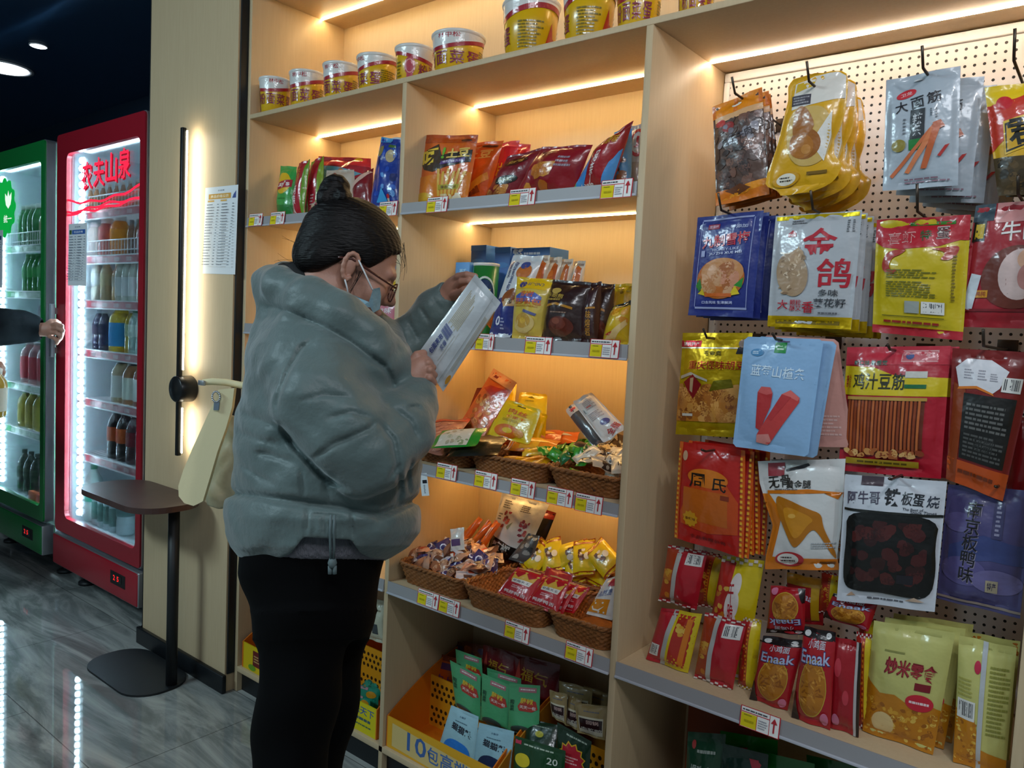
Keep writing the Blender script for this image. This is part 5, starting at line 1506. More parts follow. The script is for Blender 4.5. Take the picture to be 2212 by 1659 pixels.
bread('yellow bread bag behind, only its crumpled top showing at the divider', ((1326, 614), (1370, 612), (1366, 740), (1322, 742)), 'c8a410', [('n', .1, .7, .9, .95, 6, .15, ['8a6a10', 'a8880c'], 2)], .17, T=.02)
# slivers seen between the shopper's face and the narrow divider (bay one)
for q, b, art, lab, Y in ((((836, 556), (860, 556), (860, 716), (834, 712)), 'c8521e', [('n', .1, .6, .9, .95, 7, .2, ['d8a030', '3a8ac0'], 2)], 'orange snack bag behind the shopper\'s glasses', .12),
                          (((838, 604), (862, 604), (862, 716), (834, 712)), 'd8b020', [('n', .1, .3, .9, .8, 8, .2, ['3a9a30', 'a8202c'], 2)], 'yellow and green snack bag behind the shopper\'s cheek', .09),
                          (((806, 656), (854, 654), (852, 716), (800, 714)), 'c87a8c', [('x', '蜜桃味', .5, .7, .8, .22, 'e0d4d8', 4, .04), ('e', .6, .3, .2, .15, '5a8ac0')], 'pink packet with white lettering below the face mask', .06)):
    pouch('snack_pouch', lab, 'snack pouch', *q, body=b, art=art, T=.012, Y=Y, rest=Z3, kind='pillow', wr=.2)


# ------------------------------------------------------------------ wicker baskets
WICK = mat('brown_wicker', '8a5426', rough=.55, var=.25, vscale=60, bump=.3, bscale=220)


def basket(label, x0, x1, y0, y1, z, h, group, taper=.016):
    root = thing('wicker_basket', label, 'basket', ((x0 + x1) / 2, (y0 + y1) / 2, z), group)
    hw, hd = (x1 - x0) / 2, (y1 - y0) / 2
    per = 4 * (hw + hd)
    NS = int(per / .012)
    nu = NS * 4
    rows = 9
    nv = rows * 2

    def pt(u, t, off):
        # rounded rectangle walk
        g = taper * (1 - t)
        pts = rounded_poly(-hw + g, hw - g, -hd + g, hd - g, min(.03, hd * .5), 6)
        return pts
    rings = []
    for j in range(nv + 1):
        t = j / nv
        g = taper * (1 - t)
        pts = rounded_poly(-hw + g, hw - g, -hd + g, hd - g, min(.035, hd * .5), 6)
        L = [0]
        for i in range(len(pts)):
            a, b = pts[i], pts[(i + 1) % len(pts)]
            L.append(L[-1] + math.hypot(a[0] - b[0], a[1] - b[1]))
        tot = L[-1]
        ring_ = []
        k = 0
        for i in range(nu):
            d = tot * i / nu
            while L[k + 1] < d:
                k += 1
            a, b = pts[k], pts[(k + 1) % len(pts)]
            q = (d - L[k]) / max(L[k + 1] - L[k], 1e-9)
            x, y = a[0] + (b[0] - a[0]) * q, a[1] + (b[1] - a[1]) * q
            nx, ny = (b[1] - a[1]), -(b[0] - a[0])
            nl = math.hypot(nx, ny)
            ring_.append((x, y, nx / nl, ny / nl, i))
        rings.append(ring_)
    mb = MB()
    for side in (1, -1):
        vs = []
        for j in range(nv + 1):
            for (x, y, nx, ny, i) in rings[j]:
                w = .0022 * math.sin(2 * math.pi * i / 8 + (math.pi if (j // 2) % 2 else 0)) + (.0012 if j % 2 else -.0006)
                o = w + side * .0016
                vs.append((x + nx * o, y + ny * o, h * j / nv))
        fs = []
        for j in range(nv):
            for i in range(nu):
                k = (i + 1) % nu
                f = (j * nu + i, j * nu + k, (j + 1) * nu + k, (j + 1) * nu + i)
                fs.append(f if side > 0 else f[::-1])
        mb.add(vs, fs, WICK, True)
    g = taper
    bp = rounded_poly(-hw + g, hw - g, -hd + g, hd - g, .03, 6)
    mb.prism([(x, y, .0) for x, y in bp], (0, 0, .003), WICK)
    mb.build('woven_body', root)
    mb = MB()
    rp = [(x, y, h + .001 * math.sin(i * 2.2)) for i, (x, y, _, _, _) in enumerate(rings[-1][::2])]
    n = len(rp)
    for ph in (0, math.pi):
        pts = []
        for i in range(n * 1 + 1):
            x, y, zz = rp[i % n]
            _, _, nx, ny, _ = rings[-1][(2 * i) % nu]
            a = i * .9 + ph
            pts.append((x + nx * .0035 * math.cos(a), y + ny * .0035 * math.cos(a), zz + .0035 * math.sin(a)))
        mb.tube(pts, .0046, WICK, 6, cap=False)
    mb.build('braided_rim', root)
    return root


GB = 'wicker baskets of snacks'
basket('wicker basket half hidden behind the shopper\'s sleeve, upper basket shelf', -1.764, -1.508, .03, .33, 1.034, .052, GB)
basket('wicker basket of orange sausage packs in the middle of the upper basket shelf', -1.498, -1.222, .03, .33, 1.034, .052, GB)
basket('wicker basket of green and white sweets beside the divider, upper basket shelf', -1.212, -.976, .03, .33, 1.034, .052, GB)
basket('wicker basket of clear wrapped brown snacks at the left of the lower basket shelf', -1.764, -1.488, .02, .33, .642, .062, GB)
basket('wicker basket holding the fan of red packets, lower basket shelf', -1.482, -1.188, .012, .23, .642, .062, GB)
basket('wicker basket at the back holding yellow snack bags, lower basket shelf', -1.44, -.99, .245, .4, .642, .07, GB)
basket('wicker basket with one white smile packet beside the divider', -1.178, -.976, .015, .235, .642, .062, GB)


# ------------------------------------------------------------------ basket contents
def loose(name, label, cat, px, z, w, h, T, body, art=(), spin=0, tilt=35, yaw=0, group=None, kind='pillow', wr=.3, nu=12, nv=12, copies=None, Y=None):
    """a small packet whose middle sits at the pixel on height z, lying tilted towards the aisle"""
    p = atZ(*px, z) if Y is None else atY(*px, Y)
    mb = MB()
    c = [Vector((-w / 2, h)), Vector((w / 2, h)), Vector((w / 2, 0)), Vector((-w / 2, 0))]
    pouch_mesh(mb, c, T, body, list(art), kind, px[0] % 17, wr=wr, nu=nu, nv=nv)
    M = Matrix.Translation(p) @ Matrix.Rotation(math.radians(yaw), 4, 'Z') @ Matrix.Rotation(math.radians(90 - tilt), 4, 'X') @ Matrix.Rotation(math.radians(spin), 4, 'Z') @ Matrix.Translation((0, -h / 2, 0))
    return tag(mb.build(name, M=M), label, cat, group)


def scatter(protos, spots, z, seed, tilt=(5, 70), zr=.012):
    """copies of little packets at pixel spots on a heap"""
    R = random.Random(seed)
    used = set()
    for i, s in enumerate(spots):
        k = R.randrange(len(protos))
        zz = z - .045
        for _ in range(4):
            p = atZ(s[0], s[1], zz)
            zz = z - .05 + .3 * min(max(p.y - .08, 0), .18)
        if p.y < .075 or p.x > -.995 or p.y > .4:
            continue
        p.z += R.uniform(-zr, zr) * .5
        M = Matrix.Translation(p) @ Matrix.Rotation(R.uniform(-1.4, 1.4), 4, 'Z') @ Matrix.Rotation(math.radians(R.uniform(*tilt)), 4, 'X') @ Matrix.Rotation(R.uniform(-.5, .5), 4, 'Y') @ Matrix.Rotation(R.uniform(0, 6.28), 4, 'Z')
        o = protos[k]
        if k in used:
            copy_tree(o, M=M)
        else:
            used.add(k)
            o.matrix_world = M
    for k, o in enumerate(protos):
        if k not in used:
            bpy.data.objects.remove(o)


def small(name, label, cat, group, w, h, T, body, art, seed=0, mk=film, nu=10, nv=10):
    mb = MB()
    pouch_mesh(mb, [Vector((-w / 2, h / 2)), Vector((w / 2, h / 2)), Vector((w / 2, -h / 2)), Vector((-w / 2, -h / 2))], T, body, art, 'pillow', seed, wr=.45, nu=nu, nv=nv, mk=mk, seal=.16)
    return tag(mb.build(name), label, cat, group)


def spots(poly, n, seed):
    R = random.Random(seed)
    xs, ys = [p[0] for p in poly], [p[1] for p in poly]
    out = []
    while len(out) < n:
        x, y = R.uniform(min(xs), max(xs)), R.uniform(min(ys), max(ys))
        ins = False
        for i in range(len(poly)):
            (x1, y1), (x2, y2) = poly[i], poly[i - 1]
            if (y1 > y) != (y2 > y) and x < (x2 - x1) * (y - y1) / (y2 - y1) + x1:
                ins = not ins
        if ins and all((x - a) ** 2 + (y - b) ** 2 > 90 for a, b in out):
            out.append((x, y))
    return out


# upper shelf, left basket
for i, (px, sp, lab) in enumerate((((958, 930), 20, 'reddish meat packet topmost at the sleeve end of the left upper basket'), ((985, 918), 60, 'reddish clear meat packet leaning at the back of the left upper basket'), ((955, 952), 5, 'pale red meat packet low at the sleeve end of the left upper basket'))):
    loose('meat_packet', lab, 'snack packet', px, 1.12 - .01 * i, .13, .17, .012, 'a86a5c', [('r', 0, .8, 1, 1, 'b83a30'), ('n', .05, .05, .95, .75, 30, .12, ['8e4a40', 'b87a6a', '9a5a50', 'c89888'], 3 + i)], spin=sp, tilt=70)
loose('pickle_packet', 'white and green packet lying on top of the left upper basket', 'snack packet', (990, 946), 1.125, .1, .15, .01, '1c8a2a', [('r', .12, .1, .95, .8, 'd4d0c0'), ('n', .15, .12, .92, .78, 24, .1, ['c8c4b0', 'e4e0d4', '8a9a70', 'b0a890'], 4)], spin=-72, tilt=62)
for i in range(3):
    loose('dark_packet', 'black edged packet in the fan under the white and green packet', 'snack packet', (1030 - i * 6, 966 - i * 3), 1.105 - i * .006, .1, .16, .008, '1c1a12', [], spin=-70 + i * 4, tilt=66, group='dark packets in the left upper basket')
loose('crisp_strip_packet', 'tall shiny orange red packet standing at the back above the baskets', 'snack packet', (1050, 878), 1.15, .118, .235, .008, 'd8642c', [('r', 0, .86, 1, 1, 'd89a78'), ('r', .1, .9, .34, .95, '7a2020'), ('p', [(.1, .7), (.3, .78), (.9, .84), (.94, .72), (.5, .66)], 'c8321c'), ('n', .1, .08, .9, .64, 46, .1, ['b85c1c', 'd88a40', '9a4410', 'e0a860', 'c8743a'], 5), ('r', .4, .7, .6, .74, 'c02818')], spin=-20, tilt=22, Y=.25, wr=.5)
pouch('sausage_packet', 'orange red packet edge showing left of the tall shiny packet', 'snack packet', (1030, 838), (1070, 836), (1040, 930), (998, 924), body='b8301c', Y=.29, T=.006)
mango = [('p', [(.38, .9), (.62, .9), (.6, .93), (.4, .93)], '2a2408'), ('x', '肉丝', .5, .73, .5, .13, 'c8502a', -3, .03), ('x', '芒果干', .5, .58, .5, .08, 'd87020', 0, .02), ('e', .4, .2, .3, .17, 'd86a14'), ('e', .42, .22, .12, .07, 'e0b810'), ('e', .7, .2, .12, .1, 'd88a1a'), ('l', .2, .45, .7, .52, 2, 'a88a10')]
for q, Y, lab, a in ((((1094, 862), (1170, 886), (1144, 962), (1054, 938)), .17, 'front yellow pouch with orange lettering leaning on the baskets', mango), (((1120, 878), (1184, 896), (1160, 966), (1100, 950)), .2, 'yellow pouch directly behind the lettered yellow one', []), (((1122, 846), (1183, 852), (1178, 950), (1110, 940)), .26, 'yellow pouch with hang hole at the back of the upper baskets', [('p', [(.36, .87), (.6, .87), (.5, .91)], '8a7408'), ('l', .3, .78, .6, .82, 1, 'a88c08')]), (((1098, 830), (1116, 828), (1108, 930), (1088, 930)), .3, 'narrow yellow pouch edge right of the tall shiny packet', []), (((1086, 872), (1100, 866), (1070, 950), (1048, 946)), .22, 'yellow packet edge with red letter left of the lettered yellow pouch', [('x', 'E', .6, .6, .5, .16, 'c02c1c', 0, .04)])):
    pouch('mango_pouch', lab, 'snack pouch', *q, body='e0bc08', art=a, T=.01, Y=Y, lean=24, prof=RND)
for i, (px, sp, col, lab) in enumerate((((1180, 925), -76, 'e08c0c', 'glossy orange packet uppermost on the middle upper basket'), ((1160, 945), -70, 'c8541a', 'brown orange sausage packet under the glossy orange one'), ((1195, 948), -68, 'd8640f', 'orange sausage packet at the right of the middle upper basket'), ((1225, 930), -50, 'c8401a', 'red orange packet under the white standing pouch'), ((1150, 962), -80, 'd8780c', 'orange packet with zigzag end at the front of the middle heap'), ((1110, 950), -74, 'b8501c', 'orange brown packet left in the middle heap'))):
    loose('sausage_packet', lab, 'snack packet', px, 1.125 - .004 * i, .07, .16, .016, col, [('r', .1, .3, .9, .7, 'e0a020' if i % 2 == 0 else 'a04a2a'), ('r', 0, .0, 1, .1, 'd8d0c8'), ('p', [(.3, .1), (.6, .5), (.5, .9), (.2, .6)], 'd8c8b8' if i in (2, 5) else 'f0b030')], spin=sp, tilt=64)
for i, (px, sp) in enumerate((((1040, 975), -60), ((1140, 998), -40), ((1110, 994), -75), ((1165, 1002), -20), ((1165, 975), -70))):
    loose('sausage_packet', 'yellow packet end sticking out low in the middle upper basket', 'snack packet', px, 1.09, .035, .1, .008, 'e0a80c', [('r', .2, .3, .8, .6, 'c88a20')], spin=sp, tilt=60, Y=.12, group='yellow packets in the middle upper basket')
pouch('chestnut_pouch', 'white stand-up pouch of fine print leaning towards the divider', 'snack pouch', (1237, 868), (1276, 846), (1352, 925), (1305, 958), body='dcd4d0', art=[('l', .3, .66, .8, .86, 6, 'a89898'), ('b', .12, .6, .28, .74), ('r', .36, .7, .6, .73, 'c85a50'), ('l', .2, .42, .8, .58, 5, 'b0a0a0'), ('e', .6, .3, .2, .06, '5a5088'), ('x', '全脂', .65, .12, .6, .12, 'c83a3a', 20, .04)], T=.012, Y=.2, lean=20, prof=RND)
pouch('chestnut_pouch', 'grey backed stand-up pouch under the white one by the divider', 'snack pouch', (1220, 886), (1250, 864), (1312, 950), (1282, 966), body='4a4a50', art=[('r', 0, .8, 1, 1, 'd0c8c4'), ('e', .4, .9, .2, .05, 'c83a3a')], T=.01, Y=.24, lean=20, prof=RND)
gs = [small('sweet', 'green wrapped sweet in the heap between the upper middle and right baskets', 'sweet', 'green sweets in the upper baskets', .042, .036, .008, c_, [('r', .1, .3, .9, .7, c2)], k) for k, (c_, c2) in enumerate((('2a7a1c', '3a9428'), ('4a8c1e', '5a9c28'), ('125a2c', '1c7038')))]
scatter(gs, spots([(1150, 990), (1215, 955), (1275, 950), (1285, 1020), (1265, 1050), (1190, 1010)], 46, 3), 1.105, 5)
ws = [small('sweet', 'white and brown wrapped sweet in the right upper basket', 'sweet', 'white sweets in the upper right basket', .075, .04, .009, c_, [('r', .12, .2, .6, .9, c2), ('l', .3, .3, .6, .6, 2, '4a4040')], k) for k, (c_, c2) in enumerate((('cfc4b0', 'd8d0c0'), ('3a2824', 'c8beac'), ('b8ae9c', '2c2020')))]
scatter(ws, spots([(1262, 955), (1345, 945), (1345, 1050), (1300, 1050), (1270, 1005)], 40, 4), 1.11, 8)
# lower shelf
cl = [small('wrapped_snack', 'clear wrapped brown snack heaped in the left lower basket', 'wrapped snack', 'brown snacks in the left lower basket', w, h, .014, c_, a, k) for k, (w, h, c_, a) in enumerate(((.06, .075, 'b08a74', [('n', .1, .1, .9, .9, 12, .2, ['8a5a40', 'c8a890', 'e0d0c4', '5a3a2c'], 1)]), (.065, .06, '8a5a44', [('n', .1, .1, .9, .9, 12, .2, ['3a2418', 'b08a70', 'd8c0b0'], 2)]), (.07, .05, 'c8c0c4', [('r', .3, .2, .7, .8, '5a3a30'), ('r', 0, .3, .2, .7, '2a3488')]), (.06, .07, 'd09a80', [('r', .1, .3, .8, .7, 'c8502a'), ('r', .3, .4, .6, .6, 'e8dcd4')]), (.05, .05, '3a3068', [('x', 'O', .5, .5, .5, .5, 'd0d4ec')])))]
scatter(cl, spots([(865, 1222), (905, 1195), (985, 1168), (1040, 1180), (1078, 1200), (1020, 1250), (985, 1262), (920, 1243)], 60, 6), .74, 3, tilt=(0, 75))
loose('wrapped_snack', 'white cornered wrapper sticking up out of the left lower basket', 'wrapped snack', (988, 1165), .78, .055, .07, .012, 'dcd4cc', [('r', .2, .2, .8, .5, '5a3a6a')], spin=18, tilt=15)
for i, (px, sp) in enumerate((((1014, 1153), -26), ((1034, 1160), -30), ((1052, 1163), -24), ((1004, 1160), -34))):
    loose('sausage_stick', 'orange sausage stick standing at the back of the left lower basket', 'sausage stick', px, .8, .026, .13, .012, 'd8620c', [('r', .1, .1, .9, .4, 'e07a14'), ('r', .2, .55, .5, .8, 'd8b0a0' if i == 2 else 'c85a10')], spin=sp, tilt=20, Y=.25, group='orange sausage sticks')
pep = [('p', [(0, .0), (1, 0), (1, .16), (.6, .2), (0, .34)], '141210'), ('x', '辣椒', .36, .15, .5, .16, 'd0ccc4', -8, .05), ('n', .24, .48, .4, .74, 12, .05, ['a8343c', '8a2430', 'c86a60', 'b84a44'], 3), ('n', .66, .3, .84, .66, 16, .05, ['a8343c', '8a2430', 'c86a60'], 5), ('l', .14, .78, .34, .92, 4, '5a5450'), ('l', .56, .78, .78, .9, 4, '5a5450', 3), ('l', .1, .58, .2, .7, 3, '4a4440'), ('p', [(.38, .5), (.5, .6), (.44, .46)], '8a9070')]
pouch('pepper_pouch', 'white and black pouch with red peppers standing at the back of the lower baskets', 'snack pouch', (1085, 1064), (1186, 1090), (1132, 1212), (1052, 1196), body='dcd8d2', art=pep, T=.02, Y=.28, lean=10, wr=.3)
pouch('pepper_pouch', 'black backed pouch right behind the white pepper pouch', 'snack pouch', (1140, 1090), (1203, 1108), (1156, 1220), (1090, 1210), body='1a1614', art=[('r', .0, .86, 1, 1, '7a1c18'), ('x', '藤椒', .4, .62, .5, .14, 'c8c4bc', -10, .04)], T=.02, Y=.32, lean=10)
pouch('pepper_pouch', 'grey dark packet with pale pattern in front of the black backed pouch', 'snack pouch', (1142, 1152), (1166, 1158), (1146, 1222), (1098, 1208), body='4a4848', art=[('n', .1, .1, .9, .9, 10, .2, ['8a8884', 'a8a6a0', '2a2828'], 3)], T=.01, Y=.25, lean=16)
crown = [('p', [(.14, .58), (.2, .5), (.8, .5), (.86, .66), (.9, .82), (.68, .7), (.5, .86), (.32, .68), (.1, .78)], 'd8a83c'), ('p', [(.2, .5), (.8, .5), (.84, .64), (.18, .62)], 'e0d8d0'), ('x', '吮指天王', .5, .57, .56, .07, '2a2a40', 0, .03), ('e', .5, .87, .05, .025, 'd8a83c'), ('e', .1, .8, .05, .025, 'd8a83c'), ('e', .9, .84, .05, .025, 'd8a83c'), ('r', .1, .95, .9, .985, 'd8a050'), ('l', .3, .34, .75, .44, 2, 'e0b0b0'), ('x', '鸭脖鸭舌', .5, .2, .7, .1, 'e8d8d8', 0, .02), ('l', .1, .06, .9, .1, 1, 'd89090')]
for i, (q, Y, lab) in enumerate((
    (((1118, 1224), (1176, 1240), (1138, 1310), (1072, 1282)), .04, 'red packet with a gold crown, left end of the fan in the basket'),
    (((1172, 1240), (1200, 1250), (1164, 1316), (1128, 1304)), .055, 'red crown packet mostly hidden in the middle of the fan'),
    (((1186, 1240), (1234, 1254), (1202, 1328), (1132, 1302)), .022, 'front red packet with a gold crown, nearest in the fan'),
    (((1210, 1250), (1250, 1264), (1214, 1330), (1180, 1322)), .065, 'red packet peeking out just right of the front crown packet'),
    (((1230, 1256), (1276, 1270), (1240, 1326), (1200, 1316)), .09, 'rightmost red packet of the fan in front of the yellow bags'),
    (((1182, 1224), (1240, 1240), (1222, 1300), (1160, 1280)), .2, 'dark red packet lying at the back of the fan'))):
    pouch('crown_packet', lab, 'snack packet', *q, body='b41420' if i < 5 else '8a1020', art=crown if i < 5 else [], T=.008, Y=Y, lean=34, wr=.2)
yl = [('r', 0, .86, 1, 1, '9a4a10'), ('r', 0, 0, 1, .1, '9a4a10'), ('n', .3, .3, .6, .7, 7, .14, ['6a3a14', 'e8dcc8', '4a2a10'], 3), ('e', .7, .5, .12, .1, 'e0d8c8')]
for i, (px, sp, lab) in enumerate((((1160, 1203), -24, 'yellow snack bag leftmost above the back basket'), ((1192, 1200), 30, 'yellow snack bag second from the left over the back basket'), ((1235, 1196), -64, 'flat yellow snack bag topmost on the back basket'), ((1262, 1204), 20, 'yellow snack bag in front of the topmost flat one'), ((1244, 1226), 40, 'yellow and brown snack bag low behind the red packets'), ((1297, 1226), -10, 'yellow snack bag standing behind the white smile packet'), ((1304, 1206), 60, 'yellow snack bag touching the divider on the back basket'), ((1176, 1222), 75, 'brown ended yellow bag lying on the back basket rim'))):
    loose('yellow_snack_bag', lab, 'snack bag', px, .76, .075, .11, .014, 'd8bc0c', yl, spin=sp, tilt=30, Y=.27 + .012 * (i % 3))
pouch('smile_packet', 'white packet with an orange smiling square in the basket by the divider', 'snack packet', (1310, 1250), (1352, 1240), (1322, 1340), (1266, 1326), body='dcd8d4', art=[('r', .0, .08, .74, .42, 'd8860c'), ('e', .2, .31, .04, .022, 'e8e0d4'), ('e', .5, .33, .04, .022, 'e8e0d4'), ('p', [(.12, .24), (.2, .17), (.4, .16), (.56, .24), (.6, .25), (.42, .12), (.18, .13), (.1, .2)], 'e8e0d4'), ('x', '上好佳', .42, .6, .6, .1, '2a4a98', 10, .02), ('x', 'OISHI CARE', .42, .52, .6, .04, '3a5aa8', 10), ('r', .4, .74, 1, .94, 'c02c3c')], T=.01, Y=.05, lean=24)
# tag card seen past the jacket under the upper basket shelf
notice('shelf_card', 'small white bar-code card hanging under the shelf beside the jacket', (914, 1026), (928, 1030), (927, 1068), (912, 1074), -.006, [('r', .3, .55, .9, .7, '20242c'), ('l', .4, .1, .6, .5, 6, '60646c')])


# ------------------------------------------------------------------ display boxes under the shelves
def display_box(label, x0, x1, front, fart, side='d8700a', y0=.012, y1=.36, h0=.1, h1=.235, mid=.19):
    root = thing('display_box', label, 'display box', ((x0 + x1) / 2, y0, .101))
    hw = (x1 - x0) / 2
    D = y1 - y0
    S_ = satin(side)
    curve = [(0, 0), (D, 0), (D, h1)] + [(D * (1 - i / 10) ** 1, h0 + (h1 - h0) * (1 - (i / 10) ** 1.6)) for i in range(1, 11)]
    for sx in (-hw, hw - .004):
        MB().prism([(sx, y, z) for y, z in curve], (.004, 0, 0), S_).build('side_panel', root)
    mb = MB().box((-hw + .004, 0, 0), (hw - .004, .004, h0), satin(front))
    lay_art(mb, fart, 2 * hw, h0, lambda s, t, l: Vector(((s - .5) * 2 * hw, -l, t * h0)), L=1, mk=satin, eps=.0004)
    mb.build('front_panel', root)
    MB().box((-hw + .004, .004, 0), (hw - .004, D, .003), S_).build('base_panel', root)
    MB().box((-hw + .004, D - .004, .003), (hw - .004, D, h1), S_).build('rear_panel', root)
    mb = MB().box((-hw + .004, mid, .003), (hw - .004, mid + .004, h0 + .075), satin('e09a18'))
    nx = int(2 * hw / .022)
    art = []
    zz = h0 + .072
    for r in range(7):
        if r == 3:
            continue
        for i in range(nx):
            cx = (i + .5 + (.5 if r % 2 else 0)) / (nx + .5)
            art.append(('e', cx, (.02 + r * .021) / zz, .0062 / (2 * hw), .0066 / zz, '2a1a06'))
    for a in art:
        lay_art(mb, [a], 2 * hw, zz, lambda s, t, l: Vector(((s - .5) * (2 * hw - .01), mid - .0004, .003 + t * zz)), L=1, mk=satin)
    mb.build('perforated_divider', root)
    return root


display_box('yellow fronted display box at the left end, behind the shopper\'s trousers', -2.6, -2.2, 'd8b80a', [('r', 0, .0, .02, 1, 'd8700a'), ('r', .18, .25, .32, .85, '6a1c18'), ('r', .32, .12, .48, .9, 'c8d4e0'), ('r', .48, .1, .6, .85, '2c3a48'), ('e', .17, .16, .06, .12, '6a9a20'), ('l', .34, .2, .46, .8, 5, '8a4a50', 2), ('l', .2, .4, .3, .7, 3, 'c8a060', 3)])
display_box('yellow fronted display box of teal bags, left of the narrow divider', -2.17, -1.822, 'd8c80a', [('x', '好味天下', .76, .74, .4, .28, '2a5a9a', 0, .02), ('l', .56, .36, .92, .54, 1, '3a5a6a'), ('l', .6, .2, .92, .3, 1, '4a6a50', 4)])
display_box('orange display box with a blue lettered front, lowest shelf of the middle bay', -1.774, -1.33, 'e0a41c', [('p', [(.06, .1), (.5, .04), (1, .04), (1, .7), (.3, .8), (.06, .85)], 'd8bc78'), ('x', '10', .31, .52, .19, .6, '3a62a0', 0, .03), ('x', '包', .47, .47, .11, .5, '4a6ea8', 0, .03), ('x', '高', .6, .46, .12, .55, '4a6ea8', 0, .03), ('x', '端', .73, .47, .12, .5, '4a6ea8', 0, .03), ('x', '组', .85, .48, .11, .46, '4a6ea8', 0, .03), ('x', '合', .95, .48, .09, .44, '4a6ea8', 0, .03)])
display_box('yellow brown display box of tan packs beside the right-hand divider', -1.32, -.985, 'c8a050', [('l', .1, .4, .9, .7, 1, '8a6a30')], side='b8781c')
bag = lambda label, q, body, art, Y, T=.02, lean=8, **kw: pouch('snack_bag', label, 'snack bag', *q, body=body, art=art, T=T, Y=Y, lean=lean, wr=.2, **kw)
bag('orange bag with purple lettering at the back left of the lettered orange box', ((914, 1402), (994, 1424), (986, 1522), (932, 1510)), 'c8500c', [('r', .1, .7, 1, .84, '4a2a5a'), ('x', '智力上', .5, .52, .7, .15, '4a2a70', -6, .03), ('x', '惠及乡邻', .55, .26, .8, .15, '4a2a70', -8, .03), ('r', 0, .88, 1, 1, '7a2a10')], .24, kind='doy')
for q, lab in ((((952, 1378), (1008, 1390), (1004, 1470), (948, 1460)), 'dark brown bag at the very back of the lettered orange box'), (((1000, 1384), (1056, 1398), (1054, 1480), (996, 1470)), 'orange and purple bag in the dark at the back of the orange box')):
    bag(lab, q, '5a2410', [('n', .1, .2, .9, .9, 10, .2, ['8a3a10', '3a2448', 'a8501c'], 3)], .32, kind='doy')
for q, lab in ((((1044, 1392), (1120, 1412), (1116, 1500), (1040, 1488)), 'dark red gift bag with gold characters, left of two'), (((1110, 1410), (1210, 1436), (1204, 1520), (1108, 1504)), 'dark red gift bag with gold characters, right of two')):
    bag(lab, q, '6a0c16', [('x', '福气', .5, .56, .6, .3, 'a87a1c', -6, .03), ('p', [(.02, .2), (.14, .9), (.2, .5)], 'a83a30')], .29, kind='doy')
grn = [('r', .34, .84, .9, .94, 'a86a70'), ('l', .4, .87, .86, .92, 1, 'e0d4d0'), ('p', [(.34, .55), (.5, .72), (.9, .66), (.96, .5), (.8, .44), (.4, .46)], 'b03020'), ('x', '藤椒', .62, .66, .4, .12, 'd8c030', -4, .04), ('x', '天天一包', .66, .53, .5, .07, 'e0d8d0', -4, .02), ('x', '榨\n菜', .14, .56, .16, .24, '1a4a34', 0, .03), ('e', .45, .06, .34, .1, '3a4a44')]
for q, Y, lab in ((((972, 1426), (1038, 1460), (1038, 1556), (984, 1524)), .165, 'green pouch with red badge, left of the three lined up'), (((1042, 1454), (1100, 1480), (1098, 1576), (1038, 1556)), .16, 'green pouch with red badge, middle of the three lined up'), (((1100, 1476), (1167, 1481), (1164, 1586), (1098, 1578)), .15, 'green pouch with red badge, right of the three lined up'), (((984, 1402), (1040, 1422), (1046, 1500), (990, 1490)), .22, 'green pouch at the back behind the left lined up one'), (((1052, 1442), (1126, 1466), (1124, 1540), (1056, 1530)), .21, 'green pouch at the back behind the middle one')):
    bag(lab, q, '4a9a68', grn, Y, kind='doy', T=.014)
lb = [('x', '小鱼仔', .5, .86, .2, .04, '3a5a78'), ('x', '猫猫粮', .55, .62, .66, .15, '1c2434', -6, .05), ('l', .3, .74, .7, .78, 1, '5a7a8a')]
bag('light blue pouch with a bright blue patch, front left of the lettered orange box', ((975, 1523), (1034, 1548), (1026, 1662), (946, 1618)), '9cc4d0', lb + [('q', [(.12, .02), (.16, .34), (.5, .42), (.86, .34), (.9, .02)], '2a7ad0'), ('e', .52, .08, .24, .14, 'c0bcc0')], .07, kind='doy', T=.016)
bag('light blue pouch with a navy patch, right of the one with the bright blue patch', ((1035, 1561), (1111, 1580), (1100, 1690), (1020, 1660)), '94bcca', lb + [('q', [(.14, .02), (.2, .36), (.52, .44), (.86, .36), (.9, .02)], '1c2c50'), ('e', .54, .1, .2, .12, '6a6a74')], .065, kind='doy', T=.016)
dg_ = [('r', .02, .88, .14, .95, 'c02c4a'), ('l', .2, .88, .8, .93, 1, 'a8b4a0'), ('e', .2, .62, .16, .12, 'd0b81a'), ('x', '瓜子仁', .55, .4, .5, .16, 'b8c4b0', -6, .03), ('x', '20', .78, .74, .2, .12, 'c8ccc0', 0, .03)]
bag('dark green bag with a yellow disc in front of the tan packs', ((1113, 1589), (1222, 1622), (1214, 1740), (1106, 1710)), '0f3c1a', dg_, .05, kind='doy', T=.02)
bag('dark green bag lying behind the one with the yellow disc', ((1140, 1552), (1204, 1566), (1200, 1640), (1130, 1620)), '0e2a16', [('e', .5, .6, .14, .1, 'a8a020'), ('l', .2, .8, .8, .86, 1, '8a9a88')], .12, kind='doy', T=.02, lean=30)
bag('dark green bag with red starburst next to the tan packs', ((1204, 1560), (1278, 1602), (1270, 1700), (1200, 1680)), '0e2a16', [('l', .3, .86, .9, .92, 1, '9aa898'), ('s', .5, .46, .42, 'd0a020', 12), ('s', .5, .46, .38, 'a81c2c', 12), ('l', .3, .38, .7, .54, 3, 'd8a0a0')], .09, kind='doy', T=.02)
tan = [('r', .1, .08, .92, .62, 'd0c8b0'), ('r', .14, .2, .9, .56, '2c1014'), ('x', '回锅', .6, .46, .4, .12, 'c8a8a0', 0, .03), ('x', '肉酱鸭', .55, .22, .7, .14, 'c8c0b4', 0, .03), ('l', .3, .76, .8, .82, 1, '6a6a78')]
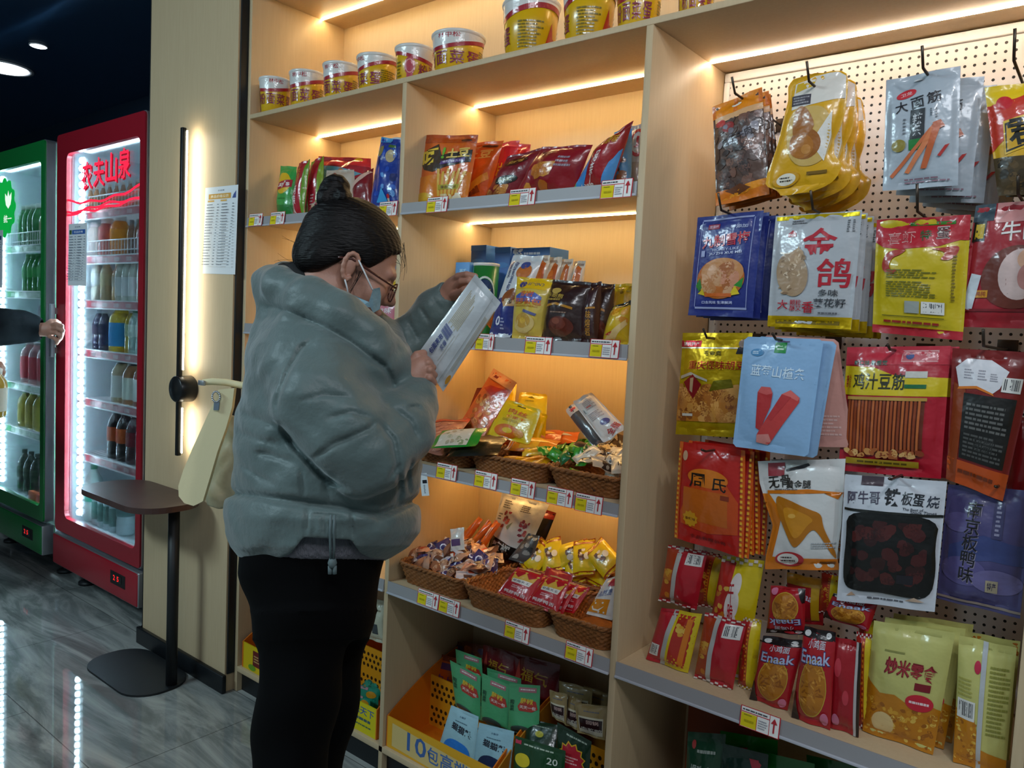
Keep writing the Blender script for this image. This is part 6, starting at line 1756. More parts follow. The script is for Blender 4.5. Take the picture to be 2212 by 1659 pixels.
for q, Y, lab in ((((1186, 1490), (1226, 1500), (1222, 1566), (1192, 1548)), .17, 'tan pack with dark label, left behind the perforated divider'), (((1228, 1500), (1256, 1510), (1254, 1580), (1222, 1566)), .185, 'tan pack squeezed in the middle of the tan row'), (((1242, 1518), (1314, 1526), (1306, 1600), (1248, 1582)), .16, 'tan pack with dark label, front right of the tan row'), (((1208, 1470), (1280, 1488), (1276, 1560), (1206, 1546)), .23, 'tan pack at the back of the tan row'), (((1262, 1480), (1320, 1500), (1314, 1570), (1262, 1560)), .27, 'tan pack farthest back beside the right-hand divider')):
    bag(lab, q, '9a8458', tan, Y, T=.012)
teal = [('e', .7, .8, .24, .1, 'c88a18'), ('r', .05, .9, .5, .98, 'b88a90'), ('e', .4, .4, .2, .14, 'c8881a'), ('n', .1, .1, .9, .7, 8, .14, ['0c6a58', '2a9a80'], 2)]
for q, Y, lab in ((((782, 1438), (828, 1440), (826, 1520), (778, 1516)), .2, 'teal bag with an orange picture, back of the yellow fronted box'), (((776, 1478), (818, 1490), (816, 1560), (770, 1550)), .12, 'teal bag with an orange picture, front of the yellow fronted box'), (((770, 1496), (800, 1512), (798, 1560), (766, 1548)), .08, 'teal bag lowest, just above the yellow box front')):
    bag(lab, q, '1c8a70', teal, Y, T=.02, kind='doy')
bag('white and black striped bag above the teal bags', ((780, 1418), (822, 1430), (820, 1470), (776, 1462)), 'c8ccc8', [('r', 0, .3, 1, .5, '141414')], .26)
bag('cream bag with red seal seen between trousers and divider', ((800, 1290), (836, 1300), (832, 1392), (796, 1380)), 'c4c4ac', [('r', .3, .5, .6, .7, 'b86a6a'), ('r', .4, .2, .7, .44, '3a4448'), ('l', .2, .72, .8, .8, 1, '8a8a70')], .2)
# ------------------------------------------------------------------ sculpting with signed distance fields
import openvdb

_CAMN, _FWN, _RTN, _UPN = (np.array(v, dtype=np.float32) for v in (CAM, FW, RT, UP))


class Sculpt:
    """a solid made of blended round cones, ellipsoids and lofts, turned into one closed skin"""

    def __init__(s, vox):
        s.vox = vox
        s.prims = []

    def put(s, f, lo, hi, k=.01, op='add'):
        s.prims.append((f, np.array(lo) - k - .02, np.array(hi) + k + .02, k, op))
        return s

    def cone(s, a, b, ra, rb, k=.012, op='add'):
        a, b = np.array(a, dtype=np.float32), np.array(b, dtype=np.float32)
        ab = b - a
        L2 = float(ab @ ab) + 1e-9

        def f(P, C):
            t = np.clip((P - a) @ ab / L2, 0, 1)
            q = P - a - t[:, None] * ab
            return np.sqrt((q * q).sum(1)) - (ra + (rb - ra) * t)
        m = max(ra, rb)
        return s.put(f, np.minimum(a, b) - m, np.maximum(a, b) + m, k, op)

    def chain(s, pts, k=.012, op='add'):
        for (a, ra), (b, rb) in zip(pts, pts[1:]):
            s.cone(a, b, ra, rb, k, op)
        return s

    def ell(s, c, ax, r, k=.012, op='add'):
        c = np.array(c, dtype=np.float32)
        A = np.array([list(v) for v in ax], dtype=np.float32)
        r = np.array(r, dtype=np.float32)

        def f(P, C):
            q = (P - c) @ A.T
            k0 = np.sqrt(((q / r) ** 2).sum(1))
            k1 = np.sqrt(((q / r ** 2) ** 2).sum(1)) + 1e-6
            return k0 * (k0 - 1) / k1
        m = float(r.max())
        return s.put(f, c - m, c + m, k, op)

    def loft(s, rows, k=.015, op='add', ex=2.3, shrink=0):
        """rows: (y px, left px, right px, depth, half depth): a body whose outline follows the rows"""
        ys = np.array([r[0] for r in rows], dtype=np.float32)
        cx = np.array([(r[1] + r[2]) / 2 for r in rows], dtype=np.float32)
        hw = np.array([(r[2] - r[1]) / 2 for r in rows], dtype=np.float32)
        dd = np.array([r[3] for r in rows], dtype=np.float32)
        hd = np.array([r[4] for r in rows], dtype=np.float32)

        def f(P, C):
            x, y, D = C
            c, w, d0, h = (np.interp(y, ys, v) for v in (cx, hw, dd, hd))
            w = w - shrink * F / 1.6
            h = h - shrink
            sc = D / F
            q = (np.abs((x - c) / w) ** ex + np.abs((D - d0) / h) ** ex) ** (1 / ex)
            side = (q - 1) * np.minimum(w * sc, h)
            cap = np.maximum(ys[0] - y, y - ys[-1]) * sc
            return np.where(cap > 0, np.maximum(side, 0) * .5 + cap, np.maximum(side, cap))
        pts = []
        for r in rows:
            for xx in (r[1], r[2]):
                for D in (r[3] - r[4], r[3] + r[4]):
                    pts.append(list(atD(xx, r[0], D)))
        pts = np.array(pts)
        return s.put(f, pts.min(0) - .02, pts.max(0) + .02, k, op)

    def mesh(s, post=None):
        add = [p for p in s.prims if p[4] == 'add']
        lo = np.min([p[1] for p in add], 0)
        hi = np.max([p[2] for p in add], 0)
        v = s.vox
        g = openvdb.FloatGrid(4 * v)
        B = 48
        i0 = np.floor(lo / v).astype(int)
        i1 = np.ceil(hi / v).astype(int)
        for bx in range(i0[0], i1[0], B):
            for by in range(i0[1], i1[1], B):
                for bz in range(i0[2], i1[2], B):
                    blo = np.array((bx, by, bz)) * v
                    bhi = blo + B * v
                    act = [p for p in s.prims if (p[1] < bhi).all() and (p[2] > blo).all()]
                    if not any(p[4] == 'add' for p in act):
                        continue
                    ax = [np.arange(b, b + B, dtype=np.float32) * v for b in (bx, by, bz)]
                    P = np.stack(np.meshgrid(*ax, indexing='ij'), -1).reshape(-1, 3).astype(np.float32)
                    q = P - _CAMN
                    D = q @ _FWN
                    C = (1106 + F * (q @ _RTN) / D, 829.5 - F * (q @ _UPN) / D, D)
                    d = None
                    for f, _, _, k, op in act:
                        e = f(P, C)
                        if op == 'add':
                            if d is None:
                                d = e
                            else:
                                h = np.clip(.5 + .5 * (d - e) / k, 0, 1)
                                d = d * (1 - h) + e * h - k * h * (1 - h)
                        elif d is not None:
                            h = np.clip(.5 - .5 * (d + e) / k, 0, 1)
                            d = d * (1 - h) - e * h + k * h * (1 - h)
                    if d is None:
                        continue
                    if post is not None:
                        d = post(d, P, C)
                    d = np.clip(d, -4 * v, 4 * v).astype(np.float32).reshape(B, B, B)
                    if d.min() >= 4 * v:
                        continue
                    g.copyFromArray(d, ijk=(bx, by, bz), tolerance=0)
        pts, quads = g.convertToQuads(isovalue=0)
        pts = pts * v
        return pts, quads[:, ::-1]

    def build(s, name, m, parent=None, post=None, smooth=0):
        pts, quads = s.mesh(post)
        me = bpy.data.meshes.new(name)
        me.from_pydata(pts.tolist(), [], quads.tolist())
        me.materials.append(m)
        me.polygons.foreach_set('use_smooth', [True] * len(me.polygons))
        me.update()
        if smooth:
            bm = bmesh.new()
            bm.from_mesh(me)
            for _ in range(smooth):
                bmesh.ops.smooth_vert(bm, verts=bm.verts, factor=.5, use_axis_x=True, use_axis_y=True, use_axis_z=True)
            bm.to_mesh(me)
            bm.free()
        o = bpy.data.objects.new(name, me)
        COL.objects.link(o)
        if parent is not None:
            o.parent = parent
            o.matrix_parent_inverse = parent.matrix_world.inverted()
        return o


def kid(o, parent, label=None):
    o.parent = parent
    o.matrix_parent_inverse = parent.matrix_world.inverted()
    if label:
        o['label'] = label
    return o


def skin_mat():
    m = mat('skin', 'ad7f6c', rough=.5, var=.06, vscale=30, bump=.06, bscale=300)
    b = m.node_tree.nodes['Principled BSDF']
    b.inputs['Subsurface Weight'].default_value = .12
    b.inputs['Subsurface Radius'].default_value = (.01, .004, .002)
    return m


SKIN = skin_mat()
R3 = ((1, 0, 0), (0, 1, 0), (0, 0, 1))
CAMAX = (RT, UP, FW)
px = lambda n, D=1.58: n * D / F
V = lambda x, y, D: np.array(atD(x, y, D), dtype=np.float32)
# ---- shopper: head frame (x forward, y up, z to her right ear)
TA = math.radians(22)
HF = (RT * .927 - UP * .375) * math.cos(TA) + FW * math.sin(TA)
HU = (RT * .375 + UP * .927)
HS = HF.cross(HU)
HE = atD(757, 577, 1.545)
H = lambda x, y, z: np.array(HE + HF * x + HU * y + HS * (z - .075), dtype=np.float32)
HAX = (HF, HU, HS)

floor_p = atD(680, 1300, 1.58)
shopper = thing('person', 'person with dark hair bun and grey green puffer jacket reading a snack pack', 'person', (floor_p.x, floor_p.y, 0))
bpy.context.view_layer.update()
B = Sculpt(.0023)
# head
B.ell(H(-.004, .045, 0), HAX, (.096, .086, .075), .02)
B.ell(H(.048, -.005, 0), HAX, (.052, .08, .06), .02)
B.ell(H(.04, -.062, 0), HAX, (.056, .046, .054), .02)
B.cone(H(.082, -.096, -.008), H(.082, -.096, .008), .017, .017, .02)
B.cone(H(.098, .006, 0), H(.116, -.03, 0), .007, .011, .01)
for z in (-1, 1):
    B.cone(H(.104, -.035, z * .008), H(.1, -.036, z * .013), .009, .007, .006)
    B.cone(H(.07, -.024, z * .04), H(.066, -.03, z * .044), .022, .022, .02)
    B.cone(H(.096, .022, z * .008), H(.084, .02, z * .044), .009, .009, .012)
    B.cone(H(.1, .0, z * .03), H(.102, .0, z * .034), .011, .011, .01, 'sub')
    B.cone(H(.084, .0, z * .03), H(.084, .0, z * .032), .013, .013, .003)
B.cone(H(.098, -.062, -.018), H(.098, -.062, .018), .007, .007, .006)
B.cone(H(.096, -.073, -.015), H(.096, -.073, .015), .007, .007, .005)
# ears
for z in (1, -1):
    B.ell(H(-.002, .0, z * .078), HAX, (.012, .023, .006), .004)
    pts = [(.01, .01), (.008, .02), (.002, .026), (-.006, .027), (-.013, .021), (-.016, .01), (-.0155, -.002), (-.012, -.014), (-.006, -.023), (.001, -.026), (.005, -.02)]
    B.chain([(H(a, b, z * .084), .0042) for a, b in pts], .003)
    B.cone(H(.001, .004, z * .092), H(-.003, -.007, z * .092), .0055, .006, .004, 'sub')
B.chain([(V(715, 585, 1.61), .058), (V(700, 650, 1.6), .056), (V(690, 730, 1.59), .075)], .03)
# torso, arms and legs under the clothes
B.loft([(715, 600, 790, 1.59, .12), (780, 565, 820, 1.59, .17), (900, 560, 850, 1.59, .14), (1050, 560, 840, 1.59, .13), (1180, 545, 820, 1.59, .15), (1250, 545, 800, 1.59, .14)], .03)
B.chain([(V(690, 800, 1.47), .05), (V(790, 970, 1.41), .042), (V(880, 885, 1.47), .034), (V(901, 842, 1.51), .025)], .015)
B.chain([(V(760, 775, 1.70), .045), (V(842, 766, 1.745), .038), (V(892, 718, 1.743), .032), (V(950, 655, 1.715), .024), (V(975, 629, 1.703), .022)], .01)
for D, xs in ((1.525, (645, 640, 628, 622)), (1.645, (705, 690, 675, 668))):
    za = atD(xs[3], 1800, D)
    B.chain([(V(xs[0], 1230, D), .062), (V(xs[1], 1560, D), .05), (np.array((za.x, za.y, .1), dtype=np.float32), .04)], .02)
    ft = np.array((za.x, za.y, .045), dtype=np.float32)
    B.cone(ft, ft + np.array((.05, .08, -.005), dtype=np.float32), .03, .026, .02)


# hands: right hand low on the pack, left hand at its top corner
def finger(pts, r0=.0078, r1=.0062):
    n = len(pts) - 1
    B.chain([(V(*p), r0 + (r1 - r0) * i / n) for i, p in enumerate(pts)], .0012)


B.chain([(V(900, 842, 1.51), .025), (V(899, 815, 1.515), .03), (V(905, 798, 1.52), .028)], .015)
B.cone(V(884, 820, 1.525), V(912, 792, 1.51), .022, .022, .012)
finger([(882, 808, 1.515), (889, 784, 1.505), (901, 768, 1.505), (914, 764, 1.515)], .0105, .0085)
finger([(908, 786, 1.51), (924, 784, 1.495), (935, 794, 1.505), (930, 806, 1.53)])
finger([(911, 800, 1.508), (928, 799, 1.492), (938, 810, 1.504), (932, 821, 1.53)])
finger([(911, 815, 1.508), (927, 816, 1.493), (936, 826, 1.506), (930, 836, 1.53)], .0084, .0068)
finger([(908, 829, 1.51), (922, 831, 1.497), (931, 839, 1.508), (927, 847, 1.528)], .0076, .0062)
B.chain([(V(972, 633, 1.705), .021), (V(984, 621, 1.695), .023), (V(990, 613, 1.685), .021)], .008)
finger([(978, 610, 1.68), (989, 597, 1.662), (1008, 593, 1.646), (1026, 597, 1.64)], .0082, .0068)
finger([(982, 620, 1.675), (996, 609, 1.655), (1013, 607, 1.64), (1028, 612, 1.636)], .0078, .0064)
finger([(992, 624, 1.692), (1010, 612, 1.69), (1028, 618, 1.69), (1034, 632, 1.69)], .0084, .0068)
finger([(990, 636, 1.698), (1006, 630, 1.698), (1020, 636, 1.7), (1026, 646, 1.7)], .0076, .0062)
finger([(978, 636, 1.685), (990, 634, 1.665), (1003, 626, 1.645), (1015, 621, 1.636)], .0092, .0074)
B.build('body', SKIN, shopper)

# ---- jacket
JK = mat('puffer_nylon', '596a69', rough=.5, sheen=.3, bump=.55, bscale=26, detail=5, spec=.4)
J = Sculpt(.0042)
J.loft([(672, 585, 775, 1.585, .1), (700, 556, 812, 1.585, .17), (740, 539, 850, 1.585, .205), (800, 529, 870, 1.585, .215), (870, 514, 885, 1.585, .205), (950, 505, 900, 1.585, .2), (1010, 501, 913, 1.585, .2), (1050, 499, 912, 1.585, .2), (1080, 488, 905, 1.585, .2), (1120, 485, 907, 1.585, .21), (1150, 485, 902, 1.585, .205), (1180, 493, 884, 1.585, .195), (1204, 512, 850, 1.585, .17), (1214, 530, 830, 1.585, .15)], .02, ex=2.2)
# near sleeve
J.chain([(V(662, 800, 1.455), px(82)), (V(700, 872, 1.40), px(90)), (V(748, 930, 1.385), px(86))], .02)
J.chain([(V(750, 925, 1.385), px(84)), (V(795, 978, 1.395), px(84))], .014)
J.chain([(V(800, 975, 1.40), px(82)), (V(855, 925, 1.44), px(74))], .012)
J.chain([(V(862, 918, 1.45), px(72)), (V(896, 868, 1.495), px(50)), (V(905, 850, 1.51), px(38))], .01)
# far sleeve
J.chain([(V(770, 770, 1.72), px(75)), (V(842, 765, 1.745), px(66)), (V(885, 728, 1.745), px(54))], .015)
J.chain([(V(890, 722, 1.745), px(53)), (V(938, 668, 1.72), px(42)), (V(966, 638, 1.71), px(31))], .012)
# big folded collar
cr = [(588, 614, 1.61, 38), (612, 622, 1.535, 41), (665, 645, 1.475, 44), (735, 690, 1.445, 47), (800, 735, 1.46, 46), (838, 772, 1.51, 40), (848, 768, 1.59, 38), (832, 725, 1.69, 40), (765, 668, 1.74, 42), (680, 622, 1.73, 40), (612, 606, 1.68, 38), (588, 614, 1.61, 38)]
J.chain([(V(a, b, c), px(r)) for a, b, c, r in cr], .012)
J.chain([(V(838, 765, 1.5), px(36)), (V(868, 830, 1.51), px(30)), (V(872, 900, 1.52), px(26))], .014)
# collar's lower fold, and its join to the back
J.chain([(V(606, 655, 1.56), px(36)), (V(655, 684, 1.485), px(42)), (V(725, 726, 1.45), px(46)), (V(795, 772, 1.46), px(46)), (V(845, 812, 1.5), px(36))], .02)
J.cone(V(592, 640, 1.6), V(592, 740, 1.585), px(38), px(50), .02)
J.cone(V(640, 640, 1.69), V(640, 740, 1.66), px(38), px(50), .02)
# neck opening
J.chain([(V(690, 560, 1.6), .075), (V(715, 650, 1.6), .07), (V(740, 700, 1.59), .05)], .01, 'sub')
# cuff openings
J.cone(V(906, 848, 1.512), V(915, 820, 1.525), px(26), px(30), .004, 'sub')
J.cone(V(968, 636, 1.708), V(985, 616, 1.695), px(22), px(26), .004, 'sub')

_sx = np.array([480, 560, 640, 740, 820, 880, 925], dtype=np.float32)
_sy = np.array([1064, 1072, 1084, 1096, 1112, 1088, 1072], dtype=np.float32)
_hx = np.array([470, 600, 628, 656, 758, 778, 800, 950], dtype=np.float32)
_hy = np.array([1216, 1209, 1196, 1160, 1166, 1194, 1206, 1216], dtype=np.float32)


def line_groove(x, y, pts, w):
    """distance in px to a polyline, as a groove profile"""
    best = np.full(x.shape, 1e9, dtype=np.float32)
    fade = np.ones(x.shape, dtype=np.float32)
    n = len(pts) - 1
    for i, ((x0, y0), (x1, y1)) in enumerate(zip(pts, pts[1:])):
        dx, dy = x1 - x0, y1 - y0
        t = np.clip(((x - x0) * dx + (y - y0) * dy) / (dx * dx + dy * dy), 0, 1)
        q = (x - x0 - t * dx) ** 2 + (y - y0 - t * dy) ** 2
        u = (i + t) / n
        fade = np.where(q < best, np.clip(np.minimum(u, 1 - u) / .22, 0, 1), fade)
        best = np.minimum(best, q)
    return np.exp(-best / (w * w)) * fade


GROOVES = [  # (polyline, width px, depth m, nearer than)
    ([(596, 905), (600, 860), (622, 800), (650, 752), (690, 722)], 5, .008, 1.6),            # armhole seam
    ([(596, 905), (640, 968), (700, 1030), (760, 1062)], 7, .012, 1.6),
    ([(560, 655), (620, 672), (700, 706), (770, 748), (830, 792), (862, 850)], 7, .012, 1.62),      # under the collar
    ([(700, 905), (760, 890), (810, 905)], 6, .007, 1.5), ([(664, 1000), (720, 960), (800, 925), (812, 905)], 6, .009, 1.5),
    ([(812, 905), (850, 950), (860, 1005), (838, 1040)], 6, .011, 1.52), ([(845, 880), (888, 910), (905, 955)], 5, .007, 1.52),
    ([(640, 868), (700, 852), (770, 860)], 5, .005, 1.5), ([(880, 880), (912, 880)], 5, .006, 1.6),
    ([(640, 1000), (590, 985), (545, 975)], 6, .007, 1.55), ([(650, 1010), (655, 1075)], 5, .006, 1.55), ([(700, 1040), (712, 1090)], 5, .005, 1.55),
    ([(510, 890), (560, 905), (600, 925)], 7, .006, 1.6), ([(505, 930), (560, 950), (610, 960)], 7, .005, 1.6), ([(512, 1000), (560, 1030), (600, 1050)], 6, .005, 1.6),
    ([(668, 1085), (664, 1110), (660, 1160)], 4, .006, 1.5), ([(760, 1100), (762, 1165)], 4, .006, 1.5), ([(664, 1110), (760, 1118)], 4, .004, 1.5),
    ([(700, 1112), (700, 1160)], 4, .004, 1.5), ([(680, 1112), (678, 1160)], 3, .003, 1.5), ([(738, 1116), (738, 1164)], 3, .003, 1.5),
    ([(860, 1000), (866, 1060), (858, 1100)], 6, .008, 1.6), ([(895, 985), (880, 1020), (884, 1070)], 5, .006, 1.6),
    ([(880, 690), (905, 740)], 5, .006, 2), ([(905, 660), (930, 700)], 4, .005, 2), ([(930, 640), (955, 672)], 4, .004, 2),
]


def jpost(d, P, C):
    x, y, D = C
    m = np.abs(d) < .035
    if not m.any():
        return d
    xx, yy, DD = x[m], y[m], D[m]
    e = np.zeros(xx.shape, dtype=np.float32)
    sy = np.interp(xx, _sx, _sy)
    w = (DD > 1.3) & (yy > 1000)
    e += np.where(w, .016 * np.exp(-((yy - sy) / 9) ** 2), 0)
    for pts, w_, dep, near in GROOVES:
        e += np.where(DD < near, dep * line_groove(xx, yy, pts, w_), 0)
    # soft down puckers
    p = P[m]
    e += .0022 * np.sin(p[:, 2] * 95 + 2.5 * np.sin(p[:, 0] * 22 + p[:, 1] * 17)) * np.sin(p[:, 0] * 31 - p[:, 1] * 27 + 1.2 * np.sin(p[:, 2] * 40))
    e += .0035 * np.sin(p[:, 2] * 38 + 3 * np.sin((p[:, 0] + p[:, 1]) * 14))
    d = d.copy()
    d[m] += e
    hy = np.interp(x, _hx, _hy)
    cut = np.where((D < 1.56) & (y > 1140) & (d < .05), (y - hy) * D / F, -1)
    return np.maximum(d, cut)


jk = J.build('puffer_jacket', JK, shopper, jpost)
jk['label'] = 'grey green puffer jacket with a big folded collar'
# dark lining inside the collar
L_ = Sculpt(.004)
L_.chain([(V(618, 598, 1.62), .03), (V(645, 602, 1.60), .034), (V(668, 618, 1.58), .03)], .01)
L_.build('collar_lining', mat('dark_lining', '0e1113', rough=.8), shopper)
# knitted hem of the sweater
K = Sculpt(.004)
K.loft([(1130, 520, 838, 1.585, .17), (1180, 512, 846, 1.585, .175), (1203, 518, 838, 1.585, .168), (1210, 524, 832, 1.585, .16)], .01, ex=2.2)
K.build('sweater_hem', mat('grey_knit', '6c6c74', rough=.9, bump=.6, bscale=40, stretch=(14, 14, .6)), shopper, lambda d, P, C: d + np.where(np.abs(d) < .02, .0012 * np.sin(C[0] * 1.1), 0))
# trousers
T_ = Sculpt(.005)
T_.loft([(1185, 515, 836, 1.585, .165), (1240, 517, 826, 1.585, .165), (1333, 541, 806, 1.585, .16), (1380, 552, 794, 1.585, .155)], .02, ex=2.2)
za, zb = atD(620, 1800, 1.5), atD(668, 1800, 1.67)
T_.loft([(1320, 540, 770, 1.52, .11), (1410, 561, 748, 1.515, .1), (1500, 552, 735, 1.51, .1), (1579, 545, 722, 1.505, .1), (1659, 541, 706, 1.5, .098), (1900, 545, 700, 1.49, .095), (2230, 548, 700, 1.48, .095)], .02, ex=2.1)
T_.loft([(1320, 580, 806, 1.65, .1), (1410, 590, 788, 1.655, .1), (1500, 600, 776, 1.66, .1), (1579, 600, 765, 1.66, .1), (1659, 598, 738, 1.665, .098), (1900, 600, 735, 1.67, .095), (2080, 604, 735, 1.68, .095)], .02, ex=2.1)
T_.build('trousers', mat('black_trousers', '040405', rough=.95, spec=.1, bump=.15, bscale=18), shopper, lambda d, P, C: d + np.where(np.abs(d) < .03, .004 * np.sin(C[1] * .035 + C[0] * .02 + 2 * np.sin(C[0] * .013)), 0))
# shoes
SHOE = mat('black_shoe', '0b0b0d', rough=.5)


def shoes(owner, feet, d):
    for f in feet:
        q = Sculpt(.005)
        f = np.array(f, dtype=np.float32)
        d_ = np.array(d, dtype=np.float32)
        q.chain([(f - d_ * .04 + (0, 0, .05), .045), (f + d_ * .07 + (0, 0, .046), .045), (f + d_ * .17 + (0, 0, .036), .036)], .02)
        q.cone(f + (0, 0, .09), f + (0, 0, .05), .05, .05, .02)
        q.build('shoe', SHOE, owner, lambda dd, P, C: np.maximum(dd, .004 - P[:, 2]))


shoes(shopper, [(atD(622, 1800, 1.525).x, atD(622, 1800, 1.525).y, 0), (atD(668, 1800, 1.645).x, atD(668, 1800, 1.645).y, 0)], (.54, .84, 0))
# hair
HAIR = mat('dark_brown_hair', '0a0707', rough=.5, bump=.35, bscale=60, stretch=(1, 1, 5), detail=4, spec=.25)
hr = Sculpt(.003)
hr.ell(H(-.006, .05, 0), HAX, (.106, .094, .083), .01)
hr.ell(H(-.05, .0, 0), HAX, (.06, .055, .07), .02)
_yx = np.array([-.12, -.086, -.055, -.024, -.01, .011, .037, .051, .072, .11], dtype=np.float32)
_yy = np.array([-.05, -.05, -.036, .0, .024, .02, .01, .03, .058, .078], dtype=np.float32)
_HE, _HF, _HU, _HS = (np.array(v, dtype=np.float32) for v in (HE, HF, HU, HS))


def hpost(d, P, C):
    q = P - _HE
    hx, hy, hz = q @ _HF, q @ _HU, q @ _HS
    cut = (np.interp(hx, _yx, _yy) - hy) * .8
    cut = np.where(hy > .1, -1, cut)
    h = np.clip(.5 - .5 * (d - cut) / .008, 0, 1)
    d = d * (1 - h) + cut * h + .008 * h * (1 - h)
    # combed strands swept up to the bun
    a = np.arctan2(hz - .02, hy - .14)
    return d + np.where(np.abs(d) < .02, .0004 * np.sin(a * 90 + hx * 30) + .0006 * np.sin(a * 37 + hx * 60), 0)


bun_pts = [(737, 448, 1.60, 25), (728, 432, 1.6, 30), (722, 412, 1.6, 30), (728, 402, 1.6, 26)]
hr2 = Sculpt(.003)
hr2.chain([(V(a, b, c), px(r)) for a, b, c, r in bun_pts], .01)
hr2.ell(V(704, 430, 1.585), CAMAX, (px(20), px(22), .024), .012)
hr2.ell(V(742, 428, 1.58), CAMAX, (px(16), px(20), .024), .012)
hr2.ell(V(728, 455, 1.6), CAMAX, (px(34), px(18), .036), .012)


def bpost(d, P, C):
    a = np.arctan2(C[1] - 425, C[0] - 725)
    r = np.hypot(C[0] - 725, C[1] - 425)
    return d + np.where(np.abs(d) < .02, .0008 * np.sin(r * .5 + a * 3) + .0005 * np.sin(a * 14 + r * .2), 0)


ho = hr.build('hair', HAIR, shopper, hpost)
bo = hr2.build('hair_bun', HAIR, shopper, bpost)
mb = MB()
R = random.Random(3)
for i in range(22):
    if i < 9:
        a, b, c = H(.085, .065 + R.uniform(-.02, .03), R.uniform(.0, .06)), H(.1 + R.uniform(0, .01), .05, R.uniform(.02, .07)), H(.105 + R.uniform(-.01, .012), .03 + R.uniform(-.02, .02), R.uniform(.03, .07))
    elif i < 16:
        y = R.uniform(525, 590)
        a, b, c = V(662, y, 1.6), V(640 - R.uniform(0, 15), y - R.uniform(5, 20), 1.58), V(612 - R.uniform(0, 20), y + R.uniform(-30, 15), 1.57)
    else:
        a, b, c = V(770 + R.uniform(0, 15), 585, 1.54), V(768 + R.uniform(-6, 10), 610, 1.535), V(748 + R.uniform(-8, 16), 636, 1.54)
    mb.tube([Vector(a) * (1 - t) ** 2 + Vector(b) * 2 * t * (1 - t) + Vector(c) * t * t for t in (0, .2, .4, .6, .8, 1)], [.0005, .00045, .0004, .0003, .0003, .0002], HAIR, 4)
kid(mb.build('loose_strands'), shopper)
# glasses
GLF = mat('brown_spectacle_frame', '4a2018', rough=.25, coat=.5)
mb = MB()
for z in (1, -1):
    mb.tube([Vector(H(-.03, .008, z * .08)), Vector(H(-.005, .016, z * .083)), Vector(H(.06, .004, z * .076)), Vector(H(.102, -.002, z * .066))], .0023, GLF, 8)
    for k in range(24):
        a0, a1 = 2 * math.pi * k / 24, 2 * math.pi * (k + 1) / 24
        f = lambda a: Vector(H(.108 - .004 * abs(math.cos(a)), -.012 + .02 * math.sin(a), z * (.035 + .027 * math.cos(a))))
        mb.tube([f(a0), f(a1)], .0014, GLF, 6)
mb.tube([Vector(H(.108, -.006, -.009)), Vector(H(.112, -.003, 0)), Vector(H(.108, -.006, .009))], .002, GLF, 6)
gl = kid(mb.build('spectacles'), shopper)
mb = MB()
for z in (1, -1):
    pts = [H(.107, -.012 + .019 * math.sin(2 * math.pi * k / 20), z * (.035 + .026 * math.cos(2 * math.pi * k / 20))) for k in range(20)]
    mb.add(pts, [tuple(range(20))], glass_mat('lens_glass', 'f4f0ee', .03))
kid(mb.build('spectacle_lens'), gl)
# mask pulled under the chin
MK = mat('mask_blue', '8fb4c4', rough=.8, bump=.2, bscale=90)
mb = MB()
nu, nv = 20, 6
for off in (0, .0016):
    vs = []
    for j in range(nv + 1):
        for i in range(nu + 1):
            u = i / nu * 2 - 1
            a = u * 1.5
            v = j / nv
            rr = 1 + off * 10
            x = .006 + (.112 - .012 * v) * math.cos(a * .95) * rr
            z = .066 * math.sin(a) * rr
            y = -.098 + .045 * v * (1 - .25 * abs(u)) + .006 * math.sin(v * 12) * (1 - abs(u)) * .4 - .012 * math.cos(a)
            vs.append(H(x, y, z))
    fs = [(j * (nu + 1) + i, j * (nu + 1) + i + 1, (j + 1) * (nu + 1) + i + 1, (j + 1) * (nu + 1) + i) for j in range(nv) for i in range(nu)]
    mb.add(vs, fs, MK, True)
wing = [V(806, 624, 1.515), V(820, 621, 1.53), V(823, 640, 1.55), V(820, 668, 1.56), V(806, 676, 1.545), V(796, 655, 1.525)]
mb.prism([Vector(p) for p in wing], FW * .003, MK)
wing = [V(748, 630, 1.535), V(770, 640, 1.525), V(796, 652, 1.52), V(800, 664, 1.525), V(780, 662, 1.525), V(752, 648, 1.535)]
mb.prism([Vector(p) for p in wing], FW * .003, MK)
mk_ = kid(mb.build('face_mask'), shopper, 'pale blue face mask pulled down under the chin')
mb = MB()
LOOP = mat('elastic_white', 'c8ccd0', rough=.8)
mb.tube([Vector(V(775, 562, 1.528)), Vector(V(786, 585, 1.522)), Vector(V(805, 626, 1.514))], .0016, LOOP, 6)
mb.tube([Vector(V(745, 604, 1.532)), Vector(V(749, 618, 1.53)), Vector(V(752, 634, 1.532))], .0016, LOOP, 6)
kid(mb.build('ear_loop'), mk_)
# drawstring with toggle
mb = MB()
DC = mat('cord_grey', '5a6a6c', rough=.7)
for dx in (-3, 5):
    mb.tube([Vector(V(718 + dx, 1112, 1.365)), Vector(V(716 + dx, 1150, 1.362)), Vector(V(717 + dx, 1185, 1.38)), Vector(V(717 + dx * .6, 1212, 1.395))], .0024, DC, 8)
mb.ell = None
c = V(718, 1216, 1.395)
mb.lathe([(0, -.009), (.006, -.008), (.0085, 0), (.006, .008), (0, .009)], DC, 14, c)
for dx in (-5, 5):
    mb.tube([Vector(V(718 + dx, 1222, 1.395)), Vector(V(718 + dx, 1240, 1.395))], .004, DC, 8)
kid(mb.build('drawstring_toggle'), shopper)
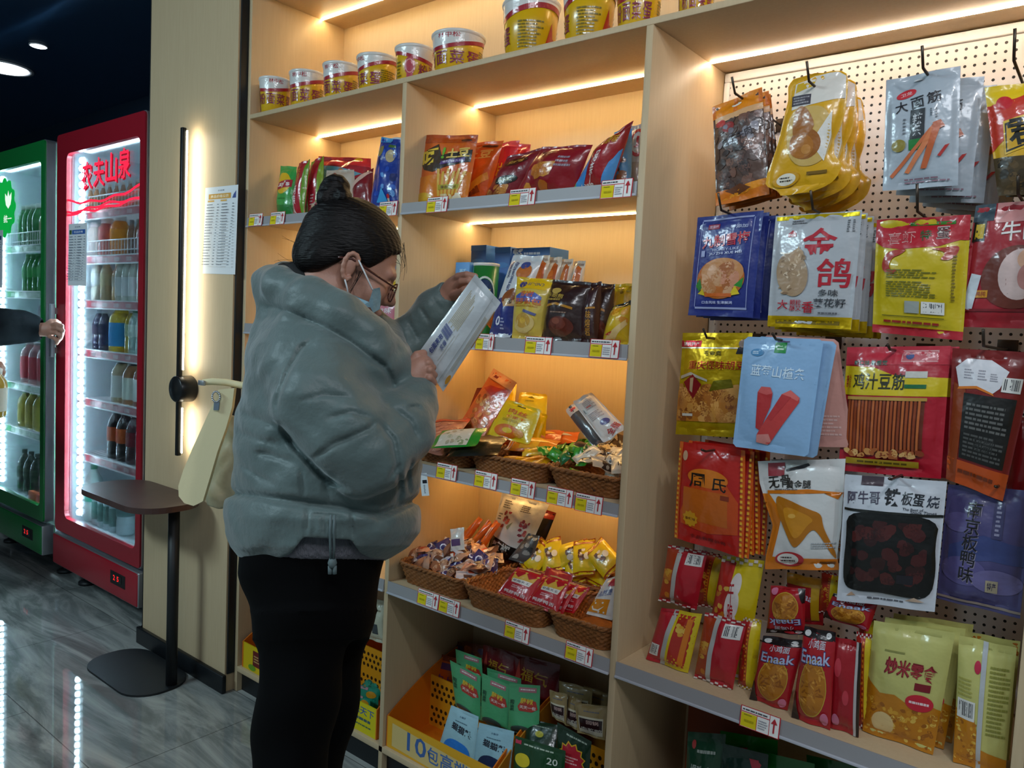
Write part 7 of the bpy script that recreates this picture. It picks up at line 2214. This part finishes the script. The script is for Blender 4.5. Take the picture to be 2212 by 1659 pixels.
# the pack she reads, held in both hands
fine = [('r', .16 + i * .035, .46 + (.03 if i % 3 else 0), .172 + i * .035, .86 - .02 * (i % 4) - (.08 if i > 6 else 0), 'a89868') for i in range(9)]
fine += [('r', .46, .14, .468, .44, 'a8a08a'), ('r', .52, .1, .526, .5, 'b0a894')] + [('r', .84 + .03 * i, .2, .852 + .03 * i, .8, 'a8a08a') for i in range(3)]
bars = [('r', .12, .35 + i * .011, .38, .355 + i * .011 + (.003 if i % 3 else 0), '4a5488') for i in range(9)]
rot_t = [('x', ch, .2, .31 - .055 * i, .13, .05, '2c3a78', 90, .05) for i, ch in enumerate('泡芙面包')] + [('x', ch, .36, .31 - .05 * i, .11, .045, '2c3a78', 90, .04) for i, ch in enumerate('爆浆')]
pouch('bread_pack', 'white backed bread pack held up in both hands by the shopper', 'snack pack', (1027, 592), (1082, 654), (957, 847), (904, 762), body='c4ccd0', art=fine + bars + rot_t + [('r', .74, .03, .76, .97, 'a4aaaa'), ('r', .97, .5, 1, .9, 'b08a5a'), ('e', .93, .12, .05, .05, 'c88a20')], T=.012, D=1.545, yaw=41, lean=-8, kind='pillow', wr=.35)

# ---- cream tote bag hanging behind her
CREAM = mat('cream_canvas', 'e4d9ae', rough=.85, bump=.06, bscale=160)
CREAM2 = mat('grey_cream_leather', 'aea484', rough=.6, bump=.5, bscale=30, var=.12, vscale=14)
bagp = atD(450, 1000, 1.78)
tote = thing('tote_bag', 'cream tote bag hanging behind the shopper over the brown side table', 'bag', bagp)
bpy.context.view_layer.update()


def slab(pts, D0, D1, m, name, parent, label=None):
    """outline points at depth, extruded away to a real thickness with rounded edge"""
    a = [atD(x, y, D0) for x, y in pts]
    mb = MB().prism(a, FW * (D1 - D0), m)
    return kid(mb.build(name), parent, label)


gus = [(470, 842), (506, 838), (501, 880), (488, 925), (470, 975), (454, 1030), (438, 1083), (418, 1093), (398, 1087), (386, 1072), (385, 1050), (396, 1015), (415, 970), (440, 915), (462, 868)]
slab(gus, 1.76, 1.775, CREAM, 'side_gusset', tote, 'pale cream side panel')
bd = Sculpt(.006)
bd.loft([(900, 488, 540, 1.85, .05), (960, 478, 560, 1.86, .065), (1040, 450, 570, 1.87, .08), (1075, 440, 575, 1.87, .08), (1096, 446, 570, 1.87, .07)], .01, ex=3)
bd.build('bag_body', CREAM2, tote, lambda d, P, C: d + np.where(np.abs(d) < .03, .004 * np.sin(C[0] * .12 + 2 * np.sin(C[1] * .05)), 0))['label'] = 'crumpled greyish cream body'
mb = MB()
st_ = [(438, 826, 1.79), (460, 824, 1.79), (490, 826, 1.79), (520, 832, 1.79), (560, 840, 1.76), (600, 846, 1.70)]
mb.tube([atD(*q) for q in st_], [.007, .008, .008, .008, .008, .008], CREAM, 8)
kid(mb.build('strap'), tote)
mb = MB()
mb.rbox((-.012, -.004, -.006), (.012, .004, .006), SILVER, .002)
kid(mb.build('strap_tip', M=Matrix.Translation(atD(436, 827, 1.785))), tote, 'silver strap tip')
mb = MB()
c = atD(467, 857, 1.755)
for k in range(16):
    a0, a1 = 2 * math.pi * k / 16, 2 * math.pi * (k + 1) / 16
    mb.tube([c + RT * .009 * math.cos(a0) + UP * .012 * math.sin(a0), c + RT * .009 * math.cos(a1) + UP * .012 * math.sin(a1)], .0022, SILVER, 6)
mb.prism([atD(462, 868, 1.754), atD(474, 868, 1.754), atD(472, 886, 1.754), atD(461, 886, 1.754)], FW * .003, mat('grey_blue_leather', '6a7a88', rough=.6))
kid(mb.build('ring_buckle'), tote, 'silver ring with a grey tab')

# ---- second customer at the left edge, reaching for the red fridge handle
sp = atD(-210, 800, 3.55)
cust = thing('person', 'person in a dark sleeve at the left edge reaching for the red fridge handle', 'person', (sp.x, sp.y, 0))
bpy.context.view_layer.update()
B = Sculpt(.005)
hx, hy = -260, 560
B.ell(V(hx, hy + 2, 3.5), CAMAX, (.085, .105, .09), .02)
B.ell(V(hx + 14, hy + 30, 3.5), CAMAX, (.07, .075, .068), .02)
B.cone(V(hx + 42, hy + 6, 3.52), V(hx + 52, hy + 22, 3.525), .008, .013, .012)
B.cone(V(hx + 44, hy + 44, 3.5), V(hx + 44, hy + 44, 3.53), .009, .009, .008)
B.ell(V(hx - 2, hy + 16, 3.41), CAMAX, (.016, .03, .01), .006)
B.cone(V(hx - 4, hy + 40, 3.5), V(hx, hy + 130, 3.52), .056, .065, .03)
B.loft([(hy + 100, -330, -190, 3.52, .14), (hy + 180, -345, -170, 3.52, .2), (900, -335, -185, 3.52, .15), (1080, -335, -180, 3.52, .16)], .03)
for dx in (-34, 30):
    a = atD(hx + dx, 1100, 3.52)
    B.chain([(a, .085), (Vector((a.x, a.y, .48)), .06), (Vector((a.x, a.y, .09)), .04)], .02)
    B.cone((a.x, a.y, .05), (a.x + .02, a.y + .07, .045), .03, .025, .02)
B.chain([(V(-200, 680, 3.45), .055), (V(-70, 715, 3.6), .045), (V(60, 712, 3.8), .034), (V(92, 712, 3.84), .03)], .02)
# hand on the handle
B.chain([(V(88, 712, 3.83), .03), (V(105, 712, 3.84), .036)], .015)
f2 = lambda pts, r: B.chain([(V(*p), r) for p in pts], .005)
f2([(108, 702, 3.83), (122, 700, 3.81), (133, 704, 3.8), (134, 712, 3.83)], .0105)
f2([(110, 710, 3.83), (125, 709, 3.805), (135, 714, 3.8), (134, 722, 3.83)], .0105)
f2([(109, 719, 3.83), (123, 720, 3.81), (132, 726, 3.81), (130, 732, 3.83)], .01)
f2([(106, 727, 3.83), (118, 731, 3.81), (125, 737, 3.82), (122, 742, 3.84)], .009)
f2([(98, 702, 3.83), (110, 694, 3.83), (121, 694, 3.84), (128, 698, 3.86)], .011)
# other hand with the bottle
B.chain([(V(-200, 700, 3.4), .05), (V(-150, 840, 3.3), .045), (V(-40, 815, 3.15), .034), (V(-12, 800, 3.12), .03)], .02)
f2([(-14, 792, 3.12), (0, 786, 3.1), (5, 795, 3.12), (4, 806, 3.14)], .0105)
f2([(-14, 800, 3.12), (0, 796, 3.09), (6, 804, 3.11), (4, 812, 3.14)], .0105)
B.build('body', SKIN, cust)
C2 = Sculpt(.006)
C2.loft([(hy + 105, -340, -180, 3.52, .16), (hy + 180, -360, -155, 3.52, .23), (900, -350, -170, 3.52, .19), (1090, -350, -165, 3.52, .2), (1120, -345, -170, 3.52, .19)], .02)
C2.chain([(V(-205, 690, 3.45), .1), (V(-80, 716, 3.6), .098), (V(0, 706, 3.72), .088), (V(48, 706, 3.8), .078), (V(66, 709, 3.82), .068)], .02)
C2.chain([(V(-205, 710, 3.4), .09), (V(-150, 840, 3.3), .075), (V(-50, 818, 3.16), .055)], .02)
C2.cone(V(72, 710, 3.825), V(110, 712, 3.85), .042, .047, .006, 'sub')
C2.build('dark_jacket', mat('navy_black_jacket', '070c10', spec=.12, rough=.85, bump=.3, bscale=14), cust, lambda d, P, C: d + np.where(np.abs(d) < .04, .0015 * np.sin(C[0] * .12 + 1.5 * np.sin(C[1] * .06)), 0))
T2 = Sculpt(.008)
for dx in (-34, 30):
    a = atD(hx + dx, 1100, 3.52)
    T2.chain([(a, .105), (Vector((a.x, a.y, .5)), .082), (Vector((a.x, a.y, .1)), .07)], .02)
T2.build('trousers', mat('black_trousers', '07080a'), cust)
shoes(cust, [(atD(hx + dx, 1100, 3.52).x, atD(hx + dx, 1100, 3.52).y, 0) for dx in (-34, 30)], (.27, .96, 0))
H2 = Sculpt(.006)
H2.ell(V(hx - 8, hy - 14, 3.5), CAMAX, (.092, .098, .097), .02)
H2.ell(V(hx + 22, hy + 34, 3.5), CAMAX, (.075, .075, .12), .01, 'sub')
H2.build('hair', HAIR, cust)
b2 = bottle('jar', 'b89a3c', 'd8dcd0', 'e8e4d8')
bp_ = atD(-15, 899, 3.08)
b2.matrix_world = Matrix.Translation(bp_) @ Matrix.Rotation(.1, 4, 'Y') @ Matrix.Scale(.86, 4)
tag(b2, 'amber bottle with a white label held at the left frame edge', 'bottle')
